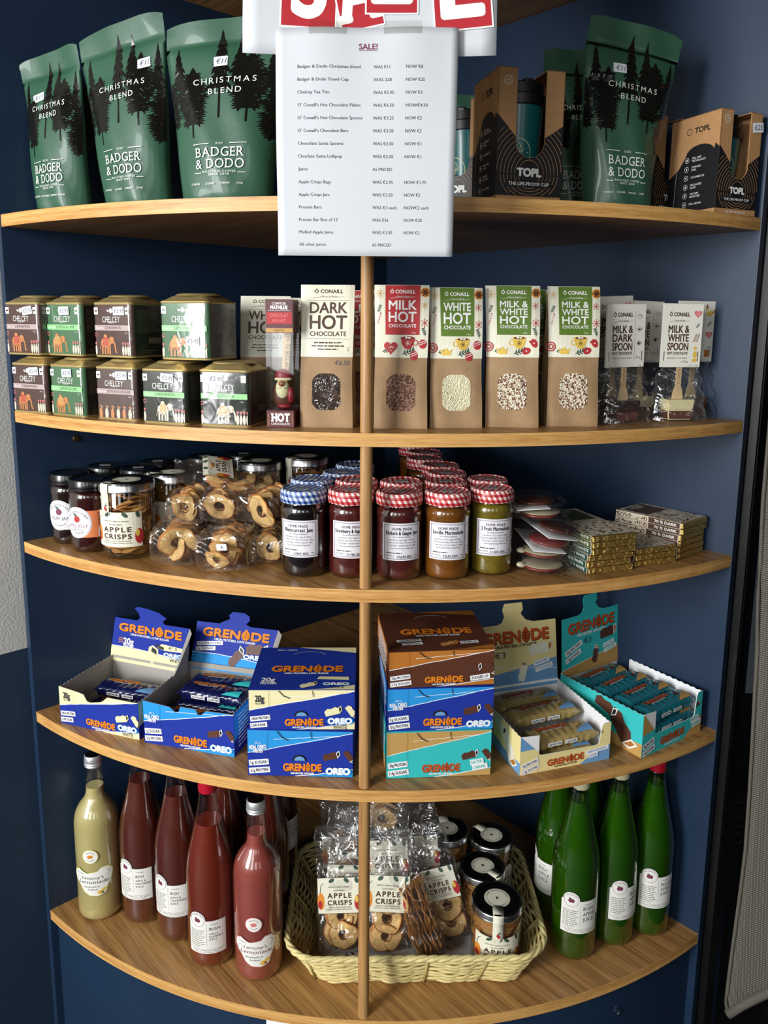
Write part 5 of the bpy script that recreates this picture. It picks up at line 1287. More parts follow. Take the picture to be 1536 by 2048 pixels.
# ------------------------------------------------------------------ film bags of apple crisps
mat('bag_label_edge', '#2a1a16', .5)
def crisp_bag(label, loc, rot, w=.078, h=.20, d=.036, fill=.52, mode='face', n=14, lab=True, labz=.48, seed=0, labw=None, group='film bags of apple crisps', sticker=False, rs=1.0):
    t = thing('apple_crisp_bag', label, 'crisp bag', loc, 0, group); t.rotation_euler = rot
    rr = random.Random(seed)
    def F(a, v):
        c, q = cos(a), sin(a)
        dp = d / 2 * (1 if v < fill else max(.03, 1 - ((v - fill) / (1 - fill)) ** .8 * 1.05)) * (1 if v > .02 else .8)
        k = .0016 + .0035 * max(0, v - fill)
        ea, eb = (.22, .30) if mode == 'x' else (.45, .55)
        wr = k * (sin(v * 31 + a * 3 + seed) + sin(v * 13 - a * 5 + seed * 2))
        return Vector((w / 2 * math.copysign(abs(c) ** ea, c) * (1 - .05 * max(0, v - fill)) + wr * .5, dp * math.copysign(abs(q) ** eb, q) + wr + .008 * sin(v * 4 + seed) * max(0, v - fill), v * h))
    bm = bmesh.new(); grid(bm, lambda u, v: F(u * 2 * PI, v), 44, 34, wrapu=True)
    bm.verts.ensure_lookup_table(); bm.faces.new([bm.verts[i] for i in range(44)][::-1])
    finish('film', bm, [bagfilm], t, smooth=True)
    r0 = .027
    for i in range(n):
        f = (i + .5) / n
        if mode == 'face':    # discs facing the front, in two overlapping columns
            row = i % 3; zz = r0 * rs * .98 + .002 + row * (h * fill - 2 * r0 * rs) / 2.2; yy = (d * .36) * (1 - 2 * f)
            put_ring(t, (rr.uniform(-.005, .005), yy, zz), (PI / 2 + rr.uniform(-.25, .25), rr.uniform(-.1, .1), rr.uniform(-.15, .15)), min(rs, w * .46 / r0))
        elif mode == 'edge':  # discs seen on edge, stacked sideways
            xx = (w * .40) * (2 * f - 1); row = i % 3
            put_ring(t, (xx, rr.uniform(-.002, .002), .026 + row * .041 + rr.uniform(-.003, .003)), (PI / 2 + rr.uniform(-.1, .1), rr.uniform(-.1, .1), PI / 2 + rr.uniform(-.2, .2)), min(.95 * rs, d * .46 / r0 * 1.0))
        else:                 # flat stack with the bag lying down
            zz = .015 + f * h * fill; put_ring(t, (rr.uniform(-.004, .004), 0, zz), (rr.uniform(-.55, .55), rr.uniform(-.35, .35), rr.uniform(0, 6)), min(w * .44 / r0, 1), None).scale[1] *= d * 1.05 / w
    if lab:
        lw = labw or w * .92; lh = lw * .80; A = Art(); A.l = 1; y0 = h * labz - lh / 2
        A.rect(-lw / 2 - .0008, y0 - .0008, lw / 2 + .0008, y0 + lh + .0008, 'bag_label_edge'); A.up(); crisp_print(A, lw, y0, y0 + lh)
        def fl(u, v, e):
            dp = d / 2 + .0012
            vv = v / h; back = 0 if vv < fill else -(d / 2) * min(1, ((vv - fill) / (1 - fill)) ** .8 * 1.05)
            return Vector((u, -dp - back - e - .0006 * sin(v * 90), v))
        A.bake('bag_label', t, fl, cutx=frange(-lw / 2, lw / 2, 4), cuty=frange(y0, y0 + lh, 6), eps=.00018)
    if sticker: price_sticker(t, lambda u, v, e: Vector((u, -d / 2 - .002 - e, v)), w * .1, h * .34, '€', w=.018, h=.011)
    return t
# pile on the third shelf; some lie on their backs with the ends towards the front
H_ = PI / 2
crisp_bag('apple crisp bag lying end-on at the front left of the pile, one ring standing up', (-.300, -.722, Z3 + .031), (-H_ + .06, .10, .05), w=.074, h=.082, d=.058, fill=.8, mode='x', n=16, lab=False, seed=1)
crisp_bag('apple crisp bag with a small white sticker lying end-on at the front of the pile', (-.222, -.747, Z3 + .030), (-H_ + .05, -.05, -.08), w=.080, h=.085, d=.056, fill=.8, mode='x', n=16, lab=False, seed=2)
crisp_bag('apple crisp bag on top of the front pair, its big ring facing right', (-.180, -.690, Z3 + .083), (-H_ + .15, .02, -.45), w=.074, h=.085, d=.046, fill=.8, mode='x', n=16, lab=False, seed=3)
crisp_bag('apple crisp bag with a square end beside the second crisp jar', (-.290, -.705, Z3 + .084), (-H_ + .12, .12, .0), w=.055, h=.070, d=.040, fill=.8, mode='x', n=9, lab=False, seed=4)
crisp_bag('topmost apple crisp bag slanting across the pile, label facing up', (-.288, -.655, Z3 + .150), (-.95, .30, -.85), w=.066, h=.165, d=.036, fill=.72, mode='face', n=9, lab=True, labz=.6, seed=5)
crisp_bag('flattened apple crisp bag under the pile, beside the blackcurrant jar', (-.157, -.712, Z3 + .024), (-H_ + .04, .0, .05), w=.052, h=.12, d=.042, fill=.8, mode='x', n=10, lab=False, seed=6)
bm = bmesh.new(); n_ = 0
crisp_bag('apple crisp bag wedged in the middle of the pile behind the stickered one', (-.238, -.690, Z3 + .084), (-H_ + .10, .05, .05), w=.058, h=.10, d=.044, fill=.8, mode='x', n=12, lab=False, seed=7)
crisp_bag('apple crisp bag low in the middle of the pile, mostly covered', (-.225, -.655, Z3 + .026), (-H_ + .05, .0, .10), w=.076, h=.11, d=.048, fill=.8, mode='x', n=12, lab=False, seed=8)
# one big ring propped in the front left bag
pb = [o for o in COL.objects if o.name.startswith('apple_crisp_bag')]
def orient(t, loc, zdir, fdir):
    z = Vector(zdir).normalized(); y = -(Vector(fdir) - z * Vector(fdir).dot(z)).normalized(); x = y.cross(z)
    M = Matrix((x, y, z)).transposed().to_4x4(); M.translation = Vector(loc); t.matrix_world = M
orient(pb[4], (-.165, -.600, Z3 + .104), (-.135, -.050, .034), (.1, -.35, 1))
put_ring(pb[0], (.004, -.006, .010), (.35, -.25, 0), 1.12, 0)
put_ring(pb[1], (-.008, .010, .006), (.5, .2, 0), .75, 1)
put_ring(pb[2], (.010, 0, .004), (.1, .25, 0), 1.08, 2)
price_sticker(pb[1], lambda u, v, e: Vector((u, v - .012, -.0015 - e)), .004, 0, '€', w=.017, h=.010)

# ------------------------------------------------------------------ chocolate lolly packets
lfilm = clear('packet_film', '#ffffff', .06, .07, crinkle=.8, cscale=50, edge=.4, haze=.0)
mat('lolly_red', '#7c2a24', .4, coat=.4); mat('lolly_cream', '#c9bfa2', .45); mat('lolly_brown', '#4e2a1e', .4, coat=.4)
for i, (x, y, dz, rx, ry, rz_, lb) in enumerate(((.250, -.688, .000, .05, .03, .25, 'clear packet with a red and cream chocolate lolly, bottom of the pile'), (.253, -.680, .019, .05, .04, .12, 'clear packet with a red and cream chocolate lolly, second from the bottom of the pile'),
        (.262, -.678, .038, .10, .12, .2, 'clear lolly packet with a white flap, third from the bottom of the pile'), (.275, -.672, .056, .10, .16, .35, 'clear lolly packet with a bright white flap, fourth from the bottom of the pile'),
        (.252, -.660, .076, .02, .0, -.1, 'clear lolly packet with a red edge, second from the top of the pile'), (.245, -.650, .093, -.02, -.05, .1, 'brownish clear lolly packet on top of the pile'))):
    t = thing('lolly_packet', lb, 'lolly packet', (x + .017, y, Z3 + dz + .002), 0, 'clear packets of chocolate lollies', rx=rx, ry=ry); t.rotation_euler = (rx, ry, rz_)
    bm = bmesh.new()
    grid(bm, lambda u, v: Vector(((.047 - .008 * v) * math.copysign(abs(cos(u * 2 * PI)) ** .8, cos(u * 2 * PI)) * (1 - .25 * abs(v - .5)), (v - .5) * .115, .009 + .009 * sin(u * 2 * PI) * sin(PI * min(1, max(0, v * 1.0))) ** .6 + .0006 * sin(v * 40 + u * 20 + i))), 30, 22, wrapu=True)
    finish('film', bm, [lfilm], t, smooth=True)
    bm = bmesh.new(); blob(bm, -.002, -.010, .0075, .031, .030, .0062, 0, 22); finish('chocolate', bm, [MATS['lolly_red' if i % 2 == 0 or i == 1 else 'lolly_brown']], t, smooth=True)
    bm = bmesh.new()
    if i < 2 or i == 4: blob(bm, -.001, -.012, .0115, .032, .029, .0034, 0, 22); blob(bm, -.036, -.014, .010, .008, .008, .004, 0, 12)
    else: box(bm, -.040, -.052, .0015, .012, .046, .0026, bev=.0004)
    finish('icing' if i < 2 or i == 4 else 'backing_card', bm, [MATS['lolly_cream'] if i < 2 or i == 4 else MATS['paper']], t, smooth='auto')

# ------------------------------------------------------------------ chocolate bars in gold foil
foil = bpy.data.materials.new('gold_foil'); foil.use_nodes = True; nt = foil.node_tree; p = nt.nodes['Principled BSDF']
p.inputs['Base Color'].default_value = lin('#ecca78'); p.inputs['Metallic'].default_value = 1; p.inputs['Roughness'].default_value = .46
tc = nt.nodes.new('ShaderNodeTexCoord'); mp = nt.nodes.new('ShaderNodeMapping'); mp.inputs['Scale'].default_value = (1, 1, 2.2)
v_ = nt.nodes.new('ShaderNodeTexVoronoi'); v_.inputs['Scale'].default_value = 130; n_ = nt.nodes.new('ShaderNodeTexNoise'); n_.inputs['Scale'].default_value = 140; n_.inputs['Distortion'].default_value = 1.5
b_ = nt.nodes.new('ShaderNodeBump'); b_.inputs['Strength'].default_value = 1.0; b_.inputs['Distance'].default_value = .0016
ad = nt.nodes.new('ShaderNodeMath'); ad.operation = 'ADD'
nt.links.new(tc.outputs['Object'], mp.inputs[0]); nt.links.new(mp.outputs[0], v_.inputs['Vector']); nt.links.new(mp.outputs[0], n_.inputs['Vector'])
nt.links.new(v_.outputs['Distance'], ad.inputs[0]); nt.links.new(n_.outputs['Fac'], ad.inputs[1]); nt.links.new(ad.outputs[0], b_.inputs['Height']); nt.links.new(b_.outputs[0], p.inputs['Normal'])
MATS['gold_foil'] = foil
mat('bar_sleeve', '#d8ccb4', .5); mat('spine_dkgreen', '#1d4a40', .45); mat('spine_olive', '#4d5a22', .45); mat('spine_brown', '#553c2c', .45); mat('pattern_brown', '#4e3a2e', .5); mat('pattern_red', '#8c3f38', .5)
def choc_bar(label, A, B, z, spine, words, k, w=.080, d=.165, th=.0095, dr=0, plain=False):
    t = thing('chocolate_bar', label, 'chocolate bar', group='foil-wrapped chocolate bars')
    bm = bmesh.new(); box(bm, -w / 2, -d / 2, .0004, w / 2, d / 2, th - .0004, bev=.0014); 
    es = [e for e in bm.edges if e.calc_length() > .02]; bmesh.ops.subdivide_edges(bm, edges=es, cuts=14, use_grid_fill=True)
    rr = random.Random(k)
    for v in bm.verts: v.co += Vector((rr.uniform(-.0004, .0004), rr.uniform(-.0007, .0005), rr.uniform(-.0002, .0002)))
    finish('foil', bm, [foil], t)
    bm = bmesh.new()   # paper sleeve open at the front end
    e = .0006; y0 = -d / 2 + (.004)
    V = [[bm.verts.new(q) for q in ((-w / 2 - e, yy, 0), (w / 2 + e, yy, 0), (w / 2 + e, yy, th + e * .3), (-w / 2 - e, yy, th + e * .3))] for yy in (y0, d / 2)]
    for i in range(4): bm.faces.new((V[0][i], V[0][(i + 1) % 4], V[1][(i + 1) % 4], V[1][i]))
    finish('sleeve', bm, [MATS['bar_sleeve']], t)
    A_ = Art(); A_.l = 1; rr = random.Random(k * 7 + 1)
    # side, u runs from back (-) to front (+)
    A_.rect(d / 2 - .062, .0002, d / 2 - .0055, th - .0002, spine); A_.up()
    A_.text(words, d / 2 - .031, th * .27, th * .46, 'white', w=.040, bold=.03)
    for i in range(26):
        x = -d / 2 + rr.uniform(0, d - .068); A_.ell(x, rr.uniform(.002, th - .002), rr.uniform(.001, .003), .0008, rr.choice(['pattern_brown', 'leaf', 'pattern_red', 'pattern_brown']), n=7, rot=rr.uniform(0, 3))
    for kx in (0, .0065): A_.ring(d / 2 - .068, th * .5 + (kx - .003) * 0, .0034, .0011, 'pattern_red', n=14)
    A_.bake('spine_print', t, left(-w / 2 - e), clip=(-d / 2, 0, d / 2 - .0045, th))
    A_ = Art(); A_.l = 1
    for i in range(170):
        x = rr.uniform(-w / 2 + .002, w / 2 - .002); y = rr.uniform(-d / 2 + .006, d / 2 - .002); q = rr.random(); c = rr.choice(['pattern_brown', 'pattern_brown', 'leaf', 'pattern_red'])
        if q < .4: A_.ell(x, y, rr.uniform(.002, .0048), rr.uniform(.001, .0022), c, n=9, rot=rr.uniform(0, 3))
        elif q < .6: snow(A_, x, y, .003, c, 6)
        elif q < .75: A_.ring(x, y, .003, .0009, c, n=10)
        else: A_.ell(x, y, .0012, .0012, c, n=6)
    A_.up(); A_.rect(-w * .38, d * .06, w * .38, d * .44, spine); A_.up(); A_.text('Ó CONAILL', 0, d * .36, .006, 'white', w=w * .45, bold=.03); A_.text('chocolate', 0, d * .31, .0035, 'white', w=w * .25, shear=.3)
    A_.bake('top_print', t, top(th + e * .3), clip=(-w / 2, -d / 2 + .0045, w / 2, d / 2))
    at_front(t, A, B, d, z, dr=dr)
    return t
pos = ['bottom', 'second from the bottom', 'third from the bottom', 'third from the top', 'second from the top', 'topmost']
for k in range(6):
    j = RND.uniform(-.0025, .0025) + (.006 if k == 4 else .003 if k >= 3 else 0)
    choc_bar('%s 28%% white chocolate bar of the left foil stack, %s spine' % (pos[k], 'olive' if k > 3 else 'dark green'), (.337 + j, -.7175), (.413 + j, -.685), Z3 + k * .0101, 'spine_olive' if k > 3 else 'spine_dkgreen', '28 % WHITE', k, dr=RND.uniform(-.04, .04))
for k in range(3):
    choc_bar(('%s foil chocolate bar of the low middle stack' % ['bottom', 'middle', 'top'][k]), (.420 + .001 * k, -.6795), (.492, -.639), Z3 + k * .0101, 'spine_brown', '70 % DARK', 10 + k, w=.079, dr=RND.uniform(-.02, .02) - .10)
for k in range(6):
    j = .003 if k > 3 else 0
    choc_bar('%s 70%% dark chocolate bar of the right foil stack, brown spine' % pos[k], (.4985 + j, -.6245), (.566 + j, -.580), Z3 + k * .0101, 'spine_brown', '70 % DARK', 20 + k, w=.078, d=.125, dr=RND.uniform(-.02, .02) + .17)
# ------------------------------------------------------------------ protein bar boxes
for n, c in dict(box_blue='#22379a', box_sky='#2f97dc', box_navy='#141a55', box_cream='#efe6b2', box_brown='#5c3526', box_fudge='#b8732f', box_teal='#3ac0bf', box_tan='#c39a5a', box_yellow='#eedd9a', box_steel='#6f9fcc', box_inside='#a9a49c', box_white='#f4f4f4', title_orange='#f08a24', title_rust='#c4562a', title_edge='#3a1c12').items():
    mat(n, c, .55, spec=.15)
STY = dict(oreo=dict(main='box_blue', band='box_sky', tag=('1g SUGAR', '21g PROTEIN'), title='title_orange', choc='choc', oreo=True),
           white=dict(main='box_blue', band='box_cream', tag=('HIGH PROTEIN', 'LOW SUGAR'), title='title_orange', choc='cream_yellow', oreo=True, white=True),
           fudge=dict(main='box_brown', band='box_fudge', tag=('20g PROTEIN', '1.7g SUGAR'), title='title_orange', choc='choc'),
           salted=dict(main='box_teal', band='box_tan', tag=('20g PROTEIN', '1.4g SUGAR'), title='title_rust', choc='choc'),
           cookie=dict(main='box_yellow', band='box_steel', tag=('22g PROTEIN', '1.3g SUGAR'), title='title_rust', choc='cream'))
def title(A, x, y, h, w, m, rot=0, sub=True, submat='white', subtext='HIGH PROTEIN, LOW SUGAR'):
    """the orange word with a grenade for its A"""
    c, q = cos(rot), sin(rot); R_ = lambda a, b: (x + a * c - b * q, y + a * q + b * c)
    for k, (col, dx, dy) in enumerate((('title_edge', w * .008, -h * .06), (m, 0, 0))):
        px, py = R_(-w * .5 + dx, dy); A.text('GREN', px, py, h, col, al='l', w=w * .56, bold=.04, rot=rot)
        px, py = R_(w * .5 + dx, dy); A.text('DE', px, py, h, col, al='r', w=w * .26, bold=.04, rot=rot)
        gx, gy = R_(w * .15 + dx, h * .5 + dy); A.ell(gx, gy - 0, w * .065, h * .60, col, n=16, rot=rot)
        gx, gy = R_(w * .15 + dx, h * 1.12 + dy); A.ell(gx, gy, w * .025, h * .16, col, n=10, rot=rot)
        A.up()
    for k in range(3):
        a_, b_ = R_(w * .095, h * (.25 + .25 * k)), R_(w * .205, h * (.28 + .25 * k)); A.line([a_, b_], h * .05, 'title_edge')
    a_, b_ = R_(w * .15, h * .0), R_(w * .15, h * 1.0); A.line([a_, b_], h * .045, 'title_edge')
    # worn streaks through the letters
    for k in range(5):
        f = -.45 + k * .21; a_, b_ = R_(w * f, h * .1), R_(w * (f + .05), h * .85); A.line([a_, b_], h * .035, 'title_edge')
    if sub:
        px, py = R_(0, -h * .48); A.text(subtext, px, py, h * .28, submat, w=w * .62, bold=.03, rot=rot)
def choc_piece(A, x, y, s, m, rot=0, filling='cream'):
    c, q = cos(rot), sin(rot); R_ = lambda a, b: (x + a * c * s - b * q * s, y + a * q * s + b * c * s)
    A.poly([R_(*p_) for p_ in ((-1, -.35), (.55, -.45), (.6, .25), (.3, .45), (-.2, .36), (-.6, .48), (-1, .25))], m); A.up()
    A.poly([R_(*p_) for p_ in ((.55, -.45), (.95, -.15), (1.0, .42), (.6, .25))], 'white' if m == 'choc' else m)
    A.up(); A.poly([R_(*p_) for p_ in ((.62, -.30), (.88, -.08), (.90, .30), (.66, .18))], 'ink' if filling == 'cream' else 'caramel')
    A.line([R_(-.9, .1), R_(-.3, -.1), (R_(.2, .1)), R_(.5, 0)], s * .06, 'brown_ink' if m == 'choc' else 'white')
def banner(A, x, y, w, h, txt, rot=.10, col='navy'):
    A.rect(x, y, x + w, y + h, 'box_white', rot=rot); A.up(); A.text(txt, x + w / 2, y + h * .26, h * .5, 'dkblue' if col == 'navy' else col, w=w * .82, bold=.02, rot=rot)
def oreo(A, x, y, h, w):
    A.text('OREO', x + h * .06, y - h * .06, h, 'box_sky', w=w * 1.06, bold=.10); A.up(); A.text('OREO', x, y, h, 'box_white', w=w, bold=.06)
def box_front(A, w, h, sty, hole=False):
    S_ = STY[sty]; rr = random.Random(sty + str(w))
    A.l = 1; A.rect(-w / 2, 0, w / 2, h, S_['main']); A.up()
    if sty == 'cookie':
        A.poly([(-w / 2, h * .62), (-w * .30, h * .64), (-w * .30, h), (-w / 2, h)], S_['band']); A.poly([(w / 2, 0), (w * .16, 0), (w * .30, h * .22), (w / 2, h * .42)], S_['band'])
    elif sty == 'salted' and hole:
        A.poly([(-w / 2, h * .5), (-w * .30, h * .56), (-w * .30, h * .98), (-w / 2, h * .98)], S_['band']); A.poly([(w / 2, h * .0), (w * .20, 0), (w * .40, h * .30), (w / 2, h * .42)], S_['band'])
    else:
        A.poly([(-w / 2, h * .50), (-w * .1, h * .68), (w * .2, h * .80), (w / 2, h * .97), (w / 2, h), (-w / 2, h)], S_['band'])
        A.poly([(w * .02, 0), (w * .18, h * .055), (w * .5, h * .16), (w * .5, 0)], S_['band'])
    A.up()
    y_ = .50 if sty != 'cookie' else -1
    if y_ > 0 and not hole:
        pts = [(-w / 2 + w * f, h * (.50 + .46 * f) + rr.uniform(-.0006, .0006)) for f in frange(0, 1, 14)]; A.line(pts, .0010, 'box_white')
        for k in range(5): x0 = -w * .25 + k * w * .13; A.line([(x0, h * (.80 + .02 * k)), (x0 + w * .13, h * (.83 + .02 * k))], .0007, 'box_white')
        A.line([(-w * .05, h * .012), (w * .16, h * .06), (w * .5, h * .18)], .0012, 'box_white')
    A.up()
    ty = h * (.13 if sty != 'white' else .12) if not hole else h * .14
    title(A, w * .02 if not hole else w * .0, ty, h * (.15 if not hole else .155), w * (.36 if not hole else .40), S_['title'], rot=0 if not hole else .035, sub=True, submat='box_white' if sty != 'cookie' else 'brown_ink')
    banner(A, -w * .49, h * (.24 if not hole else .21), w * .19, h * .125, S_['tag'][0], .10 if not hole else .28); banner(A, -w * .49, h * (.07 if not hole else .05), w * (.20 if sty != 'white' else .16), h * .125, S_['tag'][1], .10 if not hole else .28)
    A.up()
    if not hole:
        choc_piece(A, w * .30, h * .47, w * .085, S_['choc'], .30); choc_piece(A, w * .47, h * .46, w * .07, S_['choc'], -.9)
        if sty in ('oreo', 'white'):
            A.text('GET A', -w * .40, h * .71, h * .04, 'box_white' if sty == 'oreo' else 'dkblue', w=w * .06)
            if sty == 'oreo': A.text('REAL OREO', -w * .40, h * .60, h * .08, 'box_white', w=w * .16, bold=.03, rot=.06); A.text('PIECES', -w * .40, h * .52, h * .07, 'box_white', w=w * .09, bold=.03, rot=.06)
            else: A.text('20g', -w * .40, h * .72, h * .15, 'dkblue', w=w * .085, bold=.013); A.text('PROTEIN', -w * .40, h * .645, h * .05, 'dkblue', w=w * .085)
            oreo(A, w * .36, h * (.08 if sty == 'oreo' else .17), h * .13, w * .22)
            if sty == 'white': A.text('WHITE', w * .36, h * .03, h * .10, 'dkblue', w=w * .13, bold=.0)
        elif sty == 'fudge': banner(A, w * .27, h * .17, w * .19, h * .14, 'FUDGED UP', .12, 'brown_ink')
        elif sty == 'salted': banner(A, w * .30, h * .26, w * .13, h * .12, 'SALTED', .15, 'teal_print'); banner(A, w * .32, h * .15, w * .15, h * .12, 'CARAMEL', .15, 'teal_print')
    else:
        if sty == 'salted': choc_piece(A, w * .40, h * .72, w * .06, 'choc', .5); banner(A, w * .30, h * .34, w * .14, h * .13, 'SALTED', .15, 'teal_print'); banner(A, w * .33, h * .22, w * .15, h * .13, 'CARAMEL', .15, 'teal_print')
        else: choc_piece(A, w * .36, h * .76, w * .05, 'tan', .5); banner(A, w * .22, h * .27, w * .26, h * .11, 'WHITE CHOCOLATE', .12, 'lblue'); banner(A, w * .25, h * .15, w * .11, h * .11, 'COOKIE', .12, 'lblue')
    # perforations
    A.line([(-w * .31, 0), (-w * .31, h)], .0003, 'title_edge')
def box_side(A, d, h, sty, big=False):
    S_ = STY[sty]; A.l = 1; A.rect(-d / 2, 0, d / 2, h, S_['main']); A.up()
    A.poly([(-d / 2, h * .35), (d * .1, h * .62), (d / 2, h * .50), (d / 2, h), (-d / 2, h)] if sty in ('white', 'oreo', 'fudge') else [(-d / 2, 0), (d / 2, 0), (d / 2, h * .32), (d * .2, h * .26), (-d / 2, h * .5)], S_['band']); A.up()
    if big: 
        choc_piece(A, d * .27, h * .45, d * .19, S_['choc'] if sty == 'salted' else 'cream', -.85, 'caramel'); choc_piece(A, d * .08, h * .80, d * .13, S_['choc'], -.2)
        title(A, -d * .20, h * .42, h * .12, d * .28, S_['title'], sub=False)
    else: A.para(-d * .4, d * .4, h * .85, 9, h * .09, 'box_white', rnd=random.Random(4))
def box_top(A, w, d, sty, y0=0, lid=False):
    """y0..y0+d"""
    S_ = STY[sty]; A.l = 1; A.rect(-w / 2, y0, w / 2, y0 + d, S_['main'] if sty not in ('cookie',) else 'box_yellow'); A.up()
    if sty == 'cookie': A.poly([(-w / 2, y0), (w / 2, y0), (w / 2, y0 + d * .42), (0, y0 + d * .30), (-w / 2, y0 + d * .22)], S_['band'])
    elif sty == 'salted': A.poly([(-w / 2, y0), (w / 2, y0), (w / 2, y0 + d * .30), (-w / 2, y0 + d * .13)], S_['band'])
    elif lid: A.poly([(-w / 2, y0), (w / 2, y0), (w / 2, y0 + d * .24), (w * .1, y0 + d * .32), (-w / 2, y0 + d * .36)], S_['band'])
    else: A.poly([(w * .0, y0), (w * .5, y0), (w * .5, y0 + d * .10), (w * .2, y0 + d * .02)], S_['band']); A.poly([(-w * .1, y0 + d), (w / 2, y0 + d), (w / 2, y0 + d * .86)], S_['band'])
    if lid: A.up(); A.line([(-w / 2, y0 + d * .35), (-w * .2, y0 + d * .355), (w * .1, y0 + d * .32), (w / 2, y0 + d * .24)] if sty != 'salted' else [(-w / 2, y0 + d * .13), (w / 2, y0 + d * .30)], .001, 'box_white')
    A.up()
    T_ = y0 + d * (.72 if lid else .40); title(A, w * (.0 if lid else .02), T_, d * (.165 if lid else .125), w * (.80 if lid else .70), S_['title'], rot=.0, submat='box_white' if sty != 'cookie' else 'brown_ink')
    A.up()
    if lid:
        if sty == 'white':
            A.text('20g', -w * .27, y0 + d * .43, d * .13, 'box_white', w=w * .13, bold=.03); A.text('PROTEIN', -w * .27, y0 + d * .355, d * .06, 'box_white', w=w * .13, bold=.03)
            for k in range(3): A.line([(-w * .40, y0 + d * (.44 + k * .045)), (-w * .37, y0 + d * (.47 + k * .045)), (-w * .34, y0 + d * (.44 + k * .045))], .0012, 'orange')
            A.poly([(w * .10, y0 + d * .46), (w * .16, y0 + d * .56), (w * .42, y0 + d * .53), (w * .44, y0 + d * .44), (w * .20, y0 + d * .42)], 'cream_yellow'); A.poly([(w * .08, y0 + d * .55), (w * .10, y0 + d * .46), (w * .19, y0 + d * .43), (w * .19, y0 + d * .49)], 'ink')
            A.poly([(-w * .02, y0 + d * .22), (-.0 * w, y0 + d * .45), (w * .05, y0 + d * .50), (w * .12, y0 + d * .42), (w * .12, y0 + d * .25), (w * .05, y0 + d * .06)], 'cream_yellow'); A.up(); A.poly([(w * .03, y0 + d * .36), (w * .04, y0 + d * .46), (w * .10, y0 + d * .40), (w * .10, y0 + d * .30)], 'ink')
            oreo(A, w * .31, y0 + d * .30, d * .075, w * .23); A.text('WHITE', w * .34, y0 + d * .19, d * .075, 'dkblue', w=w * .14)
            A.up(); A.text('€3', w * .30, y0 + d * .465, d * .06, 'pen', w=w * .11, bold=.01)
        elif sty == 'oreo':
            banner(A, -w * .46, y0 + d * .52, w * .32, d * .085, '21g PROTEIN', .12); banner(A, -w * .46, y0 + d * .40, w * .24, d * .085, '1g SUGAR', .12)
            choc_piece(A, w * .05, y0 + d * .34, w * .12, 'choc', 1.0); choc_piece(A, w * .28, y0 + d * .54, w * .13, 'choc', .1); oreo(A, w * .26, y0 + d * .33, d * .08, w * .25)
        else:
            banner(A, -w * .46, y0 + d * .42, w * .30, d * .09, STY[sty]['tag'][0], .35) if sty == 'salted' else None
            banner(A, -w * .45, y0 + d * .29, w * .27, d * .09, STY[sty]['tag'][1], .35) if sty == 'salted' else None
            cm = 'choc' if sty == 'salted' else 'cream'
            choc_piece(A, w * .07, y0 + d * .26, w * .11, cm, 1.35, 'caramel'); choc_piece(A, w * .30, y0 + d * .58, w * .15, cm, .12, 'caramel')
            banner(A, w * .20, y0 + d * .34, w * .20, d * .075, 'SALTED' if sty == 'salted' else 'WHITE CHOC', .2, 'teal_print' if sty == 'salted' else 'lblue'); banner(A, w * .22, y0 + d * .25, w * .22, d * .075, 'CARAMEL' if sty == 'salted' else 'COOKIE', .2, 'teal_print' if sty == 'salted' else 'lblue')
            A.up(); A.text('€3', -w * .08 if sty == 'salted' else -w * .20, y0 + d * .50, d * .085, 'pen', w=w * .13, bold=.01)
    else:
        if sty == 'white':
            A.text('20g', -w * .34, y0 + d * .17, d * .08, 'box_white', w=w * .13, bold=.03); A.text('PROTEIN', -w * .33, y0 + d * .11, d * .04, 'box_white', w=w * .15, bold=.03)
            choc_piece(A, w * .06, y0 + d * .10, w * .09, 'cream_yellow', .5); A.poly([(w * .13, y0 + d * .22), (w * .15, y0 + d * .28), (w * .44, y0 + d * .27), (w * .44, y0 + d * .20)], 'cream_yellow'); oreo(A, w * .32, y0 + d * .09, d * .05, w * .24); A.text('WHITE', w * .33, y0 + d * .02, d * .05, 'dkblue', w=w * .13)
            A.text('REAL OREO', -w * .22, y0 + d * .90, d * .035, 'box_white', w=w * .2)
        else:
            banner(A, -w * .40, y0 + d * .22, w * .24, d * .055, STY[sty]['tag'][0], .08); banner(A, -w * .36, y0 + d * .14, w * .20, d * .055, STY[sty]['tag'][1], .08)
            choc_piece(A, w * .10, y0 + d * .15, w * .10, 'box_fudge' if sty == 'fudge' else 'choc', .4, 'caramel'); banner(A, w * .20, y0 + d * .13, w * .18, d * .06, 'FUDGED UP' if sty == 'fudge' else 'OREO', .1)
        A.ring(w * .02, y0 + d * .78, w * .17, .0006, 'box_white', a0=.2, a1=PI - .2, ry=d * .10)
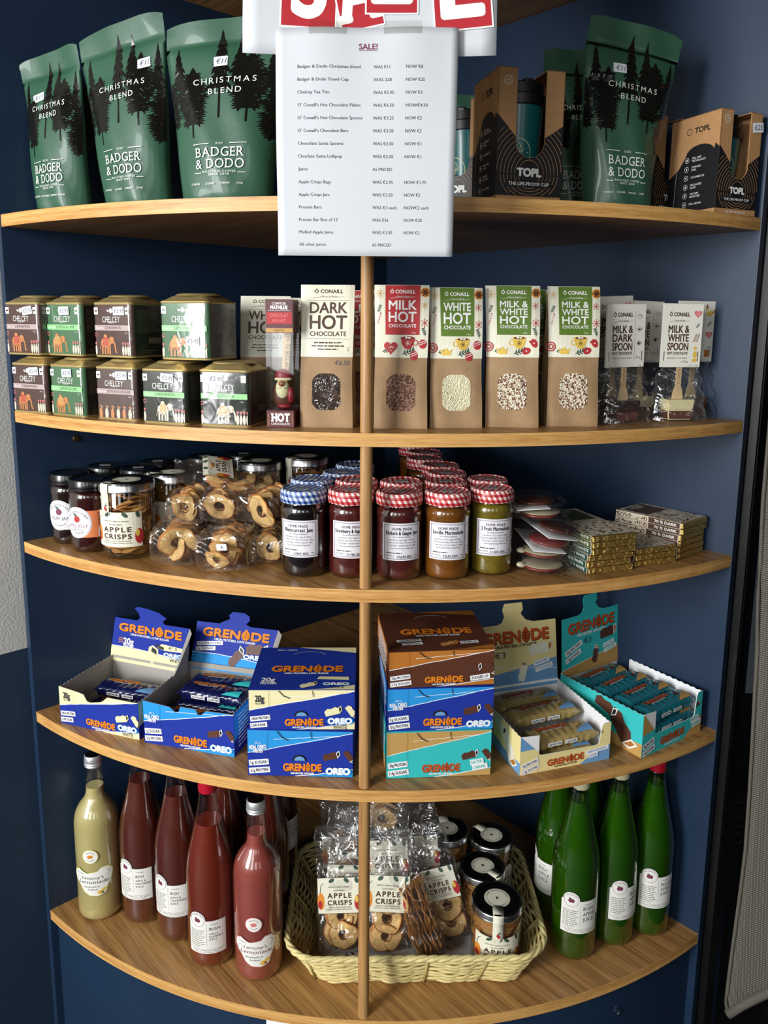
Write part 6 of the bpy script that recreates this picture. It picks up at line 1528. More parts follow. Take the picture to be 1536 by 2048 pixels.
def closed_box(label, A_, B_, z, w, d, h, sty, dr=0, topart=False):
    t = thing('protein_bar_box', label, 'snack box', group='stacked boxes of protein bars')
    bm = bmesh.new(); box(bm, -w / 2, -d / 2, .0003, w / 2, d / 2, h, bev=.0009); finish('carton', bm, [MATS[STY[sty]['main']]], t, smooth='auto')
    A = Art(); box_front(A, w - .001, h, sty); 
    A.l += 1
    # thumb hole and torn perforation tab
    if sty in ('oreo', 'white'):
        A.ell(-w * .01, h * .36, w * .065, h * .13, 'carton_black', n=20, a0=0, a1=PI); A.up(); A.ell(-w * .005, h * .365, w * .05, h * .09, 'box_steel', n=16, a0=0, a1=PI)
    A.line([(-w * .22, h), (-w * .17, h * .86), (-w * .11, h * .80)], .0012, 'carton_black'); A.line([(w * .10, h * .99), (w * .11, h * .84)], .0010, 'carton_black')
    A.bake('printed_front', t, front(-d / 2), clip=(-w / 2 + .0005, .001, w / 2 - .0005, h - .0006))
    A = Art(); box_side(A, d - .002, h, sty); A.bake('printed_side', t, left(-w / 2), clip=(-d / 2 + .001, .001, d / 2 - .001, h - .0006))
    if topart: A = Art(); box_top(A, w - .001, d - .001, sty, -d / 2); A.bake('printed_top', t, top(h), clip=(-w / 2 + .0005, -d / 2 + .0005, w / 2 - .0005, d / 2 - .0005))
    at_front(t, A_, B_, d, z, dr=dr); return t
z4 = Z4
closed_box('lower box of the left pair left of the post, blue with a sky-blue band', (-.180, -.776), (-.0185, -.774), z4, .1625, .155, .0765, 'oreo')
closed_box('upper box of the left pair left of the post, cream band and dark blue top', (-.176, -.7755), (-.0165, -.771), z4 + .077, .1615, .155, .0655, 'white', topart=True, dr=.03)
closed_box('turquoise and tan box at the bottom of the stack right of the post', (.0335, -.773), (.1945, -.757), z4, .1625, .155, .0765, 'salted', dr=.02)
closed_box('blue box in the middle of the stack right of the post', (.0335, -.771), (.1965, -.755), z4 + .077, .1635, .155, .0695, 'oreo', dr=.02)
closed_box('brown box on top of the stack right of the post', (.035, -.768), (.1965, -.752), z4 + .147, .1625, .158, .0585, 'fudge', topart=True, dr=.05)

def protein_bar(label, loc, rz, sty, grp, ry=0, L_=.130, sc=1):
    cols = dict(oreo=('box_navy', 'box_teal'), white=('box_navy', 'box_steel'), salted=('wrap_teal', 'box_tan'), cookie=('wrap_gold', 'box_steel'))[sty]
    t = thing('protein_bar', label, 'protein bar', loc, 0, grp); t.rotation_euler = (RND.uniform(-.04, .04), ry, rz)
    W, T_ = .041, .021
    def F(u, v):
        s_ = 2 * v - 1; k = 1 if abs(s_) < .84 else max(.05, 1 - (abs(s_) - .84) / .10)
        a = u * 2 * PI; c, q = cos(a), sin(a)
        wr = .0008 * sin(v * 60 + u * 9) + .0007 * sin(u * 25 + v * 11)
        return Vector((s_ * L_ / 2, W / 2 * math.copysign(abs(c) ** .6, c) * (1 if k == 1 else .93) + wr, T_ / 2 + (T_ / 2 * k) * math.copysign(abs(q) ** .7, q) + wr))
    bm = bmesh.new(); grid(bm, F, 26, 44, wrapu=True); finish('wrapper', bm, [mat('wrap_' + cols[0], {'box_navy': '#10174a', 'wrap_teal': '#19707c', 'wrap_gold': '#a6915a'}[cols[0]], .28, coat=.5, bump=.5, bscale=70)], t, smooth=True)
    A = Art(); A.l = 1
    A.poly([(L_ * .16, -W * .42), (L_ * .41, -W * .42), (L_ * .41, W * .0), (L_ * .26, -W * .2)], cols[1]); A.up(); title(A, -L_ * .10, W * .06, W * .22, L_ * .46, STY[sty]['title'], submat='box_white'); A.up()
    choc_piece(A, L_ * .25, -W * .02, W * .2, 'tan' if sty == 'cookie' else 'choc', .4, 'caramel')
    def fn(u, v, e): 
        q = max(0, 1 - abs(2 * v / W) ** 3.3) ** .42
        return Vector((u, v, T_ / 2 + T_ / 2 * q + .0012 + e + .0007 * sin(u * 60)))
    A.bake('wrapper_print', t, fn, cutx=frange(-L_ * .4, L_ * .4, 10), cuty=frange(-W * .45, W * .45, 6), eps=.00025)
    A = Art(); banner(A, -L_ * .26, -.0032, L_ * .20, .0062, STY[sty]['tag'][0] if sty != 'white' else '20g PROTEIN', 0); banner(A, -L_ * .02, -.0032, L_ * .18, .0062, STY[sty]['tag'][1] if sty != 'white' else 'LOW SUGAR', 0)
    A.bake('side_print', t, lambda u, v, e: Vector((u, -W / 2 - .0009 - e, T_ * .5 + v)), eps=.0003)
    return t
mat('wrap_teal', '#14606a', .3); mat('wrap_gold', '#8d7a45', .3)
def open_box(label, A_, B_, z, w, d, h, sty, cut, lidh=.098, lean=.22, tab='grenade', dr=0, lidw=None, ear=True):
    t = thing('open_bar_box', label, 'snack box', group='open display boxes of protein bars'); T_ = .0009
    inner = MATS['box_inside' if sty in ('oreo', 'white') else 'box_white']
    m = MATS[STY[sty]['main']]
    bm = bmesh.new(); box(bm, -w / 2, -d / 2, 0, w / 2, d / 2, T_); finish('base', bm, [inner], t)
    # saw-toothed side walls
    for s_ in (-1, 1):
        bm = bmesh.new(); n = 30; pts = [(-d / 2, 0), (d / 2, 0)] + [(d / 2 - d * i / n, h * (.97 + (.025 if i % 2 else 0))) for i in range(n + 1)]
        prism(bm, pts, 0, T_, lambda a, b, hh: Vector((s_ * (w / 2 - hh), a, b))); 
        for f in bm.faces:
            f.normal_update(); f.material_index = 1 if abs(f.calc_center_median().x) > w / 2 - .0001 else 0
        finish('side_wall', bm, [inner, m], t)
    bm = bmesh.new(); box(bm, -w / 2, d / 2 - T_, 0, w / 2, d / 2, h); finish('back_wall', bm, [inner], t)
    if cut == 'notch': top_ = [(w / 2, h * .96), (w * .12, h * .95), (w * .06, h * .82), (w * .02, h * .78), (-w * .10, h * .72), (-w * .14, h * .74), (-w * .18, h * .90), (-w * .24, h * .93), (-w / 2, h)]
    elif cut == 'twin': top_ = [(w / 2, h * .96), (w * .20, h * .95), (w * .15, h * .84), (w * .11, h * .84), (w * .09, h * .95), (-w * .08, h * .96), (-w * .10, h * .84), (-w * .14, h * .82), (-w * .20, h * .92), (-w / 2, h * .98)]
    else: top_ = [(w / 2, h), (w * .42, h), (w * .40, h * .92), (w * .38, h * .62)] + [(w * (.33 + .05 * cos(a)), h * (.52 + .08 * sin(a))) for a in frange(0, -PI / 2, 5)] + [(-w * (.25 + .05 * cos(a)), h * (.52 + .08 * sin(a))) for a in frange(-PI / 2, 0, 5)] + [(-w * .30, h * .97), (-w / 2, h)]
    bm = bmesh.new(); prism(bm, [(-w / 2, 0), (w / 2, 0)] + top_, 0, T_, lambda a, b, hh: Vector((a, -d / 2 + hh, b))); finish('front_wall', bm, [inner], t)
    # the print is cut to the same outline: clip by building it, then removing what stands above the outline
    A = Art(); box_front(A, w, h * 1.0, sty, hole=cut == 'bay')
    o = A.bake('printed_front', t, front(-d / 2), cutx=sorted({p_[0] for p_ in top_}) + frange(-w / 2, w / 2, 10), clip=(-w / 2, 0, w / 2, h))
    tp = sorted(top_, key=lambda p_: p_[0])
    def ytop(x):
        for (x0, y0), (x1, y1) in zip(tp, tp[1:]):
            if x0 <= x <= x1: return y0 + (y1 - y0) * ((x - x0) / (x1 - x0) if x1 > x0 else 0)
        return h
    me = o.data; bm = bmesh.new(); bm.from_mesh(me); bmesh.ops.split_edges(bm, edges=bm.edges[:])
    cells = sorted(set([round(p_[0], 6) for p_ in tp]))
    for a0_, a1_ in zip(cells, cells[1:]):
        fs_ = [f for f in bm.faces if a0_ - 1e-6 < f.calc_center_median().x < a1_ + 1e-6]
        ge = list({v for f in fs_ for v in f.verts} | {e for f in fs_ for e in f.edges}) + fs_
        ya, yb = ytop(a0_ + 1e-6), ytop(a1_ - 1e-6); nrm = Vector((-(yb - ya), 0, a1_ - a0_)).normalized()
        bmesh.ops.bisect_plane(bm, geom=ge, dist=1e-7, plane_co=(a0_, 0, ya), plane_no=nrm, clear_outer=True)
    bm.to_mesh(me); bm.free()
    A = Art(); box_side(A, d, h * .97, sty, big=cut == 'bay'); A.bake('printed_side', t, left(-w / 2), clip=(-d / 2, 0, d / 2, h * .965))
    A = Art(); box_side(A, d, h * .97, sty); A.bake('printed_side', t, right(w / 2), clip=(-d / 2, 0, d / 2, h * .965))
    # raised display lid with its tab
    lw = lidw or w; y0 = d / 2 - .0015; z0 = h * .84
    def lf(u, v, e=0): return Vector((u, y0 + v * sin(lean) - e * cos(lean), z0 + v * cos(lean) + e * sin(lean)))
    bm = bmesh.new(); H_ = lidh
    if sty in ('white', 'oreo'): tb = [(.18, 1), (.15, 1.06), (.20, 1.14), (.10, 1.24), (-.03, 1.29), (-.17, 1.31), (-.22, 1.27), (-.16, 1.16), (-.14, 1.06), (-.18, 1)] if sty == 'white' else [(.16, 1), (.10, 1.05), (.14, 1.13), (.13, 1.22), (.06, 1.28), (-.08, 1.28), (-.12, 1.20), (-.10, 1.12), (-.20, 1.03), (-.22, 1)]
    else: tb = [(.22, 1), (.13, 1.04), (.07, 1.14), (.10, 1.2), (.09, 1.31), (-.12, 1.31), (-.15, 1.22), (-.13, 1.12), (-.16, 1.03), (-.22, 1)]
    pts = [(-lw / 2, 0), (lw / 2, 0), (lw / 2, H_ * 1.0)] + [(lw * a, H_ * b) for a, b in tb] + [(-lw / 2, H_ * 1.0)]
    prism(bm, pts, -T_, 0, lambda a, b, hh: lf(a, b, hh)); lid = finish('display_lid', bm, [m], t)
    A = Art(); box_top(A, lw, H_, sty, 0, lid=True); A.bake('lid_print', lid, lf, clip=(-lw / 2 + .0005, 0, lw / 2 - .0005, H_))
    # lid's side ear
    if ear: bm = bmesh.new(); V = [bm.verts.new(p_) for p_ in (lf(lw / 2, 0), lf(lw / 2, H_), lf(lw / 2 + .004, H_) + Vector((.006, -.010, -.004)), lf(lw / 2 + .006, H_ * .55) + Vector((.008, -.045, 0)), Vector((lw / 2 + .001, y0 - .05, h * .95)))]
    if ear: bm.faces.new(V); o = finish('lid_ear', bm, [inner], t); o.modifiers.new('s', 'SOLIDIFY').thickness = .0008
    at_front(t, A_, B_, d, z, dr=dr); return t
b1 = open_box('open blue and cream box of bars at the far left, raised lid priced €3', (-.540, -.634), (-.381, -.684), z4, .163, .140, .068, 'white', 'notch', lidh=.082, lean=.16, lidw=.170)
b2 = open_box('open sky-blue and blue box of bars, second from the left', (-.3715, -.690), (-.213, -.7265), z4, .163, .155, .076, 'oreo', 'twin', lidh=.084, lean=.42)
b3 = open_box('open pale yellow box of bars right of the tall stack', (.238, -.752), (.393, -.702), z4, .161, .166, .064, 'cookie', 'bay', lidh=.117, lean=.16, dr=.04, ear=False)
b4 = open_box('open turquoise box of bars at the right end, lid propped up', (.441, -.692), (.573, -.606), z4, .156, .180, .075, 'salted', 'bay', lidh=.110, lean=.06, lidw=.152, dr=.05, ear=False)
def fill(bx, sty, spots, lbl, grp):
    M = Matrix.Translation(bx.location) @ Matrix.Rotation(bx.rotation_euler[2], 4, 'Z')
    for i, (x, y, z_, r, lb) in enumerate(spots):
        p_ = M @ Vector((x, y, z_)); protein_bar(lb + ' ' + lbl, p_, bx.rotation_euler[2] + r, sty, grp)
fill(b1, 'white', [(.002, .012, .026, .05, 'dark blue wrapped bar on top in'), (.004, -.020, .004, -.03, 'dark blue wrapped bar low at the front in'), (.004, .040, .002, .0, 'dark blue wrapped bar under the top one in')], 'the far left open box', 'bars in the far left box')
fill(b2, 'oreo', [(.004, .045, .046, .04, 'rearmost dark wrapped bar in'), (.008, .002, .050, -.04, 'middle navy and turquoise wrapped bar on top in'), (.0, -.045, .026, .0, 'dim front dark wrapped bar in'), (.0, .045, .022, .02, 'hidden lower rear bar in'), (.0, .001, .026, .0, 'lower middle bar in')], 'the second open box from the left', 'bars in the second box from the left')
fill(b3, 'cookie', [(.0, .050, .036, .06, 'rearmost gold wrapped bar in'), (.004, .002, .038, .06, 'middle gold wrapped bar in'), (.006, -.050, .026, .05, 'front gold wrapped bar showing through the cut-out of'), (.0, -.050, .002, .0, 'lowest front bar in')], 'the pale yellow box', 'bars in the pale yellow box')
fill(b4, 'salted', [(-.004, .063, .046, .06, 'rearmost teal wrapped bar in'), (.0, .019, .048, .05, 'second teal wrapped bar from the back of'), (.004, -.024, .048, .04, 'third teal wrapped bar from the back of'), (.004, -.066, .0475, .03, 'front teal wrapped bar on top in'), (.006, -.066, .0245, .03, 'brown-tan wrapped bar in the cut-out, upper, of'), (.004, -.066, .0015, .0, 'lowest bar in the cut-out of')], 'the turquoise box', 'bars in the turquoise box')
# ------------------------------------------------------------------ bottles
bottle_glass = clear('bottle_glass', '#f3f6f4', .035, .02, edge=.75)
green_glass = clear('green_glass', '#b6cc80', .05, .02, edge=.75)
def juice_mat(name, col, sss=.25, r=.35, trans=.0):
    return mat(name, col, r, coat=.6, sss=sss, var=.10, vscale=14, trans=trans)
juice_mat('lemonade', '#dac684'); juice_mat('pink_lemonade', '#ab4e44'); juice_mat('raspberry_juice', '#80260f'); juice_mat('strawberry_juice', '#5f1d0e'); juice_mat('green_juice', '#467c18'); juice_mat('dark_juice', '#4a100c')
mat('cap_silver', '#e2e4e6', .42, metal=.8); mat('cap_top', '#6e7073', .3, metal=1); mat('cap_red', '#b5142c', .3, coat=.4); mat('cap_cream', '#cfc6a0', .4)
mat('bottle_label', '#efeee6', .5); mat('label_hair', '#8a8a7a', .5)
SLOPE = [(0, .0012), (.030, .0012), (.0385, .004), (.041, .010), (.0415, .02), (.0415, .150), (.0408, .165), (.0385, .181), (.034, .200), (.0285, .220), (.0235, .240), (.0195, .258), (.0168, .272), (.0150, .285), (.0142, .300), (.0142, .3)]
ROUND = [(0, .0012), (.030, .0012), (.039, .004), (.0412, .010), (.0415, .02), (.0415, .178), (.0405, .190), (.0370, .203), (.0300, .215), (.0225, .224), (.0185, .232), (.0170, .242), (.0160, .262), (.0145, .288), (.0140, .294), (.0140, .294)]
def bottle(label, x, y, kind, juice, gl, level, cap, lab=None, rz=0, k=1.0, grp='juice bottles on the bottom shelf', H=None):
    t = thing('juice_bottle' if kind == 'slope' else 'lemonade_bottle', label, 'bottle', (x, y, Z5), rz, grp)
    P_ = SLOPE if kind == 'slope' else ROUND
    zk = 1.07 if kind == 'slope' else 1.02; level *= zk
    P_ = [(r * k, z * zk) for r, z in P_]; ht = P_[-1][1]
    bm = bmesh.new(); lathe(bm, P_, 48); finish('bottle_glass', bm, [gl], t, smooth=True)
    J = []
    for r, z in P_:
        if z < level: J.append((max(0, r - .0016), max(z, .004)))
    # radius at the level
    for (r0, z0), (r1, z1) in zip(P_, P_[1:]):
        if z0 <= level <= z1 and z1 > z0: rl = r0 + (r1 - r0) * (level - z0) / (z1 - z0)
    J += [(rl - .0016, level), (0, level - .0004)]
    bm = bmesh.new(); lathe(bm, J, 44); finish('juice', bm, [MATS[juice]], t, smooth='auto')
    bm = bmesh.new(); cr = P_[-1][0] + .0014
    if cap == 'silver':
        pr = [(cr - .001, ht - .008)] + [(cr + (.0008 if i % 2 else 0), ht - .0075 + i * .0021) for i in range(6)] + [(cr, ht + .0065), (cr, ht + .0125), (cr - .0012, ht + .0142)]
        lathe(bm, pr, 36, 0); lathe(bm, [(cr - .0012, ht + .0142), (cr - .002, ht + .0145), (0, ht + .0145)], 36, 1)
        finish('cap', bm, [MATS['cap_silver'], MATS['cap_top']], t, smooth='auto')
    else:
        pr = [(cr - .001, ht - .010)] + [(cr + (.0006 if i % 2 else 0), ht - .009 + i * .0022) for i in range(8)] + [(cr, ht + .012), (cr - .0012, ht + .0145), (0, ht + .0148)]
        lathe(bm, pr, 36, 0); finish('cap', bm, [MATS['cap_red' if cap == 'red' else 'cap_cream']], t, smooth='auto')
    if lab: lab(t, P_[6][0] if kind == 'slope' else P_[5][0])
    return t
def apple(A, x, y, s, m='red'):
    A.ell(x - s * .22, y, s * .34, s * .40, m, n=16); A.ell(x + s * .22, y, s * .34, s * .40, m, n=16); A.line([(x, y + s * .25), (x - s * .12, y + s * .62)], s * .08, 'brown_ink'); A.ell(x - s * .3, y + s * .5, s * .22, s * .09, 'brown_ink', n=8, rot=-.3)
def farm_juice(lines, a0, yl=.072, border='leaf', wide=True):
    def f(t, r):
        A = Art(); w = .066; hh = .062; y0 = yl; y1 = yl + hh; A.l = 1
        A.rect(-w / 2 - .0007, y0 - .0007, w / 2 + .0007, y1 + .0007, border); A.ell(-w * .24, y1 + .001, .0150, .0155, border, n=30); A.up()
        A.rect(-w / 2, y0, w / 2, y1, 'bottle_label'); A.ell(-w * .24, y1 + .001, .0142, .0147, 'bottle_label', n=30); A.up()
        A.ring(-w * .24, y1 + .001, .0128, .0005, 'plum'); apple(A, -w * .24, y1, .0095, 'plum')
        A.text('THE APPLE FARM', -w * .24, y1 + .0102, .0016, 'ink', arc=.0102, w=.018); 
        A.line([(w * .0, y0 + .014), (w * .0, y1 - .005)], .0002, 'ink')
        A.para(-w * .45, -w * .05, y1 - .0195, 9, .0036, 'label_hair', rnd=random.Random(2)); A.line([(-w * .38 + k * .0018, y0 + .0108 + (.0012 if k % 2 else -.0006)) for k in range(8)], .0003, 'ink')
        A.rect(-w * .46, y0 + .0085, w * .46, y0 + .0088, 'ink')
        A.text('CAHIR, TIPPERARY, IRELAND', 0, y0 + .0052, .0016, 'ink', w=w * .8); A.text('750 ml  no added sugar', 0, y0 + .0022, .0014, 'ink', w=w * .7)
        A.text('THE FARM\'S', w * .10, y1 - .0075, .0018, 'ink', al='l', w=.013)
        y = y1 - .0175; x = w * .06
        for wd, hc, ww in lines:
            A.text(wd, x, y, hc, 'ink', al='l', w=ww, serif=1); y -= hc * 1.62
        A.bake('bottle_label', t, cyl(r + .0003, a0), cutx=frange(-w / 2, w / 2, 22), eps=.00018)
    return f
def cloud_label(tint, a0, yl, sy, pink=False):
    def f(t, r):
        A = Art(); A.l = 1; cy = yl
        def cloud(k, m):
            A.poly([(k * x, cy + k * y) for x, y in ((-.031, .010), (-.029, .019), (-.020, .023), (-.012, .019), (-.006, .017), (.004, .019), (.010, .020), (.016, .026), (.026, .026), (.033, .020), (.033, .010), (.029, .000), (.024, -.010), (.020, -.020), (.010, -.024), (-.004, -.0225), (-.013, -.016), (-.019, -.006), (-.027, .000))], m)
        cloud(1.04, tint); A.up(); cloud(.99, 'bottle_label'); A.up()
        A.text("Lemony's", .001, cy + .0065, .0056, 'plum' if pink else 'ink', w=.034, shear=.35, bold=.0)
        A.text('Lemonade', .002, cy - .0015, .0062, 'plum' if pink else 'ink', w=.048, shear=.35, bold=.012)
        A.ring(-.021, cy + .004, .005, .0004, 'grey_ink', a0=.5, a1=5, ry=.007); A.line([(.024, cy + .008), (.029, cy + .016), (.024, cy + .021)], .0005, 'grey_ink')
        A.text('Genuine', -.019, cy + .0150, .0028, 'grey_ink', w=.014, shear=.3)
        A.text('Handmade in', -.001, cy - .0085, .0032, 'ink', w=.026, shear=.25, bold=.01); A.text('Ireland', .001, cy - .0135, .0032, 'ink', w=.015, shear=.25, bold=.01)
        A.ell(.015, cy - .0165, .0088, .0056, 'bottle_label', n=16, rot=.4); A.up(); A.ell(.013, cy - .0175, .0050, .0038, 'yellow', n=14, rot=.3); A.ell(.019, cy - .0135, .0040, .0030, 'yellow', n=12); A.ell(.016, cy - .0185, .0026, .0022, 'leaf' if not pink else 'plum', n=10)
        A.l = 1; A.ell(0, sy, .0125, .0125, tint, n=28); A.up(); A.ell(0, sy, .0115, .0115, 'bottle_label', n=28); A.up()
        A.text('THE ROSCOE', 0, sy + .0068, .0017, 'plum' if pink else 'ink', arc=.0072, w=.014); A.text('A LITTLE LEMON', 0, sy - .0085, .0016, 'plum' if pink else 'ink', arc=-.0078, w=.015)
        A.ell(0, sy, .0048, .0032, 'orange' if not pink else 'pink', n=12); A.line([(-.003, sy - .004), (.002, sy + .001)], .0006, 'brown_ink')
        A.v = [(x * 1.14, (y - cy) * 1.1 + cy, l) for x, y, l in A.v]
        A.bake('bottle_label', t, cyl(r + .0003, a0), cutx=frange(-.040, .040, 24), eps=.00018)
    return f
mat('glow_yellow', '#e2de8a', .5); mat('glow_pink', '#d98c8c', .5)
STR = [('IRISH', .0048, .015), ('APPLE &', .0036, .018), ('STRAWBERRY', .0036, .028), ('JUICE', .0036, .014)]
bottle('pale yellow cloudy lemonade bottle with a silver cap at the far left', -.507, -.586, 'round', 'lemonade', bottle_glass, .248, 'silver', cloud_label('glow_yellow', .05, .083, .131))
bottle('dark red strawberry juice bottle right beside the yellow lemonade', -.4215, -.590, 'slope', 'strawberry_juice', bottle_glass, .254, 'red', farm_juice(STR, -.12, .055))
bottle('dark red strawberry juice bottle between another like it and the red-capped one', -.3435, -.628, 'slope', 'strawberry_juice', bottle_glass, .254, 'red', farm_juice(STR, -.18, .055))
bottle('raspberry juice bottle with its red cap showing, white label low', -.2715, -.680, 'slope', 'raspberry_juice', bottle_glass, .240, 'red', farm_juice([('IRISH', .0052, .019), ('APPLE &', .0032, .015), ('RASPBERRY', .0032, .024), ('JUICE', .0032, .013)], .05, .032, border='plum'), k=1.0)
bottle('pink-red cloudy lemonade bottle with a silver cap beside the basket', -.1845, -.7045, 'round', 'pink_lemonade', bottle_glass, .250, 'silver', cloud_label('glow_pink', .02, .060, .108, True))
bottle('red juice bottle standing behind the raspberry juice', -.273, -.582, 'slope', 'strawberry_juice', bottle_glass, .262, 'red')
bottle('red juice bottle standing behind the pink lemonade', -.190, -.602, 'slope', 'strawberry_juice', bottle_glass, .262, 'red')
bottle('darkest red bottle at the back, its pale label edge beside the basket', -.186, -.515, 'slope', 'dark_juice', bottle_glass, .262, 'red', farm_juice(STR, .75, .10))
GA = [('IRISH', .0064, .020), ('APPLE', .0064, .023), ('JUICE', .0064, .021)]
bottle('green apple juice bottle nearest the basket, in front', .3635, -.636, 'slope', 'green_juice', green_glass, .268, 'cream', farm_juice(GA, .05, .058), k=.98)
bottle('green apple juice bottle in the middle, label turned to the left', .4405, -.603, 'slope', 'green_juice', green_glass, .268, 'cream', farm_juice(GA, .42, .058), k=.93)
bottle('green bottle of mulled apple juice at the far right with a red cap', .512, -.577, 'slope', 'green_juice', green_glass, .268, 'red', farm_juice([('MULLED', .0056, .024), ('APPLE', .0056, .019), ('JUICE', .0056, .017)], .10, .062), k=.93)
bottle('green juice bottle behind the front one, only its left side showing', .346, -.552, 'slope', 'green_juice', green_glass, .268, 'cream', farm_juice(GA, -1.2, .058), k=.93)
bottle('green juice bottle behind the middle one, only its neck showing', .405, -.512, 'slope', 'green_juice', green_glass, .268, 'cream', k=.93)

# ------------------------------------------------------------------ woven basket
straw = mat('basket_straw', '#e2d190', .55, var=.2, vscale=60, bump=.4, bscale=150)
mat('basket_straw2', '#b9a565', .6, var=.2, vscale=80)
bk = thing('woven_basket', 'pale straw-coloured woven basket holding crisp bags and jars', 'basket', (.079, -.598, Z5), .06)
bw, bd, bh = .365, .262, .060
def brect(hw, hd, r, n):
    """points round a rounded rectangle, evenly spread"""
    P_ = []
    seg = [((-hw + r, -hd), (hw - r, -hd)), ('c', hw - r, -hd + r, -PI / 2), ((hw, -hd + r), (hw, hd - r)), ('c', hw - r, hd - r, 0), ((hw - r, hd), (-hw + r, hd)), ('c', -hw + r, hd - r, PI / 2), ((-hw, hd - r), (-hw, -hd + r)), ('c', -hw + r, -hd + r, PI)]
    raw = []
    for s_ in seg:
        if s_[0] == 'c': raw += [(s_[1] + r * cos(s_[3] + a), s_[2] + r * sin(s_[3] + a)) for a in frange(0, PI / 2, 6)[:-1]]
        else: raw += [(s_[0][0] + (s_[1][0] - s_[0][0]) * f, s_[0][1] + (s_[1][1] - s_[0][1]) * f) for f in frange(0, 1, 30)[:-1]]
    # resample
    L_ = [0]
    for a, b in zip(raw, raw[1:] + raw[:1]): L_.append(L_[-1] + math.dist(a, b))
    out = []; j = 0
    for i in range(n):
        s_ = L_[-1] * i / n
        while L_[j + 1] < s_: j += 1
        a, b = raw[j], raw[(j + 1) % len(raw)]; f = (s_ - L_[j]) / (L_[j + 1] - L_[j]); out.append((a[0] + (b[0] - a[0]) * f, a[1] + (b[1] - a[1]) * f))
    return out
N_ = 240; rows = 13
bm = bmesh.new()
def wall(row_f, off):
    f = row_f; hw = bw / 2 * (1 + .19 * f ** 1.2); hd = bd / 2 * (1 + .10 * f); return brect(hw + off, hd + off, .035 + .02 * f, N_)
NS = 26  # stakes
for j in range(rows):
    f = j / (rows - 1); base = wall(f, 0)
    pts = []
    for i, (x, y) in enumerate(base):
        d = math.hypot(x, y); wob = .0022 * sin(2 * PI * NS * i / N_ + (PI if j % 2 else 0)) ; big_ = .0035 * sin(2 * PI * 13 * i / N_)
        pts.append((x * (1 + (wob + big_) / d), y * (1 + (wob + big_) / d), .004 + f * (bh - .012) + .0012 * sin(i * .35 + j)))
    tube(bm, pts, .0024, 6, closed=True)
finish('weave', bm, [straw], bk, smooth=True)
bm = bmesh.new()
st = [wall(f, 0) for f in (0, .5, 1)]
for k in range(NS * 1):
    i = int((k + .5) * N_ / NS) % N_
    tube(bm, [(st[0][i][0], st[0][i][1], .001), (st[1][i][0], st[1][i][1], bh * .5), (st[2][i][0], st[2][i][1], bh - .002)], .0022, 6)
o = finish('stakes', bm, [MATS['basket_straw2']], bk, smooth=True); o['kind'] = 'stuff'
bm = bmesh.new()
for s_ in range(3):
    R_ = wall(1, .003); pts = []
    for i in range(0, N_, 1):
        x, y = R_[i]; d = math.hypot(x, y); a = 2 * PI * 24 * i / N_ + s_ * 2 * PI / 3
        pts.append((x * (1 + .0027 * cos(a) / d), y * (1 + .0027 * cos(a) / d), bh + .0025 * sin(a)))
    tube(bm, pts, .0033, 7, closed=True)
finish('braided_rim', bm, [straw], bk, smooth=True)
bm = bmesh.new(); bb = brect(bw / 2 - .002, bd / 2 - .002, .034, 60); lo = [bm.verts.new((x, y, .001)) for x, y in bb]; hi = [bm.verts.new((x, y, .0035)) for x, y in bb]
bm.faces.new(lo[::-1]); bm.faces.new(hi); [bm.faces.new((lo[i], lo[(i + 1) % 60], hi[(i + 1) % 60], hi[i])) for i in range(60)]
finish('base', bm, [MATS['basket_straw2']], bk)
# lining cloth with a black scroll print
liner = thing('basket_liner', 'white cloth with a black scroll print lining the basket floor', 'cloth', (.082, -.604, Z5 + .0045), .06)
bm = bmesh.new(); grid(bm, lambda u, v: Vector(((u - .5) * (bw - .04), (v - .5) * (bd - .04), .004 + .0025 * sin(u * 23 + v * 9) * sin(v * 17))), 40, 26)
cl = finish('cloth', bm, [mat('liner_white', '#d9d7d2', .7)], liner, smooth=True); cl.modifiers.new('s', 'SOLIDIFY').thickness = .0006
A = Art(); rr = random.Random(9); A.l = 2
for i in range(70):
    x, y = rr.uniform(-.15, .15), rr.uniform(-.10, .10); A.ring(x, y, rr.uniform(.003, .007), .0016, 'ink', n=12, a0=rr.uniform(0, 3), a1=rr.uniform(4, 6)); A.ell(x + .005, y, .004, .0016, 'ink', n=8, rot=rr.uniform(0, 3))
A.bake('scroll_print', liner, lambda u, v, e: Vector((u, v, .0068 + e)))['kind'] = 'stuff'
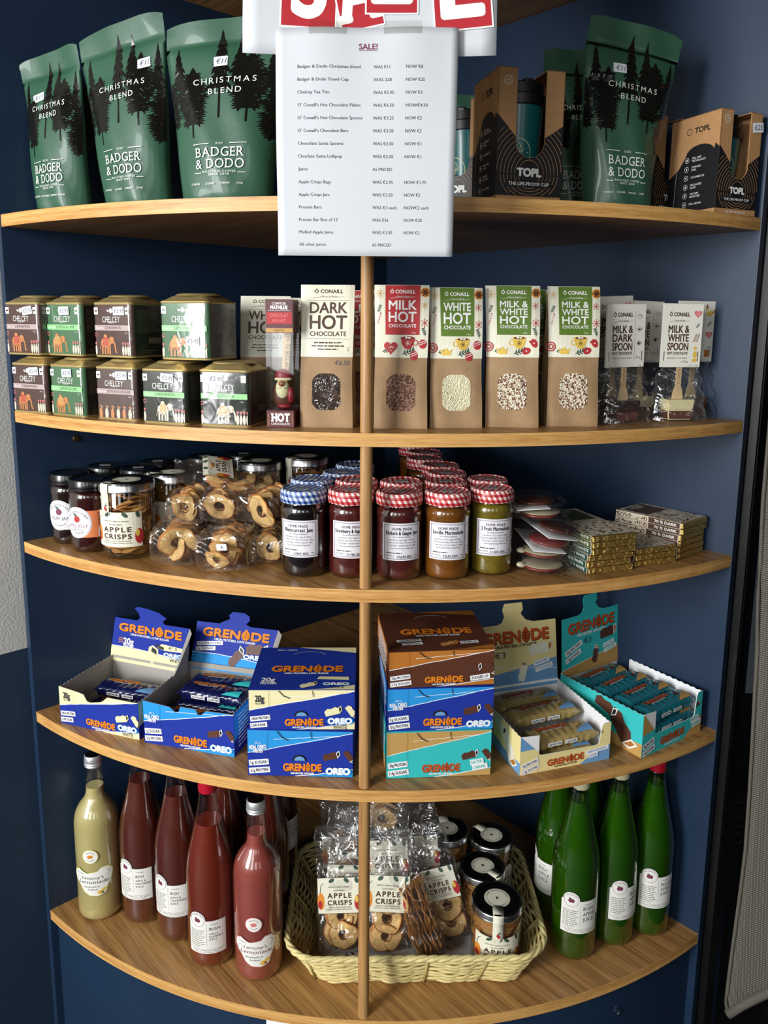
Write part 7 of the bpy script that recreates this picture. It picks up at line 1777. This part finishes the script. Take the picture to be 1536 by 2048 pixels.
# film bags and jars standing in it
zb = Z5 + .014
GBK = 'film bags of apple crisps in the basket'
def bb_(label, x, y, rx=-.20, ry=0, rz=0, mode='face', seed=0, labz=.44, w=.078, h=.21, d=.032, fill=.6, z=0, n=14, **k): return crisp_bag(label, (x, y - .014, zb + z), (rx, ry, rz), w=w, h=h, d=d, fill=fill, mode=mode, seed=seed, labz=labz, group=GBK, n=n, **k)
bb_('front left crisp bag in the basket, label tilted slightly up to the right', -.043, -.665, rx=-.22, ry=-.06, rz=.02, seed=11, labz=.47, w=.080)
bb_('crisp bag directly behind the front left one in the basket', -.040, -.628, rx=-.16, ry=.03, rz=.05, seed=12, w=.080, h=.225, labz=.45)
bb_('third crisp bag back in the left row of the basket', -.046, -.590, rx=-.12, ry=.10, rz=-.05, seed=13, w=.080, h=.235)
bb_('rear crisp bag in the left row of the basket, crumpled top', -.048, -.548, rx=-.08, ry=-.05, rz=.0, seed=14, w=.080, h=.24)
bb_('front crisp bag partly behind the post in the basket', .034, -.665, rx=-.20, ry=.01, rz=.0, seed=15, w=.082, labz=.50)
bb_('crisp bag standing behind the one at the post in the basket', .034, -.625, rx=-.14, ry=-.02, rz=.03, seed=16, w=.082, h=.23, labz=.62)
bb_('rear crisp bag with a ring near its top, behind the post in the basket', .020, -.560, rx=-.06, ry=.02, rz=.0, seed=17, w=.082, h=.255, fill=.85, labz=.45)
bb_('crisp bag turned edge-on with its slices in a fan, right of the post', .112, -.668, rx=-.18, ry=-.30, rz=.15, mode='edge', n=21, seed=18, w=.058, h=.22, d=.056, fill=.66, lab=False, z=.003)
bb_('tilted crisp bag with its label slanting, between the fanned bag and the jars', .158, -.622, rx=-.16, ry=-.34, rz=-.05, seed=19, w=.074, h=.205, labz=.50, d=.040, z=.001)
bb_('dim crisp bag behind the tilted one, label half showing', .105, -.570, rx=-.12, ry=-.12, rz=.0, seed=20, w=.076, h=.22, labz=.56)
def bj(label, x, y, **k): return crisp_jar(label, x, y, zb - .002 if k.pop('inb', True) else Z5, **k)
bj('front crisp jar in the basket with its cream seal strip facing forward', .222, -.682, tag_a=-.05, lab_a=-.05, r=.0425, h=.118)
bj('middle crisp jar of the basket\'s right row, seal strip turned right', .2045, -.602, tag_a=.75, lab_a=-2.5, r=.040, h=.118)
bj('rear crisp jar at the right of the basket, seal strip pointing up left', .228, -.521, tag_a=-2.4, lab_a=.8, r=.040, h=.122)
bj('rear left crisp jar of the basket, back label showing', .144, -.519, tag_a=-2.9, lab_a=.5, r=.039, h=.132)
